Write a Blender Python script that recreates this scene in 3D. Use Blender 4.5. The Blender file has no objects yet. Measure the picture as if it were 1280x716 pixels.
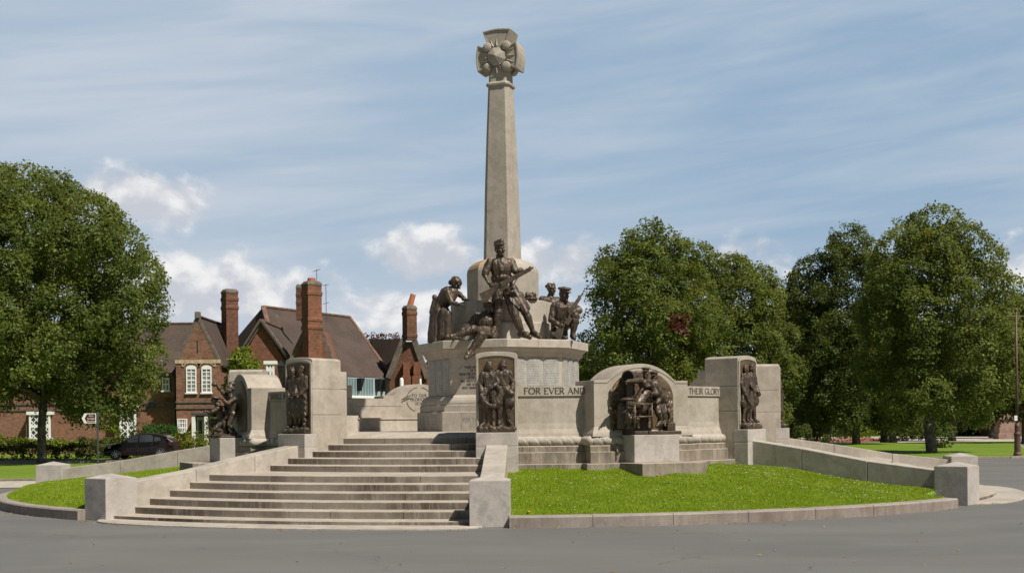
import bpy, bmesh, math, random
import numpy as np
from mathutils import Vector, Matrix, noise as mnoise, Euler

R_ = math.radians
rng = np.random.default_rng(7)
random.seed(7)
SC = bpy.context.scene
COL = SC.collection

# ------------------------------------------------------------------ camera
FPX, CD, HY, CX0, EYE, ROLL = 1606.2, 32.472, 530.84, 0.231, 1.65, 0.0100
cam_d = bpy.data.cameras.new('camera')
cam = bpy.data.objects.new('camera', cam_d)
COL.objects.link(cam)
cam.location = (CX0, -CD, EYE)
cam.rotation_euler = (math.pi / 2, ROLL, 0)
cam_d.sensor_width = 36.0
cam_d.lens = 36.0 * FPX / 1280.0
_oy = HY - 358
cam_d.shift_x = -(_oy * math.sin(ROLL)) / 1280.0
cam_d.shift_y = (_oy * math.cos(ROLL)) / 1280.0
cam_d.clip_start = 0.1
cam_d.clip_end = 6000
SC.camera = cam

# ------------------------------------------------------------------ sun, sky, exposure
SUN_AZ, SUN_EL = R_(47), R_(53)          # azimuth from -Y (towards the viewer) round to +X
to_sun = Vector((math.sin(SUN_AZ) * math.cos(SUN_EL), -math.cos(SUN_AZ) * math.cos(SUN_EL), math.sin(SUN_EL)))
sd = bpy.data.lights.new('sun', 'SUN')
sd.energy = 5.0
sd.angle = R_(0.53)
sd.color = (1.0, 0.945, 0.86)
sun = bpy.data.objects.new('sun', sd)
COL.objects.link(sun)
sun.location = (20, -20, 40)
sun.rotation_euler = to_sun.to_track_quat('Z', 'Y').to_euler()
SC.view_settings.view_transform = 'Standard'
SC.view_settings.look = 'None'
SC.view_settings.exposure = 0.22
SC.view_settings.gamma = 1.0
SC.view_settings.use_curve_mapping = False
SC.cycles.max_bounces = 5
SC.cycles.diffuse_bounces = 3
SC.cycles.glossy_bounces = 2
SC.cycles.transmission_bounces = 3
SC.cycles.transparent_max_bounces = 6


class NT:
    """small node-building helper"""
    def __init__(self, tree):
        self.t = tree
        self.t.nodes.clear()

    def n(self, typ, **kw):
        nd = self.t.nodes.new(typ)
        for k, v in kw.items():
            setattr(nd, k, v)
        return nd

    def l(self, a, b):
        self.t.links.new(a, b)

    def setin(self, sock, v):
        if isinstance(v, bpy.types.NodeSocket):
            self.l(v, sock)
        else:
            sock.default_value = v

    def math(self, op, a, b=0.0, clamp=False):
        nd = self.n('ShaderNodeMath', operation=op, use_clamp=clamp)
        self.setin(nd.inputs[0], a)
        self.setin(nd.inputs[1], b)
        return nd.outputs[0]

    def mapr(self, v, a, b, c=0.0, d=1.0, smooth=True):
        nd = self.n('ShaderNodeMapRange')
        if smooth:
            nd.interpolation_type = 'SMOOTHSTEP'
        self.setin(nd.inputs['Value'], v)
        for k, val in (('From Min', a), ('From Max', b), ('To Min', c), ('To Max', d)):
            nd.inputs[k].default_value = val
        return nd.outputs['Result']

    def noise(self, vec, scale, detail=4, rough=0.55, dist=0.0):
        nd = self.n('ShaderNodeTexNoise')
        self.l(vec, nd.inputs['Vector'])
        nd.inputs['Scale'].default_value = scale
        nd.inputs['Detail'].default_value = detail
        nd.inputs['Roughness'].default_value = rough
        nd.inputs['Distortion'].default_value = dist
        return nd.outputs['Fac']

    def scalev(self, vec, s):
        nd = self.n('ShaderNodeMapping')
        self.l(vec, nd.inputs['Vector'])
        nd.inputs['Scale'].default_value = s
        return nd.outputs['Vector']

    def mix(self, f, a, b, blend='MIX'):
        nd = self.n('ShaderNodeMix', data_type='RGBA', blend_type=blend)
        self.setin(nd.inputs['Factor'], f)
        ca, cb = [s for s in nd.inputs if s.type == 'RGBA']
        for s, v in ((ca, a), (cb, b)):
            if isinstance(v, bpy.types.NodeSocket):
                self.l(v, s)
            else:
                s.default_value = (v[0], v[1], v[2], 1)
        return [s for s in nd.outputs if s.type == 'RGBA'][0]

    def comb(self, x, y, z):
        nd = self.n('ShaderNodeCombineXYZ')
        for i, v in enumerate((x, y, z)):
            self.setin(nd.inputs[i], v)
        return nd.outputs[0]

    def sep(self, v):
        nd = self.n('ShaderNodeSeparateXYZ')
        self.l(v, nd.inputs[0])
        return nd.outputs


def build_world():
    w = bpy.data.worlds.new('World')
    SC.world = w
    w.use_nodes = True
    N = NT(w.node_tree)
    out = N.n('ShaderNodeOutputWorld')
    bg = N.n('ShaderNodeBackground')
    bg.inputs['Strength'].default_value = 0.10
    N.l(bg.outputs[0], out.inputs['Surface'])
    sky = N.n('ShaderNodeTexSky', sky_type='NISHITA')
    sky.sun_disc = False
    sky.sun_elevation = SUN_EL
    # sky azimuth: rotation 0 is +Y, growing towards +X
    sky.sun_rotation = math.pi - SUN_AZ
    sky.air_density = 1.0
    sky.dust_density = 1.1
    sky.ozone_density = 1.5
    tc = N.n('ShaderNodeTexCoord')
    x, y, z = N.sep(tc.outputs['Generated'])
    az = N.math('ARCTAN2', x, y)
    hyp = N.math('SQRT', N.math('ADD', N.math('MULTIPLY', x, x), N.math('MULTIPLY', y, y)))
    el = N.math('ARCTAN2', z, hyp)
    # soft veil of cirrus: long streaks, slightly tilted
    el_t = N.math('ADD', el, N.math('MULTIPLY', az, -0.10))
    cv = N.comb(az, N.math('MULTIPLY', el_t, 6.5), 0.0)
    c1 = N.noise(cv, 3.2, 6, 0.58, 0.6)
    cv2 = N.comb(N.math('ADD', az, 4.0), N.math('MULTIPLY', el_t, 11.0), 0.4)
    c2 = N.noise(cv2, 4.2, 6, 0.55, 0.6)
    ci = N.math('ADD', N.math('MULTIPLY', c1, 0.65), N.math('MULTIPLY', c2, 0.35))
    veil = N.mapr(ci, 0.34, 0.70, 0.10, 0.58)
    # one long bright streak on the right
    sx = N.math('SUBTRACT', el, N.math('ADD', N.math('MULTIPLY', az, 0.13), 0.178))
    wig = N.math('MULTIPLY', N.math('SUBTRACT', c2, 0.5), 0.03)
    sx = N.math('ABSOLUTE', N.math('ADD', sx, wig))
    streak = N.math('MULTIPLY', N.mapr(sx, 0.0, 0.02, 1.0, 0.0), N.mapr(az, -0.05, 0.4, 0.0, 0.42))
    veil = N.math('MAXIMUM', veil, streak)
    # cumulus heaps low over the horizon
    av = N.comb(az, N.math('MULTIPLY', el, 1.35), 0.3)
    f1 = N.noise(av, 17.0, 7, 0.55, 0.25)
    f1b = N.noise(N.comb(az, N.math('ADD', N.math('MULTIPLY', el, 1.35), 0.016), 0.3), 17.0, 7, 0.55, 0.25)
    blobs = None
    for (ca, ce, sa, se, amp) in ((-0.285, 0.165, 0.060, 0.024, 0.54), (-0.20, 0.100, 0.13, 0.032, 0.46), (-0.062, 0.128, 0.050, 0.022, 0.58),
                                  (0.035, 0.120, 0.045, 0.020, 0.55), (-0.05, 0.088, 0.13, 0.022, 0.50), (0.19, 0.118, 0.035, 0.022, 0.50),
                                  (0.392, 0.112, 0.04, 0.022, 0.52), (-0.37, 0.06, 0.2, 0.03, 0.35), (0.9, 0.12, 0.25, 0.04, 0.4),
                                  (-1.0, 0.13, 0.3, 0.05, 0.4), (2.4, 0.2, 0.5, 0.07, 0.4), (-2.3, 0.16, 0.5, 0.06, 0.4)):
        da = N.math('DIVIDE', N.math('SUBTRACT', az, ca), sa)
        de = N.math('DIVIDE', N.math('SUBTRACT', el, ce), se)
        d2 = N.math('ADD', N.math('MULTIPLY', da, da), N.math('MULTIPLY', de, de))
        g = N.math('MULTIPLY', N.math('POWER', 2.718, N.math('MULTIPLY', d2, -0.5)), amp)
        blobs = g if blobs is None else N.math('MAXIMUM', blobs, g)
    dens = N.math('ADD', f1, blobs)
    cum = N.mapr(dens, 0.78, 0.99, 0.0, 0.92)
    lit = N.mapr(N.math('SUBTRACT', f1, f1b), -0.10, 0.14, 0.0, 1.0)
    s = sky.outputs[0]
    # veil and paling thinned above, to the sides and behind, cutting fill light
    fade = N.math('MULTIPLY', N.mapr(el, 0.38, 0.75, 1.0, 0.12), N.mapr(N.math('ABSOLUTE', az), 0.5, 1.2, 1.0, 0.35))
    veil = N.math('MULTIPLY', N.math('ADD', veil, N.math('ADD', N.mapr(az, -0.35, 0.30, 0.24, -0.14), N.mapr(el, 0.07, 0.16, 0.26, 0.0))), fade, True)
    # aerosol paling
    veilcol = (5.3, 5.7, 6.25)
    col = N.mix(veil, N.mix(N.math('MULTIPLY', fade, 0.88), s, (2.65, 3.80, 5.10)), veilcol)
    ccol = N.mix(lit, (4.9, 5.1, 5.6), (7.9, 7.8, 7.7))
    col = N.mix(cum, col, ccol)
    sky_dim = N.math('MULTIPLY', N.mapr(el, 0.36, 0.60, 1.0, 0.30), N.mapr(N.math('ABSOLUTE', az), 0.55, 1.3, 1.0, 0.62))  # sky darkened overhead and out of view to cut fill light
    col = N.mix(1.0, col, N.comb(sky_dim, sky_dim, sky_dim), 'MULTIPLY')
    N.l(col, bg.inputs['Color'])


build_world()

# ------------------------------------------------------------------ photograph <-> ground measurements
_cr, _sr = math.cos(ROLL), math.sin(ROLL)


def W(x, y, d):
    """point seen at photo position x, y when it stands d metres from the viewer"""
    a, b = x - 640.0, y - 358.0
    a, b = a * _cr - b * _sr, a * _sr + b * _cr
    return Vector((CX0 + a * d / FPX, d - CD, EYE - (b - _oy) * d / FPX))


def FR(x, y, ang, r):
    """(offset, height) of photo position x, y on the vertical plane at distance r from the cross, facing angle ang"""
    p = math.radians(ang)
    a, b = x - 640.0, y - 358.0
    a, b = a * _cr - b * _sr, a * _sr + b * _cr
    d = (r - CX0 * math.sin(p) - CD * math.cos(p)) / (a / FPX * math.sin(p) - math.cos(p))
    X, Y = CX0 + a * d / FPX, d - CD
    return X * math.cos(p) + Y * math.sin(p), EYE - (b - _oy) * d / FPX


# ------------------------------------------------------------------ materials
MATS = {}


def mat(name, rough=0.8, metallic=0.0, spec=0.35):
    m = bpy.data.materials.new(name)
    m.use_nodes = True
    N = NT(m.node_tree)
    out = N.n('ShaderNodeOutputMaterial')
    b = N.n('ShaderNodeBsdfPrincipled')
    b.inputs['Roughness'].default_value = rough
    b.inputs['Metallic'].default_value = metallic
    b.inputs['Specular IOR Level'].default_value = spec
    N.l(b.outputs[0], out.inputs['Surface'])
    MATS[name] = m
    return m, N, b, out


def bump(N, b, h, strength, dist=0.02):
    bp = N.n('ShaderNodeBump')
    bp.inputs['Strength'].default_value = strength
    bp.inputs['Distance'].default_value = dist
    N.l(h, bp.inputs['Height'])
    N.l(bp.outputs[0], b.inputs['Normal'])


def stone(name, c1, c2, stain=0.35, streak_col=(0.10, 0.09, 0.07), rough=0.82, fine=0.25, patch=0.0, lo=0.42, dirt=0.0):
    c1 = (c1[0], c1[1] * 0.962, c1[2] * 0.985)
    c2 = (c2[0], c2[1] * 0.962, c2[2] * 0.985)
    m, N, b, out = mat(name, rough, spec=0.3)
    g = N.n('ShaderNodeNewGeometry')
    pos = g.outputs['Position']
    nx, ny, nz = N.sep(g.outputs['True Normal'])
    big = N.noise(pos, 0.9, 4, 0.6, 0.4)
    mid = N.noise(pos, 4.5, 5, 0.65)
    sp = N.noise(pos, 55.0, 3, 0.7)
    col = N.mix(N.mapr(big, 0.3, 0.7), c1, c2)
    col = N.mix(N.mapr(mid, 0.38, 0.72, 0, 0.5), col, tuple(v * 0.70 for v in c1))
    bl = N.noise(pos, 1.9, 6, 0.72, 1.2)
    col = N.mix(N.mapr(bl, 0.50, 0.66, 0, 0.30), col, tuple(v * 0.55 for v in c1))
    col = N.mix(N.mapr(bl, 0.30, 0.44, 0.30, 0), col, tuple(min(0.62, v * 1.18) for v in c2))
    col = N.mix(N.math('MULTIPLY', N.mapr(sp, 0.45, 0.72), fine), col, tuple(v * 0.5 for v in c1))
    # rain streaks on upright faces
    st = N.math('ADD', N.math('MULTIPLY', N.noise(N.scalev(pos, (12.0, 12.0, 0.9)), 1.0, 5, 0.75, 0.6), 0.55), N.math('MULTIPLY', N.noise(N.scalev(pos, (3.0, 3.0, 1.1)), 1.0, 5, 0.7, 0.5), 0.45))
    broad = N.noise(pos, 0.55, 3, 0.5)
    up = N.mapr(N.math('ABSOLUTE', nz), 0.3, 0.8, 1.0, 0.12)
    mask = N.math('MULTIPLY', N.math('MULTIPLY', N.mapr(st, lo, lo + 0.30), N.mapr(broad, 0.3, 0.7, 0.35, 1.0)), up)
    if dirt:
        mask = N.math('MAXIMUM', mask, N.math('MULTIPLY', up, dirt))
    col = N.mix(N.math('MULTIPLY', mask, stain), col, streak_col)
    if patch:
        pm = N.mapr(N.noise(pos, 2.1, 6, 0.7, 1.0), 0.56, 0.68)
        col = N.mix(N.math('MULTIPLY', pm, patch), col, (0.13, 0.12, 0.095))
    N.l(col, b.inputs['Base Color'])
    h = N.math('ADD', N.math('MULTIPLY', sp, 0.4), mid)
    bump(N, b, h, 0.35, 0.02)
    return m


M_ST = stone('granite', (0.42, 0.385, 0.305), (0.50, 0.462, 0.38), 0.35, patch=0.12)
M_WALL = stone('parapet_stone', (0.36, 0.325, 0.255), (0.46, 0.42, 0.34), 0.24, patch=0.2)
M_PLINTH = stone('stained_plinth_stone', (0.33, 0.285, 0.215), (0.42, 0.37, 0.285), 0.9, (0.085, 0.07, 0.052), patch=0.4, lo=0.32, dirt=0.18)
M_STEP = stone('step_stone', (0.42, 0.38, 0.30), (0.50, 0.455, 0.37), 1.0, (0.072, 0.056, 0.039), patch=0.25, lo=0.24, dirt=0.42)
M_PIER = stone('pier_stone', (0.39, 0.365, 0.315), (0.48, 0.45, 0.395), 0.16, patch=0.28)
M_CHEEK = stone('cheek_stone', (0.37, 0.34, 0.28), (0.47, 0.435, 0.36), 0.15, patch=0.2)
M_KERB = stone('kerb_stone', (0.29, 0.262, 0.215), (0.36, 0.33, 0.275), 0.75, (0.13, 0.085, 0.07), patch=0.35, lo=0.30)
M_SHAFT = stone('shaft_stone', (0.355, 0.322, 0.258), (0.425, 0.39, 0.318), 0.25, patch=0.08)
M_TORUS = stone('carved_torus_stone', (0.38, 0.35, 0.285), (0.47, 0.44, 0.365), 0.4, patch=0.3)


def simple(name, c, rough=0.6, metallic=0.0, spec=0.4, var=0.25, scale=6.0, bumps=0.0):
    m, N, b, out = mat(name, rough, metallic, spec)
    g = N.n('ShaderNodeNewGeometry')
    f = N.noise(g.outputs['Position'], scale, 4, 0.6)
    lo = tuple(v * (1 - var) for v in c)
    hi = tuple(min(1, v * (1 + var)) for v in c)
    N.l(N.mix(N.mapr(f, 0.3, 0.7), lo, hi), b.inputs['Base Color'])
    if bumps:
        bump(N, b, N.noise(g.outputs['Position'], scale * 4, 4, 0.6), bumps, 0.02)
    return m


def bronze_mat():
    m, N, b, out = mat('bronze', 0.42, 0.0, 0.6)
    g = N.n('ShaderNodeNewGeometry')
    pos = g.outputs['Position']
    f = N.noise(pos, 3.0, 5, 0.65)
    f2 = N.noise(pos, 24.0, 4, 0.6)
    col = N.mix(N.mapr(f, 0.3, 0.7), (0.046, 0.033, 0.022), (0.092, 0.064, 0.040))
    col = N.mix(N.mapr(f2, 0.5, 0.8, 0, 0.6), col, (0.165, 0.120, 0.078))
    col = N.mix(N.mapr(N.noise(pos, 5.5, 3, 0.5), 0.60, 0.75, 0, 0.3), col, (0.085, 0.10, 0.08))
    N.l(col, b.inputs['Base Color'])
    N.l(N.mapr(f2, 0.3, 0.7, 0.42, 0.62), b.inputs['Roughness'])
    b.inputs['Metallic'].default_value = 0.35
    bump(N, b, f2, 0.3, 0.012)
    return m


M_BZ = bronze_mat()
def bronze_light():
    m = M_BZ.copy()
    m.name = 'bronze_ground'
    for nd in m.node_tree.nodes:
        if nd.type == 'MIX':
            for q in nd.inputs:
                if q.type == 'RGBA' and not q.is_linked:
                    c = q.default_value
                    q.default_value = (c[0] * 1.75, c[1] * 1.6, c[2] * 1.35, 1)
    return m


M_BZL = bronze_light()
M_LET = simple('letter_infill', (0.06, 0.05, 0.042), 0.8, var=0.3, scale=20)
M_NAME = None


def name_plate_mat():
    """slate-grey plates with rows of tiny cut names"""
    m, N, b, out = mat('name_plate_stone', 0.6, spec=0.4)
    tc = N.n('ShaderNodeTexCoord')
    x, y, z = N.sep(tc.outputs['Object'])
    rows = N.math('FRACT', N.math('MULTIPLY', z, 24.0))
    row = N.math('MULTIPLY', N.mapr(rows, 0.25, 0.35), N.mapr(rows, 0.7, 0.8, 1.0, 0.0))
    let = N.noise(N.comb(N.math('MULTIPLY', x, 60.0), N.math('MULTIPLY', y, 60.0), N.math('FLOOR', N.math('MULTIPLY', z, 24.0))), 1.0, 2, 0.5)
    k = N.math('MULTIPLY', row, N.mapr(let, 0.44, 0.52))
    base = N.mix(N.mapr(N.noise(tc.outputs['Object'], 6.0, 4, 0.6), 0.3, 0.7), (0.30, 0.29, 0.26), (0.40, 0.385, 0.34))
    N.l(N.mix(N.math('MULTIPLY', k, 0.75), base, (0.10, 0.095, 0.085)), b.inputs['Base Color'])
    return m


M_NAME = name_plate_mat()
M_NAMEL = stone('name_plate_light', (0.44, 0.41, 0.34), (0.50, 0.46, 0.38), 0.3)


def asphalt():
    m, N, b, out = mat('asphalt', 0.85, spec=0.3)
    g = N.n('ShaderNodeNewGeometry')
    pos = g.outputs['Position']
    a = N.noise(N.scalev(pos, (0.22, 0.6, 1)), 1.0, 5, 0.6, 0.5)
    c = N.noise(pos, 90.0, 3, 0.75)
    e = N.noise(N.scalev(pos, (0.7, 3.0, 1)), 1.0, 5, 0.65)
    col = N.mix(N.mapr(a, 0.3, 0.7), (0.108, 0.106, 0.099), (0.140, 0.138, 0.129))
    col = N.mix(N.mapr(e, 0.55, 0.8, 0, 0.35), col, (0.105, 0.103, 0.098))
    col = N.mix(N.mapr(c, 0.35, 0.75, 0, 0.5), col, (0.20, 0.195, 0.18))
    cr_ = N.n('ShaderNodeTexVoronoi', feature='DISTANCE_TO_EDGE')
    cr_.inputs['Scale'].default_value = 0.22
    wv = N.n('ShaderNodeVectorMath', operation='ADD')
    N.l(pos, wv.inputs[0])
    N.l(N.scalev(N.comb(N.noise(pos, 1.2, 4, 0.6), N.noise(pos, 1.0, 4, 0.6), 0.0), (1.6, 1.6, 1)), wv.inputs[1])
    N.l(wv.outputs[0], cr_.inputs['Vector'])
    crk = N.math('MULTIPLY', N.mapr(cr_.outputs['Distance'], 0.0, 0.006, 1.0, 0.0), N.mapr(N.noise(pos, 0.35, 2, 0.5), 0.50, 0.60))
    col = N.mix(N.math('MULTIPLY', crk, 0.6), col, (0.05, 0.05, 0.048))
    pt = N.mapr(N.noise(pos, 0.16, 3, 0.5, 0.3), 0.52, 0.54, 0.0, 0.22)
    col = N.mix(pt, col, (0.10, 0.10, 0.097))
    sp = N.mapr(N.noise(pos, 220.0, 1, 0.5), 0.66, 0.74)
    col = N.mix(N.math('MULTIPLY', sp, 0.5), col, (0.36, 0.34, 0.30))
    N.l(col, b.inputs['Base Color'])
    bump(N, b, c, 0.4, 0.012)
    return m


M_ASPH = asphalt()
M_PATH = simple('footpath_concrete', (0.40, 0.36, 0.29), 0.9, var=0.18, scale=2.5)


def grass_mat(name, c1, c2, c3, scale=0.8):
    m, N, b, out = mat(name, 0.75, spec=0.25)
    g = N.n('ShaderNodeNewGeometry')
    pos = g.outputs['Position']
    f = N.noise(pos, scale, 5, 0.6)
    f2 = N.noise(pos, 14.0, 4, 0.7)
    col = N.mix(N.mapr(f, 0.35, 0.65), c1, c2)
    col = N.mix(N.mapr(f2, 0.4, 0.75, 0, 0.7), col, c3)
    N.l(col, b.inputs['Base Color'])
    bump(N, b, f2, 0.7, 0.05)
    return m


M_LAWN = grass_mat('lawn_soil_grass', (0.13, 0.21, 0.01), (0.17, 0.26, 0.014), (0.09, 0.15, 0.01))
M_FIELD = grass_mat('grass_ground', (0.12, 0.19, 0.014), (0.16, 0.235, 0.02), (0.08, 0.135, 0.012), 0.25)


def leaf_mat(name, c1, c2, c3, trans=0.35, rough=0.5):
    """per-leaf tint comes from the 'tint' attribute"""
    m, N, b, out = mat(name, rough, spec=0.18)
    at = N.n('ShaderNodeAttribute')
    at.attribute_name = 'tint'
    f = at.outputs['Fac']
    col = N.mix(N.mapr(f, 0.0, 0.55, smooth=False), c1, c2)
    col = N.mix(N.mapr(f, 0.6, 1.0, smooth=False), col, c3)
    N.l(col, b.inputs['Base Color'])
    tr = N.n('ShaderNodeBsdfTranslucent')
    N.l(N.mix(0.5, col, (c3[0] * 1.2, c3[1] * 1.2, c3[2] * 0.6)), tr.inputs['Color'])
    ms = N.n('ShaderNodeMixShader')
    ms.inputs[0].default_value = trans
    N.l(b.outputs[0], ms.inputs[1])
    N.l(tr.outputs[0], ms.inputs[2])
    N.l(ms.outputs[0], out.inputs['Surface'])
    return m


M_LEAF = leaf_mat('lime_leaf', (0.050, 0.076, 0.018), (0.122, 0.160, 0.036), (0.33, 0.34, 0.095), 0.44, 0.5)
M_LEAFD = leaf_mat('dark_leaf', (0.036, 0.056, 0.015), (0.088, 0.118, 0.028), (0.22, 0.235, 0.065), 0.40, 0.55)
M_LEAFR = leaf_mat('russet_leaf', (0.06, 0.018, 0.01), (0.11, 0.035, 0.02), (0.16, 0.07, 0.03), 0.25)
M_HEDGE = leaf_mat('hedge_leaf', (0.045, 0.060, 0.012), (0.08, 0.10, 0.022), (0.15, 0.15, 0.04), 0.25)
M_LIMEB = leaf_mat('yellow_green_leaf', (0.09, 0.13, 0.012), (0.17, 0.22, 0.022), (0.33, 0.36, 0.05), 0.3)
M_YEL = leaf_mat('yellow_flower_leaf', (0.05, 0.08, 0.012), (0.14, 0.16, 0.02), (0.55, 0.40, 0.03), 0.25)
M_GREENH = leaf_mat('clipped_green_leaf', (0.025, 0.07, 0.012), (0.04, 0.11, 0.018), (0.07, 0.15, 0.03), 0.25)
M_BLADE = leaf_mat('grass_blade', (0.20, 0.285, 0.016), (0.29, 0.395, 0.028), (0.42, 0.50, 0.085), 0.36, 0.75)
M_RED = leaf_mat('bedding_flower', (0.04, 0.07, 0.015), (0.35, 0.05, 0.03), (0.75, 0.09, 0.05), 0.2)
M_BARK = simple('bark', (0.105, 0.09, 0.072), 0.9, var=0.45, scale=5, bumps=0.8)


def brick(name, c1, c2, mortar, scale=1.0, soot=0.4):
    m, N, b, out = mat(name, 0.88, spec=0.2)
    g = N.n('ShaderNodeNewGeometry')
    pos = g.outputs['Position']
    x, y, z = N.sep(pos)
    nx, ny, nz = N.sep(g.outputs['True Normal'])
    side = N.math('GREATER_THAN', N.math('ABSOLUTE', nx), N.math('ABSOLUTE', ny))
    mx = N.n('ShaderNodeMix', data_type='FLOAT')
    N.l(side, mx.inputs[0])
    N.l(x, mx.inputs[2])
    N.l(y, mx.inputs[3])
    bt = N.n('ShaderNodeTexBrick')
    N.l(N.comb(mx.outputs[0], z, 0.0), bt.inputs['Vector'])
    bt.inputs['Color1'].default_value = (*c1, 1)
    bt.inputs['Color2'].default_value = (*c2, 1)
    bt.inputs['Mortar'].default_value = (*mortar, 1)
    bt.inputs['Scale'].default_value = scale
    bt.inputs['Mortar Size'].default_value = 0.012
    bt.inputs['Brick Width'].default_value = 0.23
    bt.inputs['Row Height'].default_value = 0.078
    f = N.noise(pos, 0.8, 5, 0.65)
    f2 = N.noise(N.scalev(pos, (3.5, 3.5, 7.5)), 1.0, 4, 0.8)
    col = N.mix(N.mapr(f, 0.4, 0.75, 0, soot), bt.outputs['Color'], (0.06, 0.045, 0.035))
    col = N.mix(N.mapr(f2, 0.48, 0.66, 0, 0.65), col, tuple(v * 0.42 for v in c1))
    col = N.mix(N.mapr(f2, 0.32, 0.45, 0.6, 0), col, (c2[0] * 1.5, c2[1] * 1.4, c2[2] * 1.2))
    N.l(col, b.inputs['Base Color'])
    bump(N, b, bt.outputs['Fac'], -0.3, 0.01)
    return m


M_BRICK = brick('brown_brick', (0.205, 0.088, 0.054), (0.285, 0.122, 0.070), (0.24, 0.18, 0.13))
M_BRICKO = brick('orange_brick', (0.20, 0.075, 0.042), (0.28, 0.10, 0.052), (0.16, 0.105, 0.075), soot=0.5)
M_BRICKD = brick('dark_chimney_brick', (0.135, 0.055, 0.036), (0.21, 0.085, 0.048), (0.12, 0.08, 0.055), soot=0.6)


def roof_mat():
    m, N, b, out = mat('brown_roof_tile', 0.85, spec=0.25)
    g = N.n('ShaderNodeNewGeometry')
    pos = g.outputs['Position']
    x, y, z = N.sep(pos)
    f = N.noise(pos, 0.7, 5, 0.65)
    rows = N.math('FRACT', N.math('MULTIPLY', z, 7.0))
    tile = N.noise(N.comb(N.math('MULTIPLY', N.math('ADD', x, y), 5.0), N.math('FLOOR', N.math('MULTIPLY', z, 7.0)), 0.0), 1.0, 1, 0.5)
    col = N.mix(N.mapr(f, 0.3, 0.7), (0.058, 0.042, 0.034), (0.092, 0.066, 0.053))
    col = N.mix(N.mapr(tile, 0.3, 0.7, 0, 0.5), col, (0.092, 0.066, 0.053))
    col = N.mix(N.mapr(rows, 0.0, 0.22, 0.55, 0.0), col, (0.026, 0.02, 0.017))
    li = N.mapr(N.noise(N.scalev(pos, (1.5, 1.5, 0.5)), 1.0, 5, 0.7), 0.60, 0.78, 0, 0.5)
    col = N.mix(li, col, (0.15, 0.14, 0.12))
    N.l(col, b.inputs['Base Color'])
    bump(N, b, rows, 0.4, 0.03)
    return m


M_ROOF = roof_mat()
M_RIDGE = simple('ridge_tile', (0.15, 0.085, 0.06), 0.85, var=0.35, scale=3)
M_WHITE = simple('white_paint', (0.80, 0.79, 0.76), 0.5, var=0.06)
M_BLUEW = simple('pale_render', (0.36, 0.41, 0.44), 0.7, var=0.08)
M_TEAL = simple('teal_paint', (0.13, 0.20, 0.21), 0.5, var=0.15)
M_CREAM = simple('cream_stone', (0.46, 0.36, 0.23), 0.85, var=0.25, scale=4)
M_BLACK = simple('black_iron', (0.014, 0.014, 0.015), 0.45, var=0.2)
M_MOUTH_SHADE = simple('mouth_shade_black', (0.006, 0.006, 0.006), 0.95, spec=0.05, var=0.1)
M_TERRA = simple('terracotta', (0.42, 0.15, 0.07), 0.8, var=0.2)
M_COPE = simple('coping_stone', (0.135, 0.11, 0.088), 0.9, var=0.3, scale=4)
M_GLASS = simple('window_glass', (0.035, 0.042, 0.05), 0.06, spec=0.9, var=0.3, scale=1.5)
M_SKYCURT = simple('sky_curtain_glass', (0.27, 0.28, 0.275), 0.12, spec=0.8, var=0.35, scale=2.5)  # pale pane colour stands for reflected sky and curtains
M_DOOR = simple('pale_door_paint', (0.45, 0.44, 0.40), 0.5, var=0.1)
M_CAR = simple('dark_maroon_car_paint', (0.014, 0.007, 0.010), 0.22, spec=0.5, var=0.1)
M_TYRE = simple('tyre_rubber', (0.018, 0.018, 0.018), 0.85, var=0.2)
M_RIM = simple('alloy_rim', (0.55, 0.55, 0.56), 0.3, 0.8, var=0.1)
M_RLAMP = simple('tail_lamp', (0.06, 0.008, 0.008), 0.2, var=0.1)
M_CLAMP = simple('head_lamp', (0.6, 0.6, 0.6), 0.1, var=0.05)
M_SIGNB = simple('sign_brown', (0.085, 0.018, 0.012), 0.4, var=0.05)
M_SIGNW = simple('sign_white', (0.78, 0.76, 0.74), 0.4, var=0.04)
M_GREY = simple('grey_post_paint', (0.055, 0.06, 0.062), 0.5, var=0.15)
M_LAMP = simple('brown_lamp_paint', (0.10, 0.055, 0.038), 0.5, var=0.25)
M_PINKW = simple('pink_sandstone', (0.30, 0.19, 0.15), 0.9, var=0.25, scale=3)
M_FALL = leaf_mat('fallen_leaf', (0.30, 0.14, 0.03), (0.45, 0.22, 0.04), (0.65, 0.42, 0.05), 0.15)
M_DAISY = simple('daisy_petal', (0.8, 0.8, 0.74), 0.6, var=0.05)
M_DAND = simple('dandelion_petal', (0.75, 0.48, 0.02), 0.6, var=0.1)


# ------------------------------------------------------------------ object helpers
def tag(o, label=None, cat=None, group=None, kind=None):
    if label:
        o['label'] = label
    if cat:
        o['category'] = cat
    if group:
        o['group'] = group
    if kind:
        o['kind'] = kind
    return o


def thing(name, label, cat, loc=(0, 0, 0), rz=0.0, group=None):
    o = bpy.data.objects.new(name, None)
    o.empty_display_size = 0.3
    COL.objects.link(o)
    o.location = loc
    o.rotation_euler = (0, 0, rz)
    return tag(o, label, cat, group)


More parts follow.
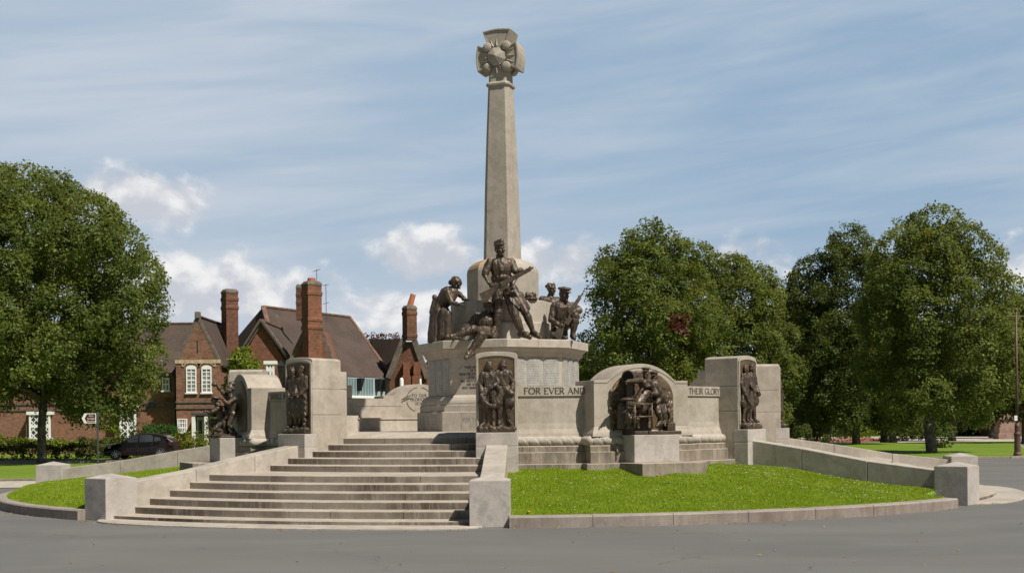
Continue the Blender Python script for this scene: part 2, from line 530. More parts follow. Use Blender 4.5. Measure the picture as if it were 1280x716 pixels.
class MB:
    """collects geometry; build() links it as ONE mesh object"""
    def __init__(self):
        self.v, self.f = [], []

    def add(self, vs, fs):
        k = len(self.v)
        self.v += [tuple(p) for p in vs]
        self.f += [tuple(i + k for i in q) for q in fs]
        return self

    def hexa(self, p):
        """8 corners: bottom 0-3 ring, top 4-7 ring"""
        return self.add(p, [(3, 2, 1, 0), (4, 5, 6, 7), (0, 1, 5, 4), (1, 2, 6, 5), (2, 3, 7, 6), (3, 0, 4, 7)])

    def box(self, x0, x1, y0, y1, z0, z1):
        return self.hexa([(x0, y0, z0), (x1, y0, z0), (x1, y1, z0), (x0, y1, z0), (x0, y0, z1), (x1, y0, z1), (x1, y1, z1), (x0, y1, z1)])

    def beam(self, a, b, w, h, up=(0, 0, 1)):
        a, b = Vector(a), Vector(b)
        d = (b - a).normalized()
        s = d.cross(Vector(up))
        if s.length < 1e-4:
            s = d.cross(Vector((1, 0, 0)))
        s.normalize()
        u = s.cross(d)
        p = []
        for q in (a, b):
            p += [q - s * w / 2 - u * h / 2, q + s * w / 2 - u * h / 2, q + s * w / 2 + u * h / 2, q - s * w / 2 + u * h / 2]
        return self.hexa(p)

    def loft(self, rings, cap=True):
        n = len(rings[0])
        vs = [p for r in rings for p in r]
        fs = []
        for i in range(len(rings) - 1):
            for j in range(n):
                k = (j + 1) % n
                fs.append((i * n + j, i * n + k, (i + 1) * n + k, (i + 1) * n + j))
        if cap:
            fs.append(tuple(reversed(range(n))))
            fs.append(tuple((len(rings) - 1) * n + j for j in range(n)))
        return self.add(vs, fs)

    def tube(self, pts, rads, n=10, cap=True):
        pts = [Vector(p) for p in pts]
        if not hasattr(rads, '__len__'):
            rads = [rads] * len(pts)
        rings = []
        ref = None
        for i, p in enumerate(pts):
            t = (pts[min(i + 1, len(pts) - 1)] - pts[max(i - 1, 0)]).normalized()
            if ref is None:
                ref = t.cross(Vector((0, 0, 1)))
                if ref.length < 1e-3:
                    ref = Vector((1, 0, 0))
            s = (ref - t * ref.dot(t)).normalized()
            ref = s
            u = t.cross(s)
            rings.append([p + (s * math.cos(2 * math.pi * j / n) + u * math.sin(2 * math.pi * j / n)) * rads[i] for j in range(n)])
        return self.loft(rings, cap)

    def lathe(self, prof, n=24, c=(0, 0, 0), rot0=0.0):
        """prof: (radius, z) list"""
        rings = [[(c[0] + r * math.cos(rot0 + 2 * math.pi * j / n), c[1] + r * math.sin(rot0 + 2 * math.pi * j / n), c[2] + z) for j in range(n)] for r, z in prof]
        return self.loft(rings)

    def arc(self, prof, a0, a1, n=24):
        """closed (r, z) outline swept round the memorial's centre from angle a0 to a1 (degrees, 0 = -Y, growing to +X)"""
        rings = []
        for i in range(n + 1):
            a = R_(a0 + (a1 - a0) * i / n)
            rings.append([(math.sin(a) * r, -math.cos(a) * r, z) for r, z in prof])
        return self.loft(rings)

    def prism(self, outline, axis_vec):
        """extrude a 3D outline by axis_vec"""
        a = Vector(axis_vec)
        n = len(outline)
        vs = [Vector(p) for p in outline] + [Vector(p) + a for p in outline]
        fs = [tuple(range(n)), tuple(reversed(range(n, 2 * n)))]
        fs += [(i, i + n, (i + 1) % n + n, (i + 1) % n) for i in range(n)]
        return self.add(vs, fs)

    def capsule(self, a, b, r0, r1, n=12):
        a, b = Vector(a), Vector(b)
        d = b - a
        L = d.length
        if L < 1e-6:
            d = Vector((0, 0, 1))
            L = 1e-6
        d = d / L
        pts, rr = [], []
        for k in range(5):
            t = math.pi / 2 * (1 - k / 4.0)
            pts.append(a - d * r0 * math.sin(t))
            rr.append(max(r0 * math.cos(t), r0 * 0.03))
        for k in range(5):
            t = math.pi / 2 * k / 4.0
            pts.append(b + d * r1 * math.sin(t))
            rr.append(max(r1 * math.cos(t), r1 * 0.03))
        s = d.cross(Vector((0, 0, 1)))
        if s.length < 1e-3:
            s = Vector((1, 0, 0))
        s.normalize()
        u = d.cross(s)
        rings = [[p + (s * math.cos(2 * math.pi * j / n) + u * math.sin(2 * math.pi * j / n)) * r for j in range(n)] for p, r in zip(pts, rr)]
        return self.loft(rings)

    def ell(self, c, rx, ry, rz, X=(1, 0, 0), Y=(0, 1, 0), Z=(0, 0, 1), nu=16, nv=10):
        c, X, Y, Z = Vector(c), Vector(X), Vector(Y), Vector(Z)
        rings = []
        for i in range(nv + 1):
            t = -math.pi / 2 + math.pi * i / nv
            k = max(math.cos(t), 0.02)
            rings.append([c + X * rx * k * math.cos(2 * math.pi * j / nu) + Y * ry * k * math.sin(2 * math.pi * j / nu) + Z * rz * math.sin(t) for j in range(nu)])
        return self.loft(rings)

    def mesh(self, name, off=(0, 0, 0)):
        me = bpy.data.meshes.new(name)
        o = Vector(off)
        me.from_pydata([tuple(Vector(p) - o) for p in self.v], [], self.f)
        bm = bmesh.new()
        bm.from_mesh(me)
        bmesh.ops.recalc_face_normals(bm, faces=bm.faces)
        bm.to_mesh(me)
        bm.free()
        return me

    def build(self, name, m, parent=None, off=(0, 0, 0), bevel=0.0, smooth=False, seg=2):
        me = self.mesh(name, off)
        me.materials.append(m)
        return link(name, me, parent, bevel, smooth, seg)


def link(name, me, parent=None, bevel=0.0, smooth=False, seg=2):
    o = bpy.data.objects.new(name, me)
    COL.objects.link(o)
    if parent is not None:
        o.parent = parent
    if smooth:
        me.polygons.foreach_set('use_smooth', [True] * len(me.polygons))
    if bevel:
        md = o.modifiers.new('bevel', 'BEVEL')
        md.width = bevel
        md.segments = seg
        md.limit_method = 'ANGLE'
        md.angle_limit = R_(40)
    return o


KIDS = {}


def copy_tree(o, parent=None):
    c = o.copy()
    COL.objects.link(c)
    if parent is not None:
        c.parent = parent
    for ch in [q for q in bpy.data.objects if q.parent == o]:
        copy_tree(ch, c)
    return c


def rot_loc(ang, r, z=0.0):
    return (math.sin(R_(ang)) * r, -math.cos(R_(ang)) * r, z)


# ------------------------------------------------------------------ GROUND
A0 = -19.69                      # direction of the near flight of steps
FL = [A0 + 90 * k for k in range(4)]
QD = [A0 + 45 + 90 * k for k in range(4)]
HA = 18.9                        # pylons and piers stand this far either side of a flight's axis

b = MB()
n = 40
S = 2600.0
gv = [(-S + 2 * S * i / n, -S + 2 * S * j / n, -0.012) for j in range(n + 1) for i in range(n + 1)]
b.add(gv, [(j * (n + 1) + i, j * (n + 1) + i + 1, (j + 1) * (n + 1) + i + 1, (j + 1) * (n + 1) + i) for j in range(n) for i in range(n)])
tag(b.build('ground', M_FIELD), kind='structure')


def sheet(name, pts, z, m, kind='structure'):
    mb = MB()
    mb.add([(x, y, z) for x, y in pts], [tuple(range(len(pts)))])
    return tag(mb.build(name, m), kind=kind)


sheet('road', [(-60, -60), (60, -60), (70, 22.2), (60, 100), (44, 80), (24.6, 27.5), (22.8, 23.2), (21.6, 22.3), (5, 22.3), (-8, 20), (-9, 4.2), (-60, 3.0)], 0.0, M_ASPH)
sheet('footpath', [(-60, 3.2), (-9, 4.4), (-9, 9.0), (-60, 8.2)], 0.006, M_PATH)
sheet('side_road', [(-60, 31.5), (-8, 31.5), (-8, 37.5), (-60, 37.5)], -0.004, M_ASPH)
sheet('far_path', [(4, 62), (41.5, 66), (60, 112), (4, 100)], -0.006, M_PATH)
sheet('far_grass', [(4, 22.6), (21.5, 22.6), (22.7, 23.4), (24.4, 27.6), (37.0, 61.5), (4, 61.5)], 0.09, M_FIELD)
mb = MB()
edge = [(4, 22.6), (21.5, 22.6), (22.7, 23.4), (24.4, 27.6), (37.0, 61.5)]
for (xa, ya), (xb, yb) in zip(edge[:-1], edge[1:]):
    mb.beam((xa, ya, 0.045), (xb, yb, 0.045), 0.14, 0.11)
tag(mb.build('kerb', M_KERB, bevel=0.01), kind='structure')
mb = MB()
mb.beam((-60, 8.3, 0.03), (-9, 9.1, 0.03), 0.12, 0.10)
mb.beam((-60, 31.4, 0.03), (-8, 31.4, 0.03), 0.14, 0.12)
tag(mb.build('kerb', M_KERB, bevel=0.01), kind='structure')


# ------------------------------------------------------------------ LETTERING (roman capitals drawn as strokes with serifs)
def arcpts(cx, cy, rx, ry, t0, t1, n=12):
    return [(cx + rx * math.cos(R_(t0 + (t1 - t0) * i / n)), cy + ry * math.sin(R_(t0 + (t1 - t0) * i / n))) for i in range(n + 1)]


GL = {
    'A': (0.74, [[(0.04, 0), (0.36, 1)], [(0.36, 1), (0.70, 0)], [(0.16, 0.36), (0.58, 0.36)]], [(0.04, 0), (0.70, 0)]),
    'D': (0.76, [[(0.1, 0), (0.1, 1)], [(0.1, 1)] + arcpts(0.28, 0.5, 0.42, 0.5, 90, -90) + [(0.1, 0)]], [(0.1, 0), (0.1, 1)]),
    'E': (0.56, [[(0.1, 0), (0.1, 1)], [(0.1, 1), (0.5, 1), (0.5, 0.9)], [(0.1, 0.52), (0.42, 0.52)], [(0.1, 0), (0.52, 0), (0.52, 0.1)]], [(0.1, 0), (0.1, 1)]),
    'F': (0.54, [[(0.1, 0), (0.1, 1)], [(0.1, 1), (0.5, 1), (0.5, 0.9)], [(0.1, 0.52), (0.42, 0.52)]], [(0.1, 0), (0.1, 1)]),
    'G': (0.80, [arcpts(0.45, 0.5, 0.40, 0.5, 48, 318, 18), [(0.74, 0.12), (0.74, 0.44), (0.54, 0.44)]], []),
    'H': (0.80, [[(0.12, 0), (0.12, 1)], [(0.68, 0), (0.68, 1)], [(0.12, 0.52), (0.68, 0.52)]], [(0.12, 0), (0.12, 1), (0.68, 0), (0.68, 1)]),
    'I': (0.30, [[(0.15, 0), (0.15, 1)]], [(0.15, 0), (0.15, 1)]),
    'K': (0.68, [[(0.1, 0), (0.1, 1)], [(0.6, 1), (0.12, 0.45)], [(0.25, 0.58), (0.64, 0)]], [(0.1, 0), (0.1, 1)]),
    'L': (0.54, [[(0.1, 0), (0.1, 1)], [(0.1, 0), (0.5, 0), (0.5, 0.12)]], [(0.1, 0), (0.1, 1)]),
    'M': (0.92, [[(0.1, 0), (0.17, 1)], [(0.17, 1), (0.46, 0.05)], [(0.46, 0.05), (0.75, 1)], [(0.75, 1), (0.82, 0)]], [(0.1, 0), (0.82, 0)]),
    'N': (0.80, [[(0.12, 0), (0.12, 1)], [(0.12, 1), (0.68, 0)], [(0.68, 0), (0.68, 1)]], [(0.12, 0), (0.68, 1), (0.1, 1)]),
    'O': (0.90, [arcpts(0.45, 0.5, 0.41, 0.5, 0, 360, 24)], []),
    'R': (0.66, [[(0.1, 0), (0.1, 1)], [(0.1, 1)] + arcpts(0.28, 0.76, 0.24, 0.24, 90, -90) + [(0.1, 0.52)], [(0.28, 0.52), (0.62, 0)]], [(0.1, 0), (0.1, 1)]),
    'S': (0.52, [arcpts(0.27, 0.75, 0.19, 0.25, 35, 250, 12) + arcpts(0.25, 0.27, 0.21, 0.27, 75, -145, 12)], []),
    'T': (0.64, [[(0.32, 0), (0.32, 1)], [(0.04, 0.9), (0.04, 1), (0.60, 1), (0.60, 0.9)]], [(0.32, 0)]),
    'U': (0.76, [[(0.12, 1), (0.12, 0.3)] + arcpts(0.38, 0.28, 0.26, 0.28, 180, 360) + [(0.64, 1)]], [(0.12, 1), (0.64, 1)]),
    'V': (0.74, [[(0.04, 1), (0.37, 0)], [(0.37, 0), (0.70, 1)]], [(0.04, 1), (0.70, 1)]),
    'Y': (0.70, [[(0.04, 1), (0.35, 0.5)], [(0.66, 1), (0.35, 0.5)], [(0.35, 0.5), (0.35, 0)]], [(0.04, 1), (0.66, 1), (0.35, 0)]),
    'B': (0.62, [[(0.1, 0), (0.1, 1)], [(0.1, 1)] + arcpts(0.26, 0.76, 0.22, 0.24, 90, -90) + [(0.1, 0.52)] + arcpts(0.28, 0.26, 0.26, 0.26, 90, -90) + [(0.1, 0)]], [(0.1, 0), (0.1, 1)]),
    'C': (0.78, [arcpts(0.45, 0.5, 0.40, 0.5, 48, 312, 18)], []),
    'W': (1.0, [[(0.04, 1), (0.27, 0)], [(0.27, 0), (0.5, 0.95)], [(0.5, 0.95), (0.73, 0)], [(0.73, 0), (0.96, 1)]], [(0.04, 1), (0.96, 1)]),
    'P': (0.60, [[(0.1, 0), (0.1, 1)], [(0.1, 1)] + arcpts(0.28, 0.74, 0.24, 0.26, 90, -90) + [(0.1, 0.48)]], [(0.1, 0), (0.1, 1)]),
    '1': (0.34, [[(0.06, 0.84), (0.18, 1), (0.18, 0)]], [(0.18, 0)]),
    '9': (0.56, [arcpts(0.28, 0.68, 0.2, 0.32, 0, 360, 16), [(0.48, 0.68), (0.44, 0.3), (0.2, 0)]], []),
    '3': (0.54, [arcpts(0.25, 0.74, 0.2, 0.26, 150, -90, 10) + arcpts(0.25, 0.24, 0.22, 0.24, 90, -150, 10)], []),
    '4': (0.58, [[(0.42, 0), (0.42, 1), (0.05, 0.3), (0.54, 0.3)]], []),
    '5': (0.54, [[(0.46, 1), (0.14, 1), (0.12, 0.56)] + arcpts(0.24, 0.3, 0.24, 0.3, 100, -150, 10)], []),
}


def text_quads(s, h, sw=0.13, gap=0.10, space=0.42, serif=True):
    """list of flat 4-corner strokes in text space, and the text's width"""
    x = 0.0
    qs = []
    for ch in s:
        if ch == ' ':
            x += space
            continue
        w, strokes, ser = GL[ch]
        for st in strokes:
            for (ax, ay), (bx, by) in zip(st[:-1], st[1:]):
                dx, dy = bx - ax, by - ay
                L = math.hypot(dx, dy)
                if L < 1e-6:
                    continue
                thin = 0.62 if (abs(dy) < abs(dx) * 0.5 or (ch in 'AVY' and dx * dy > 0)) else 1.0
                hw = sw * thin / 2
                nx, ny = -dy / L * hw, dx / L * hw
                ex, ey = dx / L * hw * 0.5, dy / L * hw * 0.5
                qs.append([(x + ax + nx - ex, ay + ny - ey), (x + bx + nx + ex, by + ny + ey), (x + bx - nx + ex, by - ny + ey), (x + ax - nx - ex, ay - ny - ey)])
        if serif:
            for (sx, sy) in ser:
                yy = sy - 0.03 if sy > 0.5 else sy + 0.03
                qs.append([(x + sx - 0.12, yy - 0.03), (x + sx + 0.12, yy - 0.03), (x + sx + 0.12, yy + 0.03), (x + sx - 0.12, yy + 0.03)])
        x += w + gap
    return [[(px * h, py * h) for px, py in q] for q in qs], (x - gap) * h


def put_text(mb, s, h, fn, x_start=None, x_center=None, sw=0.13, width=None, gap=0.10, space=0.42, serif=True):
    """fn(x, y, k) -> 3D; k lifts overlapping strokes apart"""
    qs, w = text_quads(s, h, sw, gap, space, serif)
    kx = 1.0 if width is None else width / w
    x0 = x_start if x_start is not None else x_center - w * kx / 2
    for i, q in enumerate(qs):
        lift = (i % 7) * 0.00035
        mb.add([fn(x0 + px * kx, py, lift) for px, py in q], [(0, 1, 2, 3)])
    return mb


# ------------------------------------------------------------------ BRONZE FIGURES
def V3(*a):
    return Vector(a)


def head_prims(mb, c, f, s, style, tilt=None):
    c, f = Vector(c), Vector(f).normalized()
    up = Vector(tilt) if tilt is not None else V3(0, 0, 1)
    r = f.cross(up).normalized()
    u = r.cross(f).normalized()

    def P(a, b_, c_):
        return c + (r * a + f * b_ + u * c_) * s
    mb.ell(P(0, -0.012, 0.022), 0.076 * s, 0.094 * s, 0.098 * s, r, f, u)
    mb.ell(P(0, 0.022, -0.05), 0.058 * s, 0.066 * s, 0.070 * s, r, f, u)
    mb.capsule(P(0, 0.082, 0.018), P(0, 0.108, -0.022), 0.010 * s, 0.016 * s, 8)
    mb.capsule(P(-0.042, 0.070, 0.030), P(0.042, 0.070, 0.030), 0.016 * s, 0.016 * s, 8)
    mb.ell(P(0, 0.072, -0.098), 0.026 * s, 0.022 * s, 0.022 * s)
    mb.capsule(P(-0.02, 0.080, -0.062), P(0.02, 0.080, -0.062), 0.011 * s, 0.011 * s, 8)
    for q in (-1, 1):
        mb.ell(P(0.042 * q, 0.055, -0.025), 0.026 * s, 0.028 * s, 0.026 * s)
        mb.ell(P(0.078 * q, -0.005, -0.01), 0.012 * s, 0.022 * s, 0.034 * s, r, f, u)
    if style == 'sidecap':
        mb.ell(P(0, -0.005, 0.112), 0.062 * s, 0.122 * s, 0.062 * s, r, f, u)
        mb.ell(P(0, 0.0, 0.085), 0.086 * s, 0.118 * s, 0.040 * s, r, f, u)
        mb.ell(P(0, 0.07, 0.135), 0.040 * s, 0.05 * s, 0.045 * s, r, f, u)
    elif style == 'peaked':
        mb.ell(P(0, -0.005, 0.108), 0.118 * s, 0.128 * s, 0.036 * s, r, f, u)
        mb.ell(P(0, -0.005, 0.070), 0.084 * s, 0.102 * s, 0.042 * s, r, f, u)
        mb.ell(P(0, 0.110, 0.056), 0.062 * s, 0.052 * s, 0.012 * s, r, (f - u * 0.35).normalized(), u)
    elif style == 'helmet':
        mb.ell(P(0, -0.02, 0.032), 0.090 * s, 0.100 * s, 0.104 * s, r, f, u)
        for q in (-1, 1):
            mb.ell(P(0.075 * q, -0.01, -0.03), 0.022 * s, 0.05 * s, 0.06 * s, r, f, u)
    elif style == 'scarf':
        mb.ell(P(0, -0.035, 0.045), 0.105 * s, 0.115 * s, 0.098 * s, r, f, u)
        mb.ell(P(0, -0.12, -0.02), 0.055 * s, 0.05 * s, 0.055 * s, r, f, u)
        mb.capsule(P(-0.085, 0.03, 0.06), P(0.085, 0.03, 0.06), 0.025 * s, 0.025 * s, 8)
    elif style == 'brimmed':
        mb.ell(P(0, -0.005, 0.060), 0.150 * s, 0.160 * s, 0.014 * s, r, f, u)
        mb.ell(P(0, -0.005, 0.085), 0.098 * s, 0.112 * s, 0.058 * s, r, f, u)
    elif style == 'hair':
        mb.ell(P(0, -0.025, 0.045), 0.086 * s, 0.095 * s, 0.090 * s, r, f, u)
    elif style == 'curls':
        for k in range(16):
            t = k * 2.4
            z = 0.02 + 0.10 * (k / 16.0)
            q = math.sqrt(max(0.0, 1 - ((z - 0.02) / 0.12) ** 2))
            mb.ell(P(0.085 * q * math.cos(t), -0.02 + 0.095 * q * math.sin(t) * (0.7 if math.sin(t) > 0 else 1), z), 0.030 * s, 0.030 * s, 0.030 * s, nu=8, nv=6)


def hand_prims(mb, w, d, nrm, s, curl=0.55, flip=1):
    w, d = Vector(w), Vector(d).normalized()
    nrm = Vector(nrm)
    nrm = (nrm - d * nrm.dot(d)).normalized()
    side = d.cross(nrm).normalized() * flip
    mb.ell(w + d * 0.048 * s, 0.042 * s, 0.056 * s, 0.019 * s, side, d, nrm, 12, 8)
    for i, L in ((-1.5, 0.80), (-0.5, 0.97), (0.5, 1.0), (1.5, 0.9)):
        p = w + d * (0.085 - 0.004 * abs(i)) * s + side * i * 0.0215 * s
        a = 0.25
        for k, l in enumerate((0.038, 0.028, 0.022)):
            a += curl * (0.7 if k == 0 else 1.0)
            q = p + (d * math.cos(a) - nrm * math.sin(a)) * l * L * s
            mb.capsule(p, q, 0.0105 * s, 0.0095 * s, 7)
            p = q
    p = w + d * 0.02 * s + side * 0.030 * s
    q = p + (d * 0.72 + side * 0.62 - nrm * 0.3) * 0.045 * s
    mb.capsule(p, q, 0.013 * s, 0.011 * s, 7)
    mb.capsule(q, q + (d * 0.85 - nrm * 0.5 * (1 + curl)) * 0.030 * s, 0.011 * s, 0.009 * s, 7)


def leg_prims(mb, hip, kn, an, toe, s, puttee=True, boot=1.0, loose=1.0):
    hip, kn, an, toe = map(Vector, (hip, kn, an, toe))
    mb.capsule(hip, kn, 0.095 * s * loose, 0.068 * s * loose)
    c = kn.lerp(an, 0.32)
    mb.capsule(kn, c, 0.060 * s * loose, 0.062 * s * loose)
    mb.capsule(c, an, 0.062 * s * loose, 0.043 * s * loose)
    if puttee:
        for k in range(7):
            t = 0.18 + 0.11 * k
            q = kn.lerp(an, t)
            r = (0.066 - 0.022 * max(0, (t - 0.3)) / 0.6) * s * loose
            mb.capsule(q, q + (an - kn).normalized() * 0.012 * s, r, r, 12)
    ft = (toe - an)
    heel = an - V3(ft.x, ft.y, 0).normalized() * 0.045 * s + V3(0, 0, -0.055 * s)
    mb.capsule(an, heel, 0.048 * s, 0.042 * s * boot)
    mb.capsule(heel, toe, 0.042 * s * boot, 0.036 * s * boot)
    mb.capsule(an, an.lerp(toe, 0.62), 0.046 * s, 0.042 * s * boot)


def arm_prims(mb, sh, el, wr, s, sleeve=1.0, cuff=True):
    sh, el, wr = map(Vector, (sh, el, wr))
    mb.capsule(sh, el, 0.064 * s * sleeve, 0.052 * s * sleeve)
    mb.capsule(el, wr, 0.050 * s * sleeve, 0.033 * s * sleeve)
    if cuff:
        q = el.lerp(wr, 0.72)
        mb.capsule(q, el.lerp(wr, 0.80), 0.045 * s * sleeve, 0.047 * s * sleeve)


def torso_prims(mb, J, s, belt=True, skirtlen=0.0, collar=True):
    pel, neck = Vector(J['pel']), Vector(J['neck'])
    sl, sr = Vector(J['shL']), Vector(J['shR'])
    hl, hr = Vector(J['hipL']), Vector(J['hipR'])
    mid = (sl + sr) / 2
    ax = (neck - pel).normalized()
    mb.capsule(hl, hr, 0.105 * s, 0.105 * s)
    mb.capsule(pel, pel.lerp(mid, 0.45), 0.125 * s, 0.120 * s)
    for q in (sl, sr):
        a = pel.lerp(q, 0.30)
        b_ = mid.lerp(q, 0.50) - ax * 0.06 * s
        mb.capsule(a, b_, 0.105 * s, 0.118 * s)
        mb.capsule(mid, q, 0.085 * s, 0.070 * s)
    mb.capsule(mid, neck, 0.085 * s, 0.060 * s)
    mb.capsule(neck, Vector(J['head']), 0.058 * s, 0.055 * s)
    if collar:
        mb.capsule(neck + ax * -0.01 * s, neck + ax * 0.02 * s, 0.078 * s, 0.070 * s)
    if belt:
        w = pel.lerp(mid, 0.30)
        mb.ell(w, 0.155 * s, 0.135 * s, 0.028 * s, (sr - sl).normalized(), (sr - sl).normalized().cross(ax).normalized(), ax)


def body_prims(mb, J, s, style='hair', puttee=True, sleeve=1.0, belt=True, curl=0.6, cuff=True, tilt=None, loose=1.0):
    torso_prims(mb, J, s, belt)
    head_prims(mb, J['head'], J['face'], s, style, tilt)
    for q in 'LR':
        arm_prims(mb, J['sh' + q], J['el' + q], J['wr' + q], s, sleeve, cuff)
        d = Vector(J.get('hd' + q, Vector(J['wr' + q]) - Vector(J['el' + q])))
        hand_prims(mb, J['wr' + q], d, J.get('hn' + q, (0, 1, 0.2)), s, J.get('curl', curl), 1 if q == 'L' else -1)
        if J.get('kn' + q) is not None:
            leg_prims(mb, J['hip' + q], J['kn' + q], J['an' + q], J['to' + q], s, puttee, 1.0, loose)


def fold(me, amp, freq, seed=0.0, stretch=(1, 1, 0.45)):
    n = len(me.vertices)
    co = np.empty(n * 3, np.float32)
    me.vertices.foreach_get('co', co)
    no = np.empty(n * 3, np.float32)
    me.vertex_normals.foreach_get('vector', no)
    co = co.reshape(-1, 3)
    no = no.reshape(-1, 3)
    out = np.empty(n, np.float32)
    for i in range(n):
        p = co[i]
        q = Vector((p[0] * freq * stretch[0] + seed, p[1] * freq * stretch[1], p[2] * freq * stretch[2]))
        out[i] = abs(mnoise.noise(q)) * 1.5 - 0.35 + 0.5 * mnoise.noise(q * 2.3)
    co += no * (out * amp)[:, None]
    me.vertices.foreach_set('co', co.reshape(-1))
    me.update()


def sculpt(name, mb, voxel, smooth_it=3, off=(0, 0, 0), amp=0.012, freq=7.0, m=None, parent=None, scale=None, seed=0.0):
    """fuse overlapping volumes into one continuous surface with folds"""
    me = mb.mesh(name + '_raw', off)
    tmp = bpy.data.objects.new('tmp', me)
    COL.objects.link(tmp)
    r = tmp.modifiers.new('r', 'REMESH')
    r.mode = 'VOXEL'
    r.voxel_size = voxel
    r.adaptivity = 0.0
    sm = tmp.modifiers.new('s', 'SMOOTH')
    sm.factor = 0.5
    sm.iterations = smooth_it
    dg = bpy.context.evaluated_depsgraph_get()
    dg.update()
    ev = tmp.evaluated_get(dg)
    me2 = bpy.data.meshes.new_from_object(ev)
    me2.name = name
    bpy.data.objects.remove(tmp)
    bpy.data.meshes.remove(me)
    if amp:
        fold(me2, amp, freq, seed)
    me2.materials.clear()
    me2.materials.append(m or M_BZ)
    return link(name, me2, parent, smooth=True)


def stand(h=1.8, lean=0.0, **ov):
    """default standing joints, front towards -Y, scaled to body height h"""
    k = h / 1.8
    J = dict(head=(0, -0.01, 1.66), face=(0, -1, 0), neck=(0, 0.02, 1.50), shL=(-0.17, 0.02, 1.44), shR=(0.17, 0.02, 1.44),
             elL=(-0.22, 0.02, 1.15), elR=(0.22, 0.02, 1.15), wrL=(-0.22, -0.06, 0.90), wrR=(0.22, -0.06, 0.90),
             pel=(0, 0.02, 0.98), hipL=(-0.09, 0.02, 0.93), hipR=(0.09, 0.02, 0.93), knL=(-0.10, 0.0, 0.52), knR=(0.10, 0.0, 0.52),
             anL=(-0.11, 0.03, 0.10), anR=(0.11, 0.03, 0.10), toL=(-0.13, -0.13, 0.035), toR=(0.13, -0.13, 0.035))
    J.update(ov)
    for q in list(J):
        if q in ('face', 'hdL', 'hdR', 'hnL', 'hnR', 'curl'):
            continue
        if J[q] is not None:
            J[q] = tuple(v * k for v in J[q])
    return J


def rifle_prims(mb, a, b_, s, up=(0, 0, 1)):
    """butt at a, muzzle at b_"""
    a, b_ = Vector(a), Vector(b_)
    d = (b_ - a)
    L = d.length
    d.normalize()
    sd = d.cross(Vector(up)).normalized()
    u = sd.cross(d)

    def ring(t, hw, hh, drop):
        c = a + d * L * t - u * drop * s
        return [c - sd * hw * s - u * hh * s, c + sd * hw * s - u * hh * s, c + sd * hw * s + u * hh * s, c - sd * hw * s + u * hh * s]
    mb.loft([ring(0, 0.024, 0.070, 0.04), ring(0.10, 0.024, 0.062, 0.035), ring(0.26, 0.020, 0.034, 0.012), ring(0.32, 0.022, 0.034, 0.0),
             ring(0.50, 0.024, 0.034, 0.0), ring(0.70, 0.022, 0.028, 0.0), ring(0.93, 0.020, 0.026, 0.0), ring(0.95, 0.020, 0.022, 0.0)])
    mb.tube([a + d * L * 0.93, b_], 0.013 * s, 8)
    mb.capsule(a + d * L * 0.40 + sd * 0.02 * s + u * 0.02 * s, a + d * L * 0.40 + sd * 0.07 * s, 0.011 * s, 0.015 * s, 8)
    mb.box(*[v for v in (0, 0, 0, 0, 0, 0)]) if False else None
    c = a + d * L * 0.42
    mb.loft([[c + d * q * 0.06 * s + sd * w * 0.016 * s - u * h * s for q, w in ((-1, -1), (1, -1), (1, 1), (-1, 1))] for h in (0.02, 0.085)])
    mb.loft([[b_ - d * 0.04 * s + d * q * 0.014 * s + sd * w * 0.006 * s + u * h * s for q, w in ((-1, -1), (1, -1), (1, 1), (-1, 1))] for h in (0.0, 0.035)])


# ------------------------------------------------------------------ MEMORIAL: platform, steps, cheeks, piers, lawns
mb = MB()
mb.lathe([(5.9, 0.02), (5.9, 1.38), (5.32, 1.505), (0.5, 1.508)], 96)
o = mb.build('stone_platform', M_STEP)
tag(o, 'pale round paved stone platform under the memorial cross', 'platform')

STEP_R = [11.63, 11.18, 10.77, 10.32, 9.86, 9.40, 7.86, 7.38, 6.90, 6.45, 6.00]
STEP_Z = [0.092 + 0.1308 * k for k in range(11)]


def make_steps():
    rj = random.Random(21)
    t = thing('stone_steps', None, 'steps', rot_loc(0, 9.5), 0.0, 'flights of steps up to the memorial')
    off = (0, -9.5, 0)
    m = MB()
    rings = []
    for i in range(61):
        a_ = -18.4 + 36.8 * i / 60
        ro = 12.27 - 0.50 * (abs(a_) / 18.4) ** 9
        rings.append([(math.sin(R_(a_)) * r_, -math.cos(R_(a_)) * r_, z_) for r_, z_ in ((ro, 0.0), (ro, 0.020), (ro - 0.015, 0.028), (11.5, 0.034), (11.5, 0.0))])
    m.loft(rings)
    m.build('bottom_slab', M_CHEEK, t, off)
    for k in range(11):
        r, z1 = STEP_R[k], STEP_Z[k]
        z0 = max(0.0, (STEP_Z[k - 1] if k else 0.0) - 0.02)
        rn = STEP_R[k + 1] if k < 10 else 5.3
        zb = z1 + (0.102 if k == 10 else 0.012)      # treads are laid to fall
        prof = [(r - 0.004, z0), (r, z1 - 0.010), (r - 0.003, z1 - 0.003), (r - 0.010, z1), (rn - 0.10, zb), (rn - 0.10, z0)]
        # each step is laid in a few long stones with open joints
        cuts = [-HA + 0.25] + sorted(-HA + 2 * HA * (j + 1 + rj.uniform(-0.22, 0.22)) / 5 for j in range(4)) + [HA - 0.25]
        m = MB()
        for ca_, cb_ in zip(cuts[:-1], cuts[1:]):
            gj = math.degrees(0.0045 / r)
            m.arc(prof, ca_ + gj, cb_ - gj, 9)
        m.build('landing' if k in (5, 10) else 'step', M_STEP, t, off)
    return t


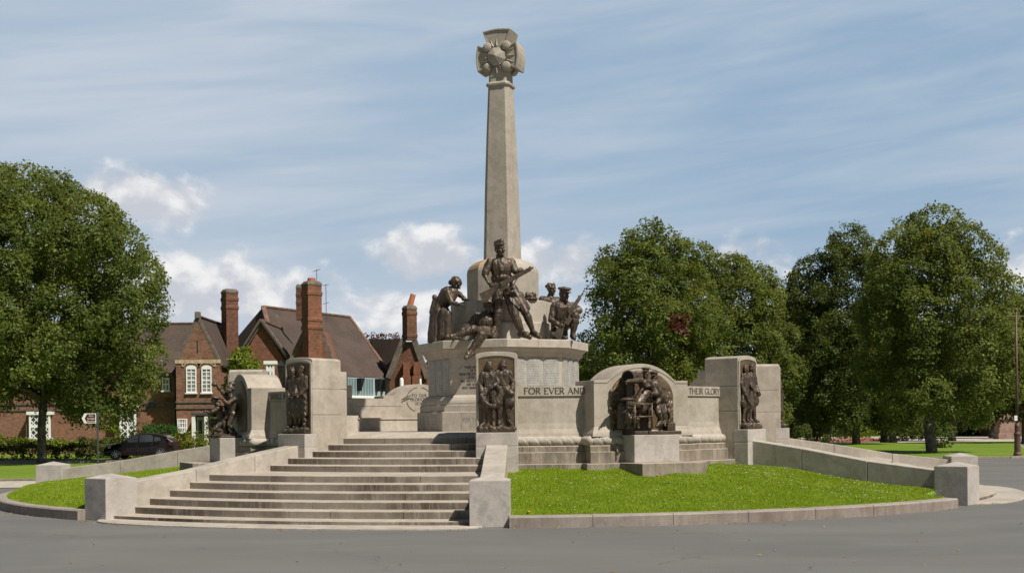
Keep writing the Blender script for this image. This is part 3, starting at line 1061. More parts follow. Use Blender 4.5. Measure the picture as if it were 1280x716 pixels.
STEP_LABELS = ['wide curved flight of stained stone steps nearest the road, below the cross',
               'curved stone steps at the right end, seen edge-on between two low walls',
               'curved stone steps behind the cross', 'curved stone steps at the left, behind the low wall and pier']
steps0 = make_steps()
for k in range(4):
    c = steps0 if k == 0 else copy_tree(steps0)
    c.location = rot_loc(FL[k], 9.5)
    c.rotation_euler.z = R_(FL[k])
    c['label'] = STEP_LABELS[k]


def make_cheek():
    m = MB()
    rs = [7.06, 8.25, 9.7, 11.14]

    def zt(r):
        return float(np.interp(r, [7.06, 8.25, 9.7, 11.14], [1.262, 1.090, 0.842, 0.672]))
    for i in range(3):
        ra, rb = rs[i] + 0.004, rs[i + 1] - 0.004
        p = []
        for z in (0, 1):
            for (r, o_) in ((ra, -0.21), (rb, -0.21), (rb, 0.21), (ra, 0.21)):
                p.append((o_, -r, zt(r) if z else 0.0))
        m.hexa(p)
    return m.build('cheek_wall', M_CHEEK, None, (0, -9.1, 0), bevel=0.012)


def make_pier():
    m = MB()
    h = 0.33
    rc = 11.46
    m.loft([[(sx * h, -rc + sy * h, z) for sx, sy in ((-1, -1), (1, -1), (1, 1), (-1, 1))] for z in (0.0, 0.755)])
    m.v[-4:] = m.v[-4:]
    m.add([(-h, -rc - h, 0.757), (h, -rc - h, 0.757), (h, -rc + h, 0.757), (-h, -rc + h, 0.757), (0, -rc, 0.842)], [(0, 1, 4), (1, 2, 4), (2, 3, 4), (3, 0, 4), (3, 2, 1, 0)])
    return m.build('stone_pier', M_PIER, None, (0, -rc, 0), bevel=0.008)


CH_L = {(0, -1): 'sloping stone wall up the left side of the front steps', (0, 1): 'sloping stone wall up the right side of the front steps, below the two-helmet bronze panel',
        (1, -1): 'long low sloping stone wall along the right edge of the front lawn', (1, 1): 'sloping stone wall on the far side of the right-hand steps',
        (2, -1): 'sloping stone wall of the back steps, on their right-hand side from behind', (2, 1): 'sloping stone wall of the back steps, on their left-hand side from behind',
        (3, -1): 'sloping stone wall on the far side of the left-hand steps', (3, 1): 'grey sloping stone wall behind the small left lawn, in front of the dark car'}
PI_L = {(0, -1): 'square stone pier with pyramid cap at the left foot of the front steps', (0, 1): 'square stone pier at the right foot of the front steps beside the lawn',
        (1, -1): 'stone pier with pyramid cap at the right corner of the front lawn', (1, 1): 'stone pier with pyramid cap behind the nearer one at the right-hand steps',
        (2, -1): 'stone pier of the back steps, right one from behind', (2, 1): 'stone pier of the back steps, left one from behind',
        (3, -1): 'far stone pier of the left-hand steps', (3, 1): 'leftmost stone pier with pyramid cap, beyond the small left lawn'}
ch0, pi0 = make_cheek(), make_pier()
first = True
for k in range(4):
    for s in (-1, 1):
        a = FL[k] + s * HA
        c = ch0 if first else copy_tree(ch0)
        p = pi0 if first else copy_tree(pi0)
        first = False
        c.location = rot_loc(a, 9.1)
        c.rotation_euler.z = R_(a)
        p.location = rot_loc(a, 11.46)
        p.rotation_euler.z = R_(a)
        tag(c, CH_L[(k, s)], 'low wall', 'sloping walls beside the steps')
        tag(p, PI_L[(k, s)], 'pier', 'piers at the feet of the steps')


def lawn_z(r, a, full=False):
    if full:
        q = max(0.0, 11.74 - r)
        return 0.175 + 0.17 * min(1.0, q / 0.40) + 0.096 * max(0.0, q - 0.40) + 0.01 * math.sin(a * 0.55 + r * 1.7)
    t = (11.72 - r) / (11.72 - 6.9)
    return 0.175 + 0.565 * (max(t, 0.0) ** 0.92) + 0.018 * math.sin(a * 0.55 + r * 1.7) + 0.012 * math.sin(a * 1.3 - r * 2.1)


def make_lawn(full=False):
    nr, na = 30, 60
    v, f = [], []
    for i in range(nr + 1):
        r = 6.4 + (11.74 - 6.4) * i / nr
        for j in range(na + 1):
            a = -26.2 + 52.4 * j / na
            if not full and a > 20.5 and r > 11.15:
                v.append((math.sin(R_(a)) * 11.15, -math.cos(R_(a)) * 11.15, lawn_z(11.15, a, full) - 0.3 * (r - 11.15)))
                continue
            v.append((math.sin(R_(a)) * r, -math.cos(R_(a)) * r, lawn_z(r, a, full)))
    for i in range(nr):
        for j in range(na):
            q = i * (na + 1) + j
            f.append((q, q + 1, q + na + 2, q + na + 1))
    m = MB()
    m.add(v, f)
    lawn = m.build('lawn', M_LAWN, None, (0, 0, 0), smooth=True)
    # blades
    N = 270000
    r = np.sqrt(rng.uniform(6.7 ** 2, 11.70 ** 2, N))
    # blades hang over the kerb a little
    lim = 26.1 - np.degrees(np.arcsin(0.22 / r))
    a = rng.uniform(-1, 1, N) * lim
    if not full:
        ok = ~((a > 20.5) & (r > 11.15))
        r, a = r[ok], a[ok]
        N = len(r)
    ar = np.radians(a)
    x, y = np.sin(ar) * r, -np.cos(ar) * r
    t = (11.72 - r) / (11.72 - 6.9)
    z = 0.175 + 0.565 * np.clip(t, 0, None) ** 0.92 + 0.018 * np.sin(a * 0.55 + r * 1.7) + 0.012 * np.sin(a * 1.3 - r * 2.1)
    if full:
        q = np.clip(11.74 - r, 0, None)
        z = 0.175 + 0.17 * np.clip(q / 0.40, 0, 1) + 0.096 * np.clip(q - 0.40, 0, None) + 0.01 * np.sin(a * 0.55 + r * 1.7)
    clump = 0.5 + 0.5 * np.sin(x * 3.1 + 1.3 * np.sin(y * 2.3)) * np.sin(y * 3.7 + 1.1 * np.sin(x * 1.9))
    h = (0.016 + 0.026 * rng.random(N)) * (0.7 + 0.6 * clump)
    th = rng.uniform(0, 2 * np.pi, N)
    w = 0.0055 + 0.005 * rng.random(N)
    lx, ly = rng.normal(0, 0.5, N) * h, rng.normal(0, 0.5, N) * h
    P = np.empty((N, 3, 3), np.float32)
    P[:, 0] = np.stack([x - np.cos(th) * w, y - np.sin(th) * w, z - 0.004], 1)
    P[:, 1] = np.stack([x + np.cos(th) * w, y + np.sin(th) * w, z - 0.004], 1)
    P[:, 2] = np.stack([x + lx, y + ly, z + h], 1)
    tint = np.clip(0.15 + 0.45 * clump + rng.normal(0, 0.22, N), 0, 1)
    me = np_mesh('grass', P.reshape(-1, 3), 3, np.repeat(tint, 3), M_BLADE)
    g = link('grass', me)
    return lawn, g


def np_mesh(name, verts, k, tint, m):
    """mesh of separate k-gons from a flat vertex array"""
    nv = len(verts)
    nf = nv // k
    me = bpy.data.meshes.new(name)
    me.vertices.add(nv)
    me.vertices.foreach_set('co', np.ascontiguousarray(verts, np.float32).reshape(-1))
    me.loops.add(nv)
    me.loops.foreach_set('vertex_index', np.arange(nv, dtype=np.int32))
    me.polygons.add(nf)
    me.polygons.foreach_set('loop_start', np.arange(0, nv, k, dtype=np.int32))
    at = me.attributes.new('tint', 'FLOAT', 'POINT')
    at.data.foreach_set('value', np.ascontiguousarray(tint, np.float32))
    me.materials.append(m)
    me.update()
    me.validate()
    return me


lawn0, grass0 = make_lawn()
lawn1, grass1 = make_lawn(True)


def make_kerb(a_end):
    mk = MB()
    n_k = 7
    w_ = (a_end + 24.6) / n_k
    for i in range(n_k):
        mk.arc([(11.95, 0.0), (11.95, 0.165), (11.93, 0.19), (11.70, 0.195), (11.70, 0.0)], -24.6 + w_ * i + 0.02, -24.6 + w_ * (i + 1) - 0.02, 8)
    return mk.build('kerb', M_KERB)


kerb0, kerb1 = make_kerb(20.6), make_kerb(24.6)
for k in range(4):
    for src, kind in ((lawn0, 'structure'), (grass0, 'stuff'), (kerb0, 'structure')):
        if k == 3:
            c = {lawn0: lawn1, grass0: grass1, kerb0: kerb1}[src]
        else:
            c = src if k == 0 else copy_tree(src)
        c.rotation_euler.z = R_(QD[k])
        c['kind'] = kind
# daisies and dandelions in the two lawns one can see
dv, dt = [], []
for k, cnt in ((0, 330), (3, 70)):
    for i in range(cnt):
        r = 7.3 + 4.3 * random.random()
        a = random.uniform(-25, 25) * 0.97
        if k == 0 and random.random() < 0.45:
            a = random.uniform(8, 24)
        z = lawn_z(r, a, k == 3) + 0.045
        ang = R_(a + QD[k])
        cx_, cy_ = math.sin(ang) * r, -math.cos(ang) * r
        s = random.uniform(0.008, 0.017)
        for j in range(6):
            t0, t1 = j * math.pi / 3, (j + 1) * math.pi / 3
            dv += [(cx_, cy_, z + 0.003), (cx_ + s * math.cos(t0), cy_ + s * math.sin(t0), z), (cx_ + s * math.cos(t1), cy_ + s * math.sin(t1), z)]
tag(link('daisies', np_mesh('daisies', np.array(dv), 3, np.zeros(len(dv)), M_DAISY)), kind='stuff')
for (px_, py_, lab) in ((674, 642.5, 'small yellow flower at the kerb edge of the front lawn, near the right pier'), (834, 594, 'small yellow flower below the gun relief on the front lawn'),
                        (822, 592.5, 'small yellow flower beside the slab under the gun relief'), (220, 580.8, 'small yellow flower at the top of the small left lawn')):
    best = None
    for i in range(400):
        r = 6.9 + 4.8 * i / 399
        # walk along the lawn radius until the photo row matches
        for q in (QD[0], QD[3]):
            for a in np.linspace(-25, 25, 26):
                X, Y, Z_ = math.sin(R_(a + q)) * r, -math.cos(R_(a + q)) * r, lawn_z(r, a, q == QD[3]) + 0.04
                d = CD + Y
                aa, bb = FPX * (X - CX0) / d, _oy + FPX * (EYE - Z_) / d
                e = abs(640 + aa * _cr + bb * _sr - px_) + abs(358 - aa * _sr + bb * _cr - py_)
                if best is None or e < best[0]:
                    best = (e, X, Y, Z_)
    e, X, Y, Z_ = best
    mf = MB()
    mf.lathe([(0.006, -0.012), (0.020, 0.0), (0.024, 0.010), (0.008, 0.016)], 10)
    mf.tube([(0, 0, -0.05), (0, 0, -0.01)], 0.003, 5)
    f_ = mf.build('dandelion', M_DAND)
    f_.location = (X, Y, Z_)
    tag(f_, lab, 'flower', 'dandelions in the lawns')
# fallen leaves along the kerb and on the road
lv, lt = [], []
for i in range(230):
    if i < 150:
        a = random.uniform(-60, 75)
        r = 12.0 + abs(random.gauss(0, 0.10)) + (0.3 if abs(a - A0) < 18 else 0)
        x, y = math.sin(R_(a)) * r, -math.cos(R_(a)) * r
    else:
        x, y = random.uniform(-12, 12), random.uniform(-20, -10)
        if math.hypot(x, y) < 12.4:
            continue
    s = random.uniform(0.016, 0.038)
    t = random.uniform(0, 6.28)
    z = 0.006 + random.random() * 0.012
    c_, s_ = math.cos(t) * s, math.sin(t) * s
    lv += [(x - c_, y - s_, z), (x + s_ * 0.5, y - c_ * 0.5, z + 0.012), (x + c_, y + s_, z + 0.002), (x - s_ * 0.5, y + c_ * 0.5, z + 0.008)]
    lt += [random.random()] * 4
tag(link('fallen_leaves', np_mesh('fallen_leaves', np.array(lv), 4, np.array(lt), M_FALL)), kind='stuff')


# ------------------------------------------------------------------ MEMORIAL: parapet quarters
def arch_outline(hw, z0, zs, hc, rise, n=18):
    pts = [(-hw, z0), (hw, z0), (hw, zs)]
    rad = (hc * hc + rise * rise) / (2 * rise)
    t = math.asin(hc / rad)
    cz = zs + rise - rad
    for i in range(n + 1):
        q = t - 2 * t * i / n
        pts.append((rad * math.sin(q), cz + rad * math.cos(q)))
    pts.append((-hw, zs))
    return pts


def plate_outline(hw, z0, zs, rise, n=20):
    return [(-hw, z0), (hw, z0)] + [(hw * math.cos(math.pi * i / n), zs + rise * math.sin(math.pi * i / n)) for i in range(n + 1)]


def torus_arc(m, rc, zc, rad, a0, a1, n, turns):
    rings = []
    for i in range(n + 1):
        a = a0 + (a1 - a0) * i / n
        ring = []
        for j in range(16):
            t = 2 * math.pi * j / 16
            ph = (a - a0) / (a1 - a0) * turns + 2.0 * t / (2 * math.pi)
            fr = ph % 1.0
            rr = rad * (0.92 + 0.12 * fr - (0.26 if fr < 0.10 else 0.0))
            r = rc + rr * math.cos(t)
            ring.append((math.sin(R_(a)) * r, -math.cos(R_(a)) * r, zc + rr * 1.05 * math.sin(t)))
        rings.append(ring)
    m.loft(rings)


def make_quarter():
    rb = 6.4
    off = (0, -rb, 0)
    t = thing('parapet_wall', None, 'parapet', rot_loc(0, rb), 0.0, 'curved parapet walls round the memorial')
    MB().arc([(6.47, 1.405), (6.455, 1.47), (6.42, 1.56), (6.402, 1.68), (6.400, 2.228), (5.95, 2.228), (5.95, 1.405)], -23.2, 23.2, 48).build('wall', M_WALL, t, off, smooth=False)
    MB().arc([(6.43, 2.232), (6.43, 2.438), (5.94, 2.450), (5.94, 2.232)], -23.1, 23.1, 48).build('inscription_band', M_WALL, t, off)
    # panel with arched head
    m = MB()
    ol = arch_outline(1.12, 1.60, 2.535, 0.80, 0.345)
    m.prism([(o_, -6.72, z) for o_, z in ol], (0, 0.80, 0))
    pn = m.build('arched_panel', M_WALL, t, off, bevel=0.010)
    m = MB()
    m.loft([[(-1.12 - e, -6.72 - e, z), (1.12 + e, -6.72 - e, z), (1.12 + e, -5.93, z), (-1.12 - e, -5.93, z)] for e, z in ((0.085, 1.40), (0.07, 1.46), (0.03, 1.535), (0.002, 1.603))])
    m.build('panel_foot', M_WALL, t, off)
    # hood line above the plate
    m = MB()
    ring_o = arch_outline(1.123, 1.6, 2.50, 0.79, 0.30, 24)[3:-1]
    for (xa, za), (xb, zb) in zip(ring_o[:-1], ring_o[1:]):
        m.beam((xa, -6.722, za), (xb, -6.722, zb), 0.012, 0.012, (0, 1, 0))
    for s in (-1, 1):
        m.beam((s * 1.118, -6.722, 2.485), (s * 0.80, -6.722, 2.485), 0.012, 0.012, (0, 1, 0))
    m.build('hood_joint', M_PLINTH, t, off)
    # laurel torus
    m = MB()
    torus_arc(m, 6.47, 1.312, 0.098, -23.0, -8.6, 190, 7)
    torus_arc(m, 6.47, 1.312, 0.098, 8.6, 23.0, 190, 7)
    torus_arc(m, 6.80, 1.312, 0.098, -10.45, 10.45, 240, 10)
    for s in (-1, 1):
        m.capsule((s * 1.215, -6.70, 1.312), (s * 1.17, -6.30, 1.312), 0.095, 0.095, 14)
    m.build('laurel_moulding', M_TORUS, t, off, smooth=True)
    # plinth courses
    m = MB()
    m.arc([(6.555, 1.095), (6.555, 1.205), (6.53, 1.222), (5.95, 1.222), (5.95, 1.095)], -23.1, 23.1, 40)
    m.arc([(6.615, 0.862), (6.615, 1.085), (6.60, 1.094), (5.95, 1.094), (5.95, 0.862)], -23.0, 23.0, 40)
    m.arc([(6.80, 0.2), (6.80, 0.850), (6.79, 0.860), (5.95, 0.860), (5.95, 0.2)], -22.9, 22.9, 40)
    m.arc([(6.885, 1.097), (6.885, 1.207), (6.86, 1.224), (6.0, 1.224), (6.0, 1.097)], -10.4, 10.4, 20)
    m.arc([(6.945, 0.866), (6.945, 1.087), (6.93, 1.096), (6.0, 1.096), (6.0, 0.866)], -10.5, 10.5, 20)
    m.arc([(7.13, 0.2), (7.13, 0.853), (7.12, 0.863), (6.0, 0.863), (6.0, 0.2)], -11.6, 11.6, 20)
    m.build('plinth', M_PLINTH, t, off)
    m = MB()
    m.box(-0.53, 0.53, -7.30, -6.74, 0.868, 1.425)
    m.build('relief_pedestal', M_PIER, t, off, bevel=0.012)
    m = MB()
    m.box(-0.74, 0.74, -7.95, -7.02, 0.25, 0.872)
    m.build('base_slab', M_PLINTH, t, off, bevel=0.012)
    # seat along the inside, inner face of the wall
    MB().arc([(5.20, 1.46), (5.20, 1.84), (5.17, 1.845), (5.17, 1.89), (5.955, 1.895), (5.955, 1.46)], -26.6, 26.6, 40).build('bench', M_ST, t, off)
    # bronze plate
    m = MB()
    po = plate_outline(0.745, 1.50, 2.18, 0.56)
    m.prism([(o_, -6.745, z) for o_, z in po], (0, 0.05, 0))
    pl = m.build('bronze_plate', M_BZL, t, off)
    return t


QL = ['curved stone parapet reading FOR EVER AND THEIR GLORY, with the gun crew bronze in its arch', 'curved stone parapet at the back right of the cross',
      'curved stone parapet behind the cross, its inner arch reading TO OUR GLORIOUS DEAD', 'curved stone parapet on the left, its band reading SHALL REMAIN, seen from the side']
q0 = make_quarter()
quarters = []
for k in range(4):
    c = q0 if k == 0 else copy_tree(q0)
    c.location = rot_loc(QD[k], 6.4)
    c.rotation_euler.z = R_(QD[k])
    c['label'] = QL[k]
    quarters.append(c)


def ring_fn(r, z0):
    def fn(x, y, k):
        a = x / r
        return (math.sin(a) * (r + k), -math.cos(a) * (r + k), z0 + y)
    return fn


def letters(parent, s, a0, a1, r, z0, h):
    """cut inscription on the band between two angles of the quarter's own frame"""
    m = MB()
    w = R_(a1 - a0) * r
    put_text(m, s, h, ring_fn(r + 0.003, z0), x_start=R_(a0) * r, width=w, sw=0.17)
    return m.build('inscription', M_LET, parent, (0, -6.4, 0))


letters(quarters[0], 'FOR EVER AND', -21.3, -9.95, 6.43, 2.272, 0.122)
letters(quarters[0], 'THEIR GLORY', 13.0, 22.3, 6.43, 2.272, 0.122)
letters(quarters[3], 'SHALL REMAIN', 11.0, 22.2, 6.43, 2.272, 0.122)
# inner arch of the back-left quarter: wreath, palm and dedication (this quarter stands at QD[2] or QD[3]+... seen from inside)
inner = min(quarters, key=lambda q: abs(((math.degrees(q.rotation_euler.z) + 154.7 + 180) % 360) - 180))
m = MB()
rin_ = 5.92 - 0.002


def infn(cx_, cz_):
    def fn(x, y, k):
        return (-(cx_ + x), -(rin_ - k), cz_ + y)
    return fn


for s, z, h in (('TO  OUR', 2.50, 0.085), ('GLORIOUS', 2.385, 0.085), ('DEAD', 2.265, 0.085)):
    put_text(m, s, h, infn(0.0, z), x_center=0.0, sw=0.20, serif=False, gap=0.16)
for (t0, t1) in ((100, 170), (190, 250), (290, 350), (10, 80)):
    pp = arcpts(0, 2.42, 0.40, 0.36, t0, t1, 14)
    for (xa, za), (xb, zb) in zip(pp[:-1], pp[1:]):
        m.beam((-xa, -rin_, za), (-xb, -rin_, zb), 0.018, 0.010, (0, 1, 0))
# palm branch left of the wreath
for i in range(9):
    t = i / 8.0
    x0, z0 = -0.98 + 0.62 * t, 2.10 + 0.36 * math.sin(t * 1.5)
    for q in (-1, 1):
        m.beam((-x0, -rin_, z0), (-(x0 + 0.16), -rin_, z0 + 0.06 * q + 0.05), 0.012, 0.010, (0, 1, 0))
m.beam((0.98, -rin_, 2.10), (0.36, -rin_, 2.46), 0.014, 0.010, (0, 1, 0))
m.build('inscription', M_LET, inner, (0, -6.4, 0))


# ------------------------------------------------------------------ MEMORIAL: pylons with relief panels
def relief_pair(kind):
    """two figures standing side by side in the frame of a pylon (origin: foot of the plate)"""
    out = []
    if kind == 'airmen':
        A = stand(1.30, elL=(-0.26, 0.0, 1.16), wrL=(-0.21, -0.12, 0.92), elR=(0.24, -0.08, 1.20), wrR=(0.10, -0.2, 1.10), face=(0.35, -0.93, -0.12),
                  knL=(-0.12, -0.03, 0.52), anL=(-0.16, 0.02, 0.1), toL=(-0.25, -0.12, 0.03), toR=(0.10, -0.18, 0.03))
        B = stand(1.30, elL=(-0.24, -0.04, 1.18), wrL=(-0.14, -0.16, 1.02), elR=(0.27, 0.0, 1.15), wrR=(0.22, -0.14, 0.93), face=(-0.1, -1, -0.05),
                  toR=(0.22, -0.14, 0.03), anR=(0.15, 0.0, 0.1))
        out = [(A, 'helmet', (-0.145, 0.02)), (B, 'helmet', (0.135, 0.05))]
    else:
        A = stand(1.30, elL=(-0.24, 0.0, 1.16), wrL=(-0.05, -0.17, 0.95), elR=(0.20, -0.06, 1.18), wrR=(0.17, -0.2, 0.96), face=(0.75, -0.66, 0.0))
        B = stand(1.30, elL=(-0.20, -0.03, 1.16), wrL=(-0.10, -0.2, 0.98), elR=(0.23, -0.02, 1.15), wrR=(0.08, -0.2, 0.95), face=(-0.15, -1, -0.1))
        out = [(A, 'curls', (-0.15, 0.02)), (B, 'curls', (0.125, 0.04))]
    figs = []
    for i, (J, st, (ox, oz)) in enumerate(out):
        m = MB()
        s = 1.30 / 1.8
        body_prims(m, J, s * 1.06, st, puttee=(kind == 'airmen'), sleeve=1.25, curl=0.8, loose=1.12)
        if kind == 'airmen':
            # long coat skirts
            for sx in (-1, 1):
                m.capsule((sx * 0.08, 0, 0.70), (sx * 0.12, -0.01, 0.46), 0.10, 0.115)
            if i == 0:
                pp = [(-0.16, -0.14, 0.62), (-0.10, -0.16, 0.50), (0.0, -0.17, 0.42), (0.10, -0.16, 0.40)]
                for a_, b_ in zip(pp[:-1], pp[1:]):
                    m.capsule(a_, b_, 0.035, 0.045)
            else:
                m.capsule((0.10, -0.14, 0.66), (0.17, -0.12, 0.62), 0.05, 0.05)
        else:
            m.capsule((-0.06, 0, 0.72), (-0.08, -0.01, 0.30), 0.105, 0.10)
            m.capsule((0.06, 0, 0.72), (0.08, -0.01, 0.30), 0.105, 0.10)
            if i == 1:
                for q in range(14):
                    m.ell((0.16 + 0.03 * math.sin(q * 2.1), -0.10, 0.66 - q * 0.040), 0.045, 0.04, 0.035, nu=8, nv=6)
        m.v = [(x + ox, y * 0.72 - 0.045, z + oz) for x, y, z in m.v]
        figs.append(sculpt('figure', m, 0.0085, 2, (0, 0, 0), 0.011, 16.0, seed=i * 3.1))
    return figs


def make_pylon(kind):
    rb = 6.87
    off = (0, -rb, 0)
    t = thing('relief_pylon', None, 'pylon', rot_loc(0, rb), 0.0, 'pylons with bronze relief panels beside the steps')
    g = 0.009
    m = MB()
    m.box(-0.415, 0.415, -6.87, -6.05, 0.05, 1.90 - g)
    m.box(-0.413, 0.413, -6.868, -6.052, 1.89, 1.91)
    m.box(-0.415, 0.415, -6.87, -6.05, 1.90 + g, 2.44 - g)
    m.box(-0.413, 0.413, -6.868, -6.052, 2.43, 2.45)
    ol = [(-0.415, 2.44 + g), (0.415, 2.44 + g), (0.415, 3.04)] + [(0.415 * math.cos(math.pi * (0.04 + 0.92 * i / 12)), 3.04 + 0.075 * math.sin(math.pi * (0.04 + 0.92 * i / 12)) ** 0.8) for i in range(13)] + [(-0.415, 3.04)]
    m.prism([(o_, -6.87, z) for o_, z in ol], (0, 0.82, 0))
    m.build('shaft', M_WALL, t, off, bevel=0.014)
    m = MB()
    m.box(-0.405, 0.405, -6.06, -5.865, 0.05, 2.44 - g)
    m.box(-0.405, 0.405, -6.06, -5.865, 2.44 + g, 2.82)
    m.build('inner_block', M_WALL, t, off, bevel=0.014)
    m = MB()
    m.box(-0.418, 0.418, -7.10, -6.75, 0.10, 1.225 - g)
    m.box(-0.416, 0.416, -7.098, -6.76, 1.21, 1.24)
    m.box(-0.418, 0.418, -7.10, -6.75, 1.225 + g, 1.505)
    m.build('pedestal', M_PIER, t, off, bevel=0.012)
    # raised rim
    m = MB()
    top = [(-0.40, 2.965)] + [(0.40 * math.cos(math.pi * (1 - i / 14)), 2.965 + 0.085 * math.sin(math.pi * i / 14)) for i in range(1, 14)] + [(0.40, 2.965)]
    for s in (-1, 1):
        m.box(s * 0.38 - 0.02, s * 0.38 + 0.02, -6.895, -6.86, 1.508, 2.965)
    for (xa, za), (xb, zb) in zip(top[:-1], top[1:]):
        m.beam((xa * 0.955, -6.8775, za), (xb * 0.955, -6.8775, zb), 0.036, 0.04, (0, 1, 0))
    m.build('rim', M_WALL, t, off)
    m = MB()
    po = [(-0.36, 1.512), (0.36, 1.512), (0.36, 2.93)] + [(0.36 * math.cos(math.pi * i / 12), 2.93 + 0.075 * math.sin(math.pi * i / 12)) for i in range(1, 12)] + [(-0.36, 2.93)]
    m.prism([(o_, -6.876, z) for o_, z in po], (0, 0.03, 0))
    rel = m.build('relief_panel', M_BZL, t, off)
    m = MB()
    for i in range(14):
        m.ell((-0.33 + 0.66 * i / 13, -0.05 - 0.06 * random.random(), 1.56 + 0.05 * random.random()), 0.07, 0.075 + 0.04 * random.random(), 0.045 + 0.02 * random.random(), nu=10, nv=6)
    m.box(-0.355, 0.355, -0.17, 0.01, 1.515, 1.575)
    rk = sculpt('rock_base', m, 0.012, 2, (0, 0, 0), 0.012, 12.0, parent=rel)
    for f_ in relief_pair(kind):
        f_.parent = rel
        f_.location = (0, 0, 1.60)
    return t


PY_L = {(0, -1): 'stone pylon left of the front steps, bronze panel of two bare-headed children', (0, 1): 'stone pylon right of the front steps, bronze panel of two helmeted figures',
        (1, -1): 'stone pylon at the right end of the front parapet, bronze panel turned to the right', (1, 1): 'lower-looking stone pylon behind at the far right, its bronze panel seen edge-on',
        (2, -1): 'stone pylon at the back steps hidden behind the right parapet', (2, 1): 'stone pylon at the back steps hidden behind the cross base',
        (3, -1): 'stone pylon at the back of the left steps', (3, 1): 'stone pylon behind the left arched parapet, in front of the brick houses'}
pyA, pyB = make_pylon('airmen'), make_pylon('children')
usedA = usedB = False
for k in range(4):
    for s in (-1, 1):
        a = FL[k] + s * HA
        useA = (k, s) in ((0, 1), (1, -1), (2, 1), (3, 1))
        if useA:
            c = copy_tree(pyA) if usedA else pyA
            usedA = True
        else:
            c = copy_tree(pyB) if usedB else pyB
            usedB = True
        c.location = rot_loc(a, 6.87)
        c.rotation_euler.z = R_(a)
        c['label'] = PY_L[(k, s)]

# ------------------------------------------------------------------ gun crew relief (front parapet) and climbing soldiers (left parapet)
AQ = QD[0]


def G(u, v, r):
    """relief position from the enlarged photo detail (x = 760 + u/7.16, y = 450 + v/7.16), r metres from the cross axis"""
    o_, z = FR(760 + u / 7.16, 450 + v / 7.16, AQ, r)
    return (o_, -r, z)


OFFQ = (0, -6.4, 0)
crew = tag(thing('bronze_relief', None, None, (0, 0, 0)), None)
bpy.data.objects.remove(crew)


def relief_part(name, mbx, parent, vox=0.009, amp=0.010, freq=12, seed=0.0):
    return sculpt(name, mbx, vox, 2, OFFQ, amp, freq, parent=parent, seed=seed)


gp = [c for c in bpy.data.objects if c.parent == quarters[0] and c.name.startswith('bronze_plate')][0]
s9 = 0.80
m = MB()
J = dict(head=G(338, 112, 7.12), face=(-0.62, -0.75, -0.05), neck=G(335, 150, 7.08), shL=G(292, 178, 7.10), shR=G(384, 190, 7.02), elL=G(225, 186, 7.20), elR=G(400, 225, 7.05),
         wrL=G(172, 192, 7.32), wrR=G(350, 235, 7.18), pel=G(335, 300, 7.02), hipL=G(315, 310, 7.04), hipR=G(360, 310, 7.02),
         knL=G(290, 440, 7.10), knR=G(375, 450, 7.08), anL=G(262, 560, 7.12), anR=G(372, 560, 7.10), toL=G(232, 600, 7.24), toR=G(365, 605, 7.25))
body_prims(m, J, s9, 'peaked', False, 1.35, True, 0.3, True, None, 1.15)
m.capsule(G(320, 310, 7.06), G(262, 400, 7.16), 0.15, 0.11)
m.capsule(G(350, 310, 7.04), G(300, 440, 7.12), 0.14, 0.10)
relief_part('figure', m, gp)
m = MB()
J = dict(head=G(414, 148, 7.02), face=(-0.7, -0.7, -0.1), neck=G(420, 185, 7.0), shL=G(395, 225, 7.08), shR=G(452, 240, 7.02), elL=G(430, 300, 7.25), elR=G(490, 320, 7.08),
         wrL=G(400, 300, 7.28), wrR=G(440, 378, 7.22), pel=G(450, 380, 7.05), hipL=G(430, 390, 7.08), hipR=G(465, 390, 7.05), knL=G(450, 470, 7.18), knR=G(490, 470, 7.10),
         anL=G(475, 545, 7.12), anR=G(505, 545, 7.08), toL=G(430, 590, 7.22), toR=G(510, 585, 7.22))
body_prims(m, J, s9, 'peaked', False, 1.4, True, 0.6, True, None, 1.25)
m.capsule(G(410, 230, 7.1), G(470, 330, 7.1), 0.14, 0.13)
relief_part('figure', m, gp, seed=4)
# crouching loader on the left and small figure at the back right
m = MB()
J = dict(head=G(195, 425, 7.22), face=(0.5, -0.8, -0.2), neck=G(215, 450, 7.16), shL=G(185, 470, 7.18), shR=G(250, 450, 7.14), elL=G(190, 520, 7.24), elR=G(285, 450, 7.22), wrL=G(225, 540, 7.28), wrR=G(300, 420, 7.28),
         pel=G(190, 540, 7.10), hipL=G(180, 550, 7.12), hipR=G(205, 550, 7.1), knL=G(200, 520, 7.26), knR=G(255, 530, 7.24), anL=G(190, 590, 7.2), anR=G(250, 585, 7.18), toL=G(215, 605, 7.28), toR=G(275, 605, 7.28))
body_prims(m, J, s9 * 0.95, 'sidecap', False, 1.3, True, 0.7, True, None, 1.15)
relief_part('figure', m, gp, seed=8)
m = MB()
J = dict(head=G(492, 275, 6.86), face=(-0.5, -0.85, 0), neck=G(500, 300, 6.84), shL=G(485, 320, 6.86), shR=G(530, 325, 6.82), elL=G(500, 350, 6.92), elR=G(550, 370, 6.86), wrL=G(515, 362, 6.95), wrR=G(535, 400, 6.9),
         pel=G(525, 410, 6.84), hipL=G(515, 415, 6.86), hipR=G(535, 415, 6.84), knL=G(510, 470, 6.94), knR=G(545, 470, 6.9), anL=G(520, 530, 6.88), anR=G(550, 530, 6.86), toL=G(505, 545, 6.95), toR=G(545, 545, 6.93))
body_prims(m, J, s9 * 0.7, 'sidecap', False, 1.2)
relief_part('figure', m, gp, seed=9)
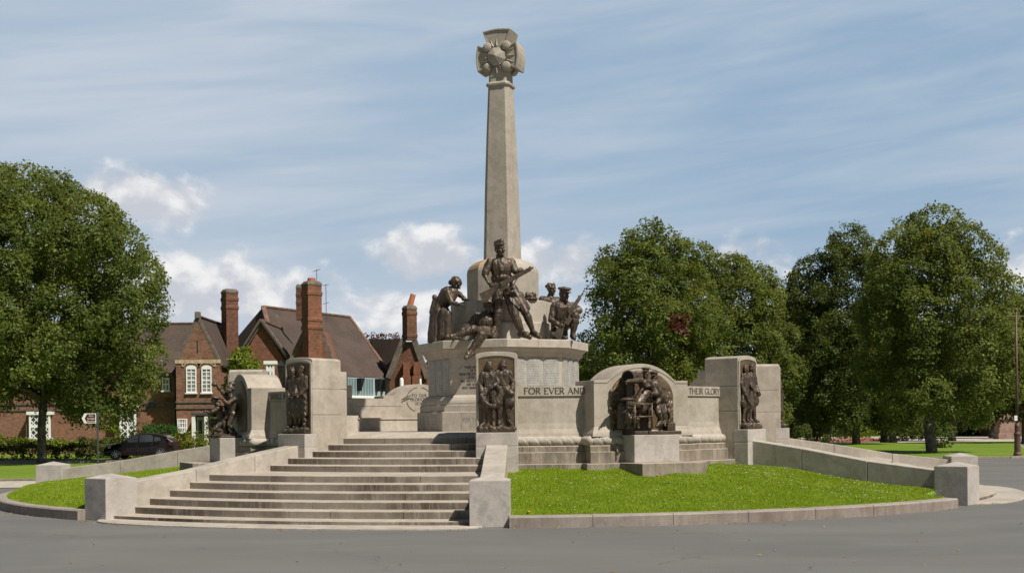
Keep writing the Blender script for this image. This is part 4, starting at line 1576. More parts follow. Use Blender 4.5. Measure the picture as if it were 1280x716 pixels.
# cowl / gun shield drum
m = MB()
m.tube([G(232, 152, 6.78), G(205, 152, 6.95), G(178, 150, 7.16)], [0.12, 0.125, 0.135], 20)
m.lathe([(0.085, 0.0), (0.09, 0.02), (0.09, 0.48), (0.12, 0.55), (0.14, 0.52)], 18, G(200, 345, 6.90))
m.ell(G(172, 352, 7.06), 0.16, 0.14, 0.045)
m.lathe([(0.15, 0.0), (0.16, 0.03), (0.14, 0.45), (0.10, 0.52), (0.03, 0.55)], 20, (G(165, 600, 7.0)[0], -6.92, G(165, 612, 7.0)[2]))
gun = m.build('gun', M_BZ, gp, OFFQ, smooth=False, bevel=0.01)
m = MB()
c_ = Vector(G(178, 150, 7.16))
d_ = (c_ - Vector(G(205, 152, 6.95))).normalized()
m.tube([c_ - d_ * 0.02, c_ + d_ * 0.004], [0.112, 0.112], 20)  # flat black disc paints the shade inside the open mouth
m.build('gun_mouth', M_MOUTH_SHADE, gp, OFFQ)
# railing
m = MB()
p = {}
for key, (u, v) in {'a': (240, 392), 'b': (392, 392), 'c': (240, 606), 'd': (396, 606), 'e': (240, 508), 'f': (394, 502)}.items():
    p[key] = G(u, v, 7.36)
m.tube([p['c'], p['a']], 0.018, 8)
m.tube([p['d'], p['b']], 0.018, 8)
m.tube([p['a'], p['b']], 0.018, 8)
m.tube([p['e'], p['f']], 0.017, 8)
for key in 'abef':
    m.ell(p[key], 0.024, 0.024, 0.024, nu=8, nv=6)
m.build('railing', M_BZL, gp, OFFQ, smooth=True)  # lighter bronze paints the bars as if sunlit
# smoke or rock swirls on the plate, boxes, deck
m = MB()
r2 = random.Random(5)
for i in range(60):
    sx = r2.choice((-1, 1))
    u = r2.uniform(30, 110) if sx < 0 else r2.uniform(480, 570)
    v = r2.uniform(240, 560) if sx < 0 else r2.uniform(300, 560)
    m.ell(G(u, v, 6.75), 0.035 + 0.05 * r2.random(), 0.025 + 0.02 * r2.random(), 0.03 + 0.04 * r2.random(), nu=8, nv=6)
m.prism([(o_, -6.762, z) for o_, z in plate_outline(0.735, 1.505, 2.18, 0.55)], (0, 0.03, 0))
sw = relief_part('swirls', m, gp, 0.013, 0.012, 10)
sw.data.materials[0] = M_BZL
m = MB()
m.box(-0.50, 0.60, -7.28, -6.74, 1.428, 1.50)
m.box(0.50, 0.70, -6.90, -6.74, 1.50, 1.66)
m.build('deck', M_BZ, gp, OFFQ, bevel=0.012)

# left parapet: soldiers climbing, seen from the side
AL = QD[3]


def H(u, v, r):
    o_, z = FR(265 + u / 4.758, 455 + v / 4.758, AL, r)
    return (o_, -r, z)


lp = [c for c in bpy.data.objects if c.parent == quarters[3] and c.name.startswith('bronze_plate')][0]
m = MB()
# profile view: the crouching man stands clear of the plate, about 0.5 m out
J = dict(head=(-0.05, -7.28, 2.28), face=(0.2, -0.9, 0.2), neck=(-0.05, -7.20, 2.16), shL=(-0.20, -7.16, 2.10), shR=(0.10, -7.18, 2.11), elL=(-0.24, -7.26, 1.95), elR=(0.12, -7.36, 2.02), wrL=(-0.16, -7.42, 2.02), wrR=(0.08, -7.22, 2.16),
         pel=(-0.06, -7.10, 1.80), hipL=(-0.14, -7.11, 1.78), hipR=(0.02, -7.11, 1.78), knL=(-0.16, -7.36, 1.80), knR=(0.04, -7.30, 1.62), anL=(-0.16, -7.30, 1.52), anR=(0.02, -7.04, 1.56), toL=(-0.16, -7.42, 1.47), toR=(0.02, -7.02, 1.46))
body_prims(m, J, 0.80, 'brimmed', True, 1.25, True, 0.8)
sculpt('figure', m, 0.009, 2, OFFQ, 0.010, 12, parent=lp)
m = MB()
J = dict(head=(0.12, -6.98, 2.50), face=(0.0, -0.7, 0.6), neck=(0.12, -6.94, 2.37), shL=(-0.02, -6.94, 2.32), shR=(0.27, -6.90, 2.30), elL=(-0.02, -7.08, 2.44), elR=(0.30, -7.05, 2.20), wrL=(-0.02, -7.20, 2.58), wrR=(0.25, -7.16, 2.28),
         pel=(0.14, -6.92, 1.98), hipL=(0.06, -6.93, 1.96), hipR=(0.22, -6.92, 1.96), knL=(0.06, -7.12, 1.84), knR=(0.24, -7.02, 1.72), anL=(0.06, -7.06, 1.58), anR=(0.24, -6.90, 1.56), toL=(0.06, -7.18, 1.50), toR=(0.24, -7.02, 1.48))
body_prims(m, J, 0.80, 'sidecap', True, 1.25, True, 0.5)
m.ell((-0.02, -7.29, 2.64), 0.05, 0.07, 0.05)
sculpt('figure', m, 0.009, 2, OFFQ, 0.010, 12, parent=lp, seed=3)
m = MB()
J = dict(head=(-0.30, -6.92, 2.36), face=(0.0, -0.9, 0.1), neck=(-0.30, -6.90, 2.23), shL=(-0.44, -6.88, 2.18), shR=(-0.16, -6.90, 2.18), elL=(-0.46, -7.02, 2.04), elR=(-0.20, -7.10, 2.08), wrL=(-0.40, -7.14, 2.10), wrR=(-0.22, -7.22, 2.18),
         pel=(-0.32, -6.90, 1.86), hipL=(-0.40, -6.90, 1.84), hipR=(-0.24, -6.90, 1.84), knL=(-0.40, -7.02, 1.66), knR=(-0.24, -7.0, 1.66), anL=(-0.40, -6.92, 1.52), anR=(-0.24, -6.92, 1.52), toL=(-0.40, -7.02, 1.46), toR=(-0.24, -7.04, 1.46))
body_prims(m, J, 0.80, 'brimmed', True, 1.2, True, 0.8)
sculpt('figure', m, 0.009, 2, OFFQ, 0.010, 12, parent=lp, seed=5)
m = MB()
m.box(-0.52, 0.52, -7.28, -6.74, 1.428, 1.47)
m.ell((0.0, -7.18, 1.47), 0.5, 0.18, 0.06)
m.ell((0.05, -6.9, 2.66), 0.06, 0.08, 0.06)
sculpt('rock_base', m, 0.014, 2, OFFQ, 0.012, 9, parent=lp)

# ------------------------------------------------------------------ MEMORIAL: cross with drum and base
cr = thing('memorial_cross', 'tall tapering stone cross on an eight-sided drum in the middle of the memorial', 'memorial', (0, 0, 1.5))
CO = (0, 0, 1.5)
T0 = R_(A0 + 22.5 - 90)


def okt(prof, name, m_, parent=cr, bevel=0.0, off=CO):
    return MB().lathe(prof, 8, (0, 0, 0), T0).build(name, m_, parent, off, bevel)


okt([(2.19, 1.44), (2.19, 1.965), (2.18, 1.977), (2.12, 1.98), (2.12, 2.135), (2.11, 2.148), (2.09, 2.15)], 'plinth', M_ST)
okt([(2.09, 2.152), (2.092, 2.20), (2.075, 2.255), (2.03, 2.32), (1.96, 2.365), (1.905, 2.385), (1.9, 2.39)], 'base_moulding', M_ST)
drum = okt([(1.905, 2.389), (1.905, 3.27)], 'drum', M_ST)
okt([(1.90, 3.262), (1.935, 3.27), (1.94, 3.30), (1.97, 3.315), (2.01, 3.40), (2.07, 3.455), (2.10, 3.475), (2.10, 3.488)], 'cornice_moulding', M_SHAFT)
okt([(2.145, 3.49), (2.15, 3.50), (2.15, 3.675), (2.13, 3.692), (0.6, 3.695)], 'cornice', M_ST, bevel=0.006)
okt([(1.40, 3.69), (1.40, 4.13), (1.385, 4.15), (1.30, 4.16)], 'lower_tier', M_ST, bevel=0.008)
okt([(1.325, 4.15), (1.325, 4.685), (1.31, 4.700), (0.5, 4.702)], 'upper_tier', M_ST, bevel=0.008)
okt([(0.905, 4.70), (0.905, 5.47), (0.888, 5.55), (0.838, 5.635), (0.75, 5.712), (0.65, 5.765), (0.55, 5.796), (0.40, 5.803)], 'shaft_pedestal', M_SHAFT)


def lichen_stone():
    m = M_SHAFT.copy()
    m.name = 'lichened_stone'
    N = NT.__new__(NT)
    N.t = m.node_tree
    bs = [q for q in N.t.nodes if q.type == 'BSDF_PRINCIPLED'][0]
    src = bs.inputs['Base Color'].links[0].from_socket
    g = N.n('ShaderNodeNewGeometry')
    d = N.n('ShaderNodeVectorMath', operation='DISTANCE')
    N.l(g.outputs['Position'], d.inputs[0])
    d.inputs[1].default_value = (-0.60, -0.36, 5.72)
    f = N.math('MULTIPLY', N.mapr(d.outputs['Value'], 0.10, 0.50, 1.0, 0.0), N.mapr(N.noise(g.outputs['Position'], 9.0, 5, 0.7), 0.34, 0.52))
    N.l(N.mix(N.math('MULTIPLY', f, 0.85), src, (0.42, 0.22, 0.05)), bs.inputs['Base Color'])
    return m


for q in cr.children:
    if q.name.startswith('shaft_pedestal'):
        q.data.materials[0] = lichen_stone()
# upright joints between the stones of the cornice and tiers
m = MB()
for k in range(8):
    fa = R_(A0 + 45 * k)
    for R_o, oc_, z0_, z1_ in ((2.15, 0.0, 3.505, 3.672), (1.40, 0.12, 3.70, 4.12), (1.325, -0.22, 4.17, 4.68), (2.19, -0.35, 1.52, 1.96), (2.12, 0.3, 1.985, 2.13)):
        ap = R_o * math.cos(R_(22.5)) + 0.0012
        pts = [(math.cos(fa) * (oc_ + x) + math.sin(fa) * (ap + y), math.sin(fa) * (oc_ + x) - math.cos(fa) * (ap + y)) for x, y in ((-0.006, -0.01), (0.006, -0.01), (0.006, 0.0), (-0.006, 0.0))]
        m.loft([[(x, y, z) for x, y in pts] for z in (z0_, z1_)])
jo = m.build('mortar_joints', M_PLINTH, cr, CO)


def chamf(R, z, hw=36.0):
    pts = []
    for k in range(4):
        for s in (-1, 1):
            a = R_(A0 + 90 * k + s * hw)
            pts.append((math.sin(a) * R, -math.cos(a) * R, z))
    return pts


MB().loft([chamf(0.500, 5.795), chamf(0.495, 5.83), chamf(0.445, 7.6), chamf(0.388, 9.0), chamf(0.333, 10.15)]).build('shaft', M_SHAFT, cr, CO, bevel=0.006)
hd = MB().loft([chamf(0.345, 10.14), chamf(0.385, 10.17), chamf(0.39, 10.21), chamf(0.36, 10.245), chamf(0.315, 10.26), chamf(0.31, 10.60)]).build('collar', M_SHAFT, cr, CO, bevel=0.006)
# cross head, front towards the near flight
ca = R_(A0)


def XH(x, y, z):
    """cross-head frame (x across, y outward, z up from the boss) to world"""
    return (math.cos(ca) * x + math.sin(ca) * y, math.sin(ca) * x - math.cos(ca) * y, 10.87 + z)


ol = []
for k, (w0, w1, L) in enumerate(((0.19, 0.335, 0.575), (0.20, 0.385, 0.715), (0.19, 0.335, 0.575))):   # right, top, left
    t = R_(90 * k)
    arm = [(0.20 if k != 1 else 0.22, -w0)] + [(L - 0.055 * (q / 1.0) ** 2, w1 * q) for q in (-1, -0.6, -0.2, 0.2, 0.6, 1)] + [(0.20 if k != 1 else 0.22, w0)]
    for (a_, b_) in arm:
        ol.append((a_ * math.cos(t) - b_ * math.sin(t), a_ * math.sin(t) + b_ * math.cos(t)))
ol += [(-0.20, -0.24), (-0.21, -0.50), (0.21, -0.50), (0.20, -0.24)]
m = MB()
m.prism([XH(x, 0.265, z) for x, z in ol], Vector(XH(0, -0.265, 0)) - Vector(XH(0, 0.265, 0)))
head_o = m.build('cross_head', M_SHAFT, cr, CO, bevel=0.012)
for sgn in (1, -1):
    m = MB()
    # octagonal pyramid boss
    rings = []
    for rr, dd in ((0.245, 0.262), (0.245, 0.315), (0.215, 0.325), (0.012, 0.43)):
        rings.append([XH(rr * math.cos(R_(22.5 + 45 * j)), dd * sgn, rr * math.sin(R_(22.5 + 45 * j))) for j in range(8)])
    m.loft(rings)
    m.build('boss', M_SHAFT, head_o, CO)
    for qx, qz in ((-1, 1), (1, 1), (-1, -1), (1, -1)):
        m = MB()
        c_ = (qx * 0.245, qz * 0.255)
        m.loft([[XH(c_[0] + rr * math.cos(2 * math.pi * j / 16), dd * sgn, c_[1] + rr * math.sin(2 * math.pi * j / 16)) for j in range(16)] for rr, dd in ((0.120, 0.10), (0.120, 0.30), (0.10, 0.335), (0.05, 0.352), (0.004, 0.355))])
        m.build('roundel', M_SHAFT, head_o, CO)
    m = MB()
    for base in (0, 90, 180, 270):
        for dq in (-21, 0, 21):
            t = R_(base + dq)
            a_, b_ = 0.25, 0.52 if base != 270 else 0.50
            w_ = 0.030
            px_, pz_ = -math.sin(t) * w_, math.cos(t) * w_
            p = [XH(a_ * math.cos(t) + px_, 0.26 * sgn, a_ * math.sin(t) + pz_), XH(a_ * math.cos(t) - px_, 0.26 * sgn, a_ * math.sin(t) - pz_), XH(b_ * math.cos(t), 0.26 * sgn, b_ * math.sin(t))]
            top_ = XH((a_ + 0.05) * math.cos(t), 0.325 * sgn, (a_ + 0.05) * math.sin(t))
            m.add(p + [top_], [(0, 1, 2), (0, 1, 3), (1, 2, 3), (2, 0, 3)])
    m.build('rays', M_SHAFT, head_o, CO)
    m = MB()
    # raised rims round the arm ends
    for k, (w1, L) in enumerate(((0.335, 0.575), (0.385, 0.715), (0.335, 0.575))):
        t = R_(90 * k)
        pts = [(0.30, -0.225), (L - 0.07, -w1 * 0.93)] + [(L - 0.03 - 0.05 * q * q, w1 * 0.93 * q) for q in (-0.5, 0, 0.5)] + [(L - 0.07, w1 * 0.93), (0.30, 0.225)]
        pts = [(a_ * math.cos(t) - b_ * math.sin(t), a_ * math.sin(t) + b_ * math.cos(t)) for a_, b_ in pts]
        for (xa, za), (xb, zb) in zip(pts[:-1], pts[1:]):
            m.beam(XH(xa, 0.272 * sgn, za), XH(xb, 0.272 * sgn, zb), 0.035, 0.03)
    m.build('arm_rim', M_SHAFT, head_o, CO)
# name panels and dedication on the drum
apo = 1.905 * math.cos(R_(22.5))
for k in range(8):
    fa = A0 + 45 * k
    if k == 0:
        continue
    p_ = R_(fa)
    for j, oc in enumerate((-0.45, 0.0, 0.45)):
        m = MB()
        w_ = 0.205
        prof = [(-w_, 0.0), (-w_, 0.012), (-w_ * 0.6, 0.030), (0, 0.036), (w_ * 0.6, 0.030), (w_, 0.012), (w_, 0.0)]
        rings = [[(math.cos(p_) * (oc + x) + math.sin(p_) * (apo - 0.004 + y), math.sin(p_) * (oc + x) - math.cos(p_) * (apo - 0.004 + y), z) for x, y in prof] for z in (2.425, 3.245)]
        m.loft(rings)
        pan = m.build('name_panel', M_NAME, None, CO)
        pan.parent = drum
        # slate tone varies from plate to plate
        if (j + k) % 2 == 0:
            pan.data.materials[0] = M_NAME
p_ = R_(A0)


def drum_fn(x, y, k):
    return (math.cos(p_) * x + math.sin(p_) * (apo + 0.003 + k), math.sin(p_) * x - math.cos(p_) * (apo + 0.003 + k), y)


m = MB()
for i, (s, h) in enumerate((('THESE ARE THE NAMES', 0.05), ('OF THE MEN', 0.05), ('FROM THE OFFICES AND WORKS', 0.05), ('LEVER BROTHERS', 0.05), ('AND ASSOCIATED COMPANIES', 0.05), ('AND ALSO THE MEN', 0.05), ('WHO ANSWERED THE CALL', 0.05))):
    z = 3.02 - i * 0.082
    mm = MB()
    put_text(m, s, h, lambda x, y, k, z=z: drum_fn(x - 0.02, z + y, k), x_center=0.0, sw=0.2, serif=False, gap=0.12)
t_ = m.build('inscription', M_LET, None, CO)
t_.parent = drum
m = MB()
apo2 = 2.19 * math.cos(R_(22.5))


def pl_fn(x, y, k):
    return (math.cos(p_) * x + math.sin(p_) * (apo2 + 0.002 + k), math.sin(p_) * x - math.cos(p_) * (apo2 + 0.002 + k), y)


put_text(m, '1939 TO 1945', 0.10, lambda x, y, k: pl_fn(x, 1.735 + y, k), x_center=0.02, sw=0.16, serif=False, gap=0.15)
m.build('inscription', M_NAME, cr, CO)
# small name plates on the shaded plinth face at the left
pq = R_(A0 - 45)
for x0, x1 in ((-0.62, -0.40), (-0.30, -0.08), (0.10, 0.44)):
    m = MB()
    apx = 2.19 * math.cos(R_(22.5))
    pts = [(math.cos(pq) * x + math.sin(pq) * (apx + y), math.sin(pq) * x - math.cos(pq) * (apx + y)) for x, y in ((x0, -0.004), (x1, -0.004), (x1, 0.008), (x0, 0.008))]
    m.loft([[(x, y, z) for x, y in pts] for z in (1.66, 1.90)])
    m.build('name_panel', M_NAME, cr, CO)

# ------------------------------------------------------------------ BRONZE STATUES on the cornice
LEDGE = 3.694


def Z(u, v, Y):
    """statue joint from the enlarged photo detail (x = 520 + u/4.2136, y = 290 + v/4.2118) at world depth Y"""
    return W(520 + u / 4.2136, 290 + v / 4.2118, CD + Y)


def statue(name, label, base):
    return thing(name, label, 'statue', base, 0, 'bronze figures round the cross')


# --- standing soldier with rifle
sb = (0.05, -1.55, LEDGE)
st = statue('bronze_soldier', 'tall bronze soldier in side cap standing at the front with a rifle across his body', sb)
S_ = 1.22
m = MB()
J = dict(head=Z(441, 92, -1.62), face=(0.62, -0.78, 0.02), neck=Z(441, 128, -1.58), shL=Z(388, 160, -1.60), shR=Z(503, 158, -1.52), elL=Z(361, 226, -1.66), elR=Z(524, 212, -1.66),
         wrL=Z(386, 272, -1.82), wrR=Z(538, 214, -1.86), pel=Z(452, 275, -1.50), hipL=Z(428, 285, -1.52), hipR=Z(478, 285, -1.50),
         knL=Z(430, 420, -1.64), anL=Z(420, 525, -1.56), toL=Z(408, 553, -1.86), knR=Z(522, 440, -1.74), anR=Z(556, 522, -1.66), toR=Z(600, 553, -1.86),
         hdL=(0.5, -0.5, -0.25), hnL=(-0.3, -0.8, 0.4), hdR=(0.7, -0.4, 0.2), hnR=(0, -0.4, -0.9))
torso_prims(m, J, S_ * 0.93, True)
# open shirt body
m.ell(Z(450, 188, -1.57), 0.275, 0.19, 0.27)
m.ell(Z(449, 238, -1.56), 0.235, 0.17, 0.12)
m.capsule(Z(428, 215, -1.58), Z(420, 170, -1.60), 0.15, 0.15)
m.capsule(Z(470, 215, -1.56), Z(482, 170, -1.56), 0.15, 0.15)
m.capsule(Z(422, 245, -1.56), Z(486, 248, -1.54), 0.13, 0.13)
head_prims(m, J['head'], J['face'], S_ * 1.14, 'sidecap', (-0.18, 0, 1))
for q in 'LR':
    arm_prims(m, J['sh' + q], J['el' + q], J['wr' + q], S_ * 0.98, 1.0, False)
    hand_prims(m, J['wr' + q], J['hd' + q], J['hn' + q], S_, 0.95, 1 if q == 'L' else -1)
# rolled sleeves
m.capsule(J['shL'], Vector(J['shL']).lerp(J['elL'], 0.75), 0.098, 0.100)
m.capsule(Vector(J['shL']).lerp(J['elL'], 0.78), Vector(J['shL']).lerp(J['elL'], 0.9), 0.102, 0.092)
m.capsule(J['shR'], Vector(J['shR']).lerp(J['elR'], 0.85), 0.098, 0.095)
leg_prims(m, J['hipL'], J['knL'], J['anL'], J['toL'], S_, True, 1.3, 1.36)
leg_prims(m, J['hipR'], J['knR'], J['anR'], J['toR'], S_, True, 1.3, 1.36)
m.capsule(J['hipL'], Vector(J['hipL']).lerp(J['knL'], 0.93), 0.155, 0.115)
m.capsule(J['hipR'], Vector(J['hipR']).lerp(J['knR'], 0.95), 0.160, 0.115)
m.capsule(J['hipL'], J['hipR'], 0.17, 0.17)
sculpt('body', m, 0.0085, 2, sb, 0.015, 9.5, parent=st)
# shirt opening and collar flaps
m = MB()
m.beam(Z(432, 150, -1.735), Z(452, 205, -1.77), 0.03, 0.02, (0, 1, 0))
m.beam(Z(470, 150, -1.70), Z(455, 205, -1.77), 0.03, 0.02, (0, 1, 0))
m.build('shirt_collar', M_BZ, st, sb, bevel=0.006)
m = MB()
rifle_prims(m, Z(338, 336, -1.98), Z(618, 186, -1.98), 1.75)
m.build('rifle', M_BZ, st, sb, bevel=0.006)
m = MB()
pp = [Z(370, 318, -1.97), Z(400, 330, -1.95), Z(440, 335, -1.93), Z(480, 315, -1.93), Z(515, 275, -1.95), Z(535, 240, -1.97)]
m.tube(pp, 0.011, 6)
m.build('rifle_sling', M_BZ, st, sb, smooth=True)
# second booted leg and the coat flap that hangs between
m = MB()
leg_prims(m, Z(505, 300, -1.42), Z(578, 425, -1.55), Z(616, 520, -1.50), Z(655, 556, -1.70), S_ * 0.92, True, 1.25, 1.32)
m.capsule(Z(500, 300, -1.42), Z(568, 412, -1.52), 0.15, 0.10)
m.capsule(Z(545, 335, -1.45), Z(585, 400, -1.45), 0.10, 0.08)
sculpt('leg', m, 0.0095, 3, sb, 0.018, 6.5, parent=st)
m = MB()
fl = [Z(470, 300, -1.66), Z(520, 310, -1.62), Z(558, 385, -1.66), Z(545, 405, -1.80), Z(500, 365, -1.82)]
m.prism(fl, (0.0, 0.035, 0.0))
m.capsule(Z(490, 300, -1.62), Z(540, 380, -1.68), 0.10, 0.07)
sculpt('coat_flap', m, 0.010, 2, sb, 0.012, 7, parent=st)

# --- wounded comrade sitting on the ledge, one leg hanging over the cornice
sb = (-0.55, -1.65, LEDGE)
st = statue('bronze_wounded_soldier', 'bronze soldier slumped on the ledge with one booted leg hanging over the cornice', sb)
S_ = 1.16
m = MB()
J = dict(head=Z(381, 388, -1.64), face=(0.15, -0.93, -0.15), neck=Z(377, 425, -1.56), shL=Z(318, 438, -1.58), shR=Z(412, 436, -1.48), elL=Z(283, 490, -1.66), elR=Z(420, 490, -1.56), wrL=Z(238, 522, -1.74), wrR=Z(405, 525, -1.72),
         pel=Z(352, 527, -1.52), hipL=Z(328, 532, -1.58), hipR=Z(372, 532, -1.54), hdL=(-0.9, -0.2, -0.25), hnL=(0, 0, 1), hdR=(-0.3, -0.7, -0.3), hnR=(0, 0, 1))
torso_prims(m, J, S_, True)
m.ell(Z(362, 470, -1.54), 0.26, 0.19, 0.24)
m.ell(Z(355, 515, -1.54), 0.24, 0.19, 0.17)
head_prims(m, J['head'], J['face'], S_ * 1.15, 'hair')
for q in 'LR':
    arm_prims(m, J['sh' + q], J['el' + q], J['wr' + q], S_, 1.25, True)
    hand_prims(m, J['wr' + q], J['hdL' if q == 'L' else 'hdR'], (0, 0, 1), S_, 0.5, 1 if q == 'L' else -1)
leg_prims(m, J['hipL'], Z(300, 512, -1.92), Z(218, 543, -1.98), Z(163, 552, -2.02), S_, True, 1.3, 1.36)
leg_prims(m, J['hipR'], Z(346, 540, -2.04), Z(291, 622, -2.10), Z(262, 660, -2.22), S_, True, 1.3, 1.38)
m.capsule(J['hipL'], Z(305, 512, -1.90), 0.14, 0.105)
m.capsule(J['hipR'], Z(346, 538, -2.00), 0.14, 0.115)
sculpt('body', m, 0.0085, 2, sb, 0.015, 9.5, parent=st)

# --- woman in long skirt and headscarf bending over the tier, left
sb = (-1.62, -0.75, LEDGE)
st = statue('bronze_woman', 'bronze woman in long skirt and headscarf leaning forward at the left of the ledge', sb)
S_ = 1.16
m = MB()
J = dict(head=Z(211, 276, -0.92), face=(0.72, -0.42, -0.55), neck=Z(190, 300, -0.86), shL=Z(165, 318, -1.02), shR=Z(196, 318, -0.62), elL=Z(188, 370, -1.12), elR=Z(232, 330, -0.72), wrL=Z(222, 380, -1.16), wrR=Z(256, 354, -0.86),
         pel=Z(124, 402, -0.74), hipL=Z(118, 415, -0.86), hipR=Z(128, 412, -0.62), hdL=(0.9, -0.1, 0.05), hnL=(0, 0, 1), hdR=(0.9, -0.2, -0.2), hnR=(0, 0, 1))
torso_prims(m, J, S_ * 0.95, False)
m.capsule(Z(138, 375, -0.76), Z(168, 332, -0.82), 0.185, 0.22)
m.capsule(Z(185, 345, -0.95), Z(195, 320, -0.9), 0.12, 0.15)
m.capsule(Z(130, 385, -0.76), Z(128, 405, -0.76), 0.17, 0.19)
head_prims(m, J['head'], J['face'], S_ * 1.12, 'scarf', (0.3, 0, 1))
for q in 'LR':
    arm_prims(m, J['sh' + q], J['el' + q], J['wr' + q], S_, 1.1, True)
    hand_prims(m, J['wr' + q], J['hd' + q], (0, 0, 1), S_, 0.45, 1 if q == 'L' else -1)
# skirt
cz = [(0.0, 0.30, 0.30, 0.0), (0.25, 0.29, 0.29, 0.0), (0.6, 0.27, 0.26, 0.01), (0.85, 0.24, 0.24, 0.02), (0.95, 0.20, 0.20, 0.03)]
bx = Vector(Z(125, 575, -0.72))
rings = []
for t, rx, ry, dx in cz:
    z = LEDGE + 0.90 * t
    rings.append([(bx.x + dx + rx * math.cos(2 * math.pi * j / 40) * (1 + 0.05 * math.sin(j * 1.9) * (1 - t)), bx.y + ry * math.sin(2 * math.pi * j / 40) * (1 + 0.06 * math.sin(j * 2.3) * (1 - t)), z) for j in range(40)])
m.loft(rings)
m.capsule(Z(166, 435, -1.02), Z(168, 540, -1.02), 0.115, 0.105)
m.capsule(Z(150, 420, -0.98), Z(140, 540, -0.98), 0.12, 0.12)
m.ell(Z(98, 345, -0.76), 0.07, 0.08, 0.08)
m.capsule(Z(98, 350, -0.76), Z(88, 420, -0.76), 0.05, 0.09)
m.capsule(Z(165, 552, -1.10), Z(185, 556, -1.22), 0.06, 0.045)
sculpt('body', m, 0.009, 2, sb, 0.016, 8, parent=st)

# --- kneeling soldier with peaked cap and rifle, right
sb = (1.55, -1.05, LEDGE)
st = statue('bronze_kneeling_soldier', 'bronze soldier in peaked cap crouching with a rifle at the right of the ledge', sb)
S_ = 1.14
m = MB()
J = dict(head=Z(780, 330, -1.14), face=(0.72, -0.68, -0.12), neck=Z(772, 365, -1.10), shL=Z(728, 392, -1.14), shR=Z(825, 388, -1.00), elL=Z(710, 462, -1.22), elR=Z(856, 412, -1.16), wrL=Z(752, 486, -1.34), wrR=Z(818, 425, -1.32),
         pel=Z(752, 492, -0.98), hipL=Z(738, 500, -1.02), hipR=Z(774, 498, -0.96), hdL=(0.6, -0.4, 0.05), hnL=(0, -0.5, 0.8), hdR=(-0.7, -0.4, 0.0), hnR=(0.2, 0.8, 0.4))
torso_prims(m, J, S_ * 1.05, True)
m.capsule(Z(748, 470, -1.02), Z(755, 405, -1.10), 0.20, 0.19)
m.capsule(Z(785, 465, -0.98), Z(795, 405, -1.04), 0.19, 0.19)
head_prims(m, J['head'], J['face'], S_ * 1.18, 'peaked')
for q in 'LR':
    arm_prims(m, J['sh' + q], J['el' + q], J['wr' + q], S_, 1.3, True)
    hand_prims(m, J['wr' + q], J['hd' + q], J['hn' + q], S_, 0.9, 1 if q == 'L' else -1)
m.capsule(J['elR'], Z(838, 415, -1.22), 0.10, 0.085)
leg_prims(m, J['hipR'], Z(838, 442, -1.24), Z(826, 535, -1.18), Z(834, 560, -1.36), S_, True, 1.3, 1.4)
leg_prims(m, J['hipL'], Z(722, 545, -1.26), Z(745, 552, -1.02), Z(790, 556, -1.24), S_, False, 1.15, 1.2)
m.capsule(Z(770, 510, -1.0), Z(775, 545, -1.0), 0.14, 0.12)
m.capsule(J['hipR'], Z(836, 446, -1.20), 0.14, 0.12)
sculpt('body', m, 0.0085, 2, sb, 0.015, 9.5, parent=st)
m = MB()
rifle_prims(m, Z(728, 550, -1.38), Z(872, 330, -1.30), 1.6)
m.build('rifle', M_BZ, st, sb, bevel=0.006)

# --- crouching figure behind, head and shoulders above the tier
sb = (1.35, 0.25, LEDGE)
st = statue('bronze_hooded_figure', 'bronze figure with a bulky head covering, only head and shoulders showing behind the tier', sb)
m = MB()
c_ = Vector(Z(714, 302, 0.20))
o_ = c_ - Vector((0, 0, 0))
J = dict(head=c_, face=(0.6, -0.75, -0.1), neck=c_ + V3(-0.03, 0.03, -0.19), shL=c_ + V3(-0.22, 0.0, -0.30), shR=c_ + V3(0.16, 0.06, -0.30), elL=c_ + V3(-0.26, -0.1, -0.62), elR=c_ + V3(0.24, -0.05, -0.6), wrL=c_ + V3(-0.08, -0.24, -0.75), wrR=c_ + V3(0.18, -0.28, -0.7),
         pel=c_ + V3(0, 0.05, -0.95), hipL=c_ + V3(-0.1, 0.05, -0.98), hipR=c_ + V3(0.1, 0.05, -0.98), knL=c_ + V3(-0.12, -0.30, -0.95), knR=c_ + V3(0.14, -0.30, -0.95),
         anL=c_ + V3(-0.12, -0.12, -1.28), anR=c_ + V3(0.14, -0.12, -1.28), toL=c_ + V3(-0.12, -0.30, -1.36), toR=c_ + V3(0.14, -0.30, -1.36))
body_prims(m, J, 1.25, 'curls', False, 1.2)
m.capsule(J['shL'], J['shR'], 0.14, 0.12)
m.capsule(c_ + V3(0, 0.02, -0.40), c_ + V3(0, 0.05, -1.0), 0.20, 0.24)
m.ell(c_ + V3(-0.05, 0.02, 0.08), 0.12, 0.11, 0.07)
sculpt('body', m, 0.010, 2, sb, 0.014, 9.0, parent=st)

# --- cap and kit lying on the tier behind the soldier
hb = Vector(Z(603, 352, -0.95))
hb.z = 4.700
m = MB()
m.ell(hb + V3(0, 0, 0.03), 0.19, 0.15, 0.035)
m.ell(hb + V3(0.01, 0, 0.09), 0.13, 0.11, 0.10)
m.ell(hb + V3(-0.06, -0.04, 0.13), 0.07, 0.07, 0.07)
m.ell(hb + V3(0.07, -0.02, 0.14), 0.07, 0.08, 0.06)
m.capsule(hb + V3(-0.26, -0.02, 0.035), hb + V3(-0.1, 0, 0.05), 0.035, 0.06)
o_ = sculpt('bronze_hat', m, 0.008, 2, hb, 0.012, 10)
o_.location = hb
tag(o_, 'crumpled bronze hat lying on the stone tier behind the standing soldier', 'hat')

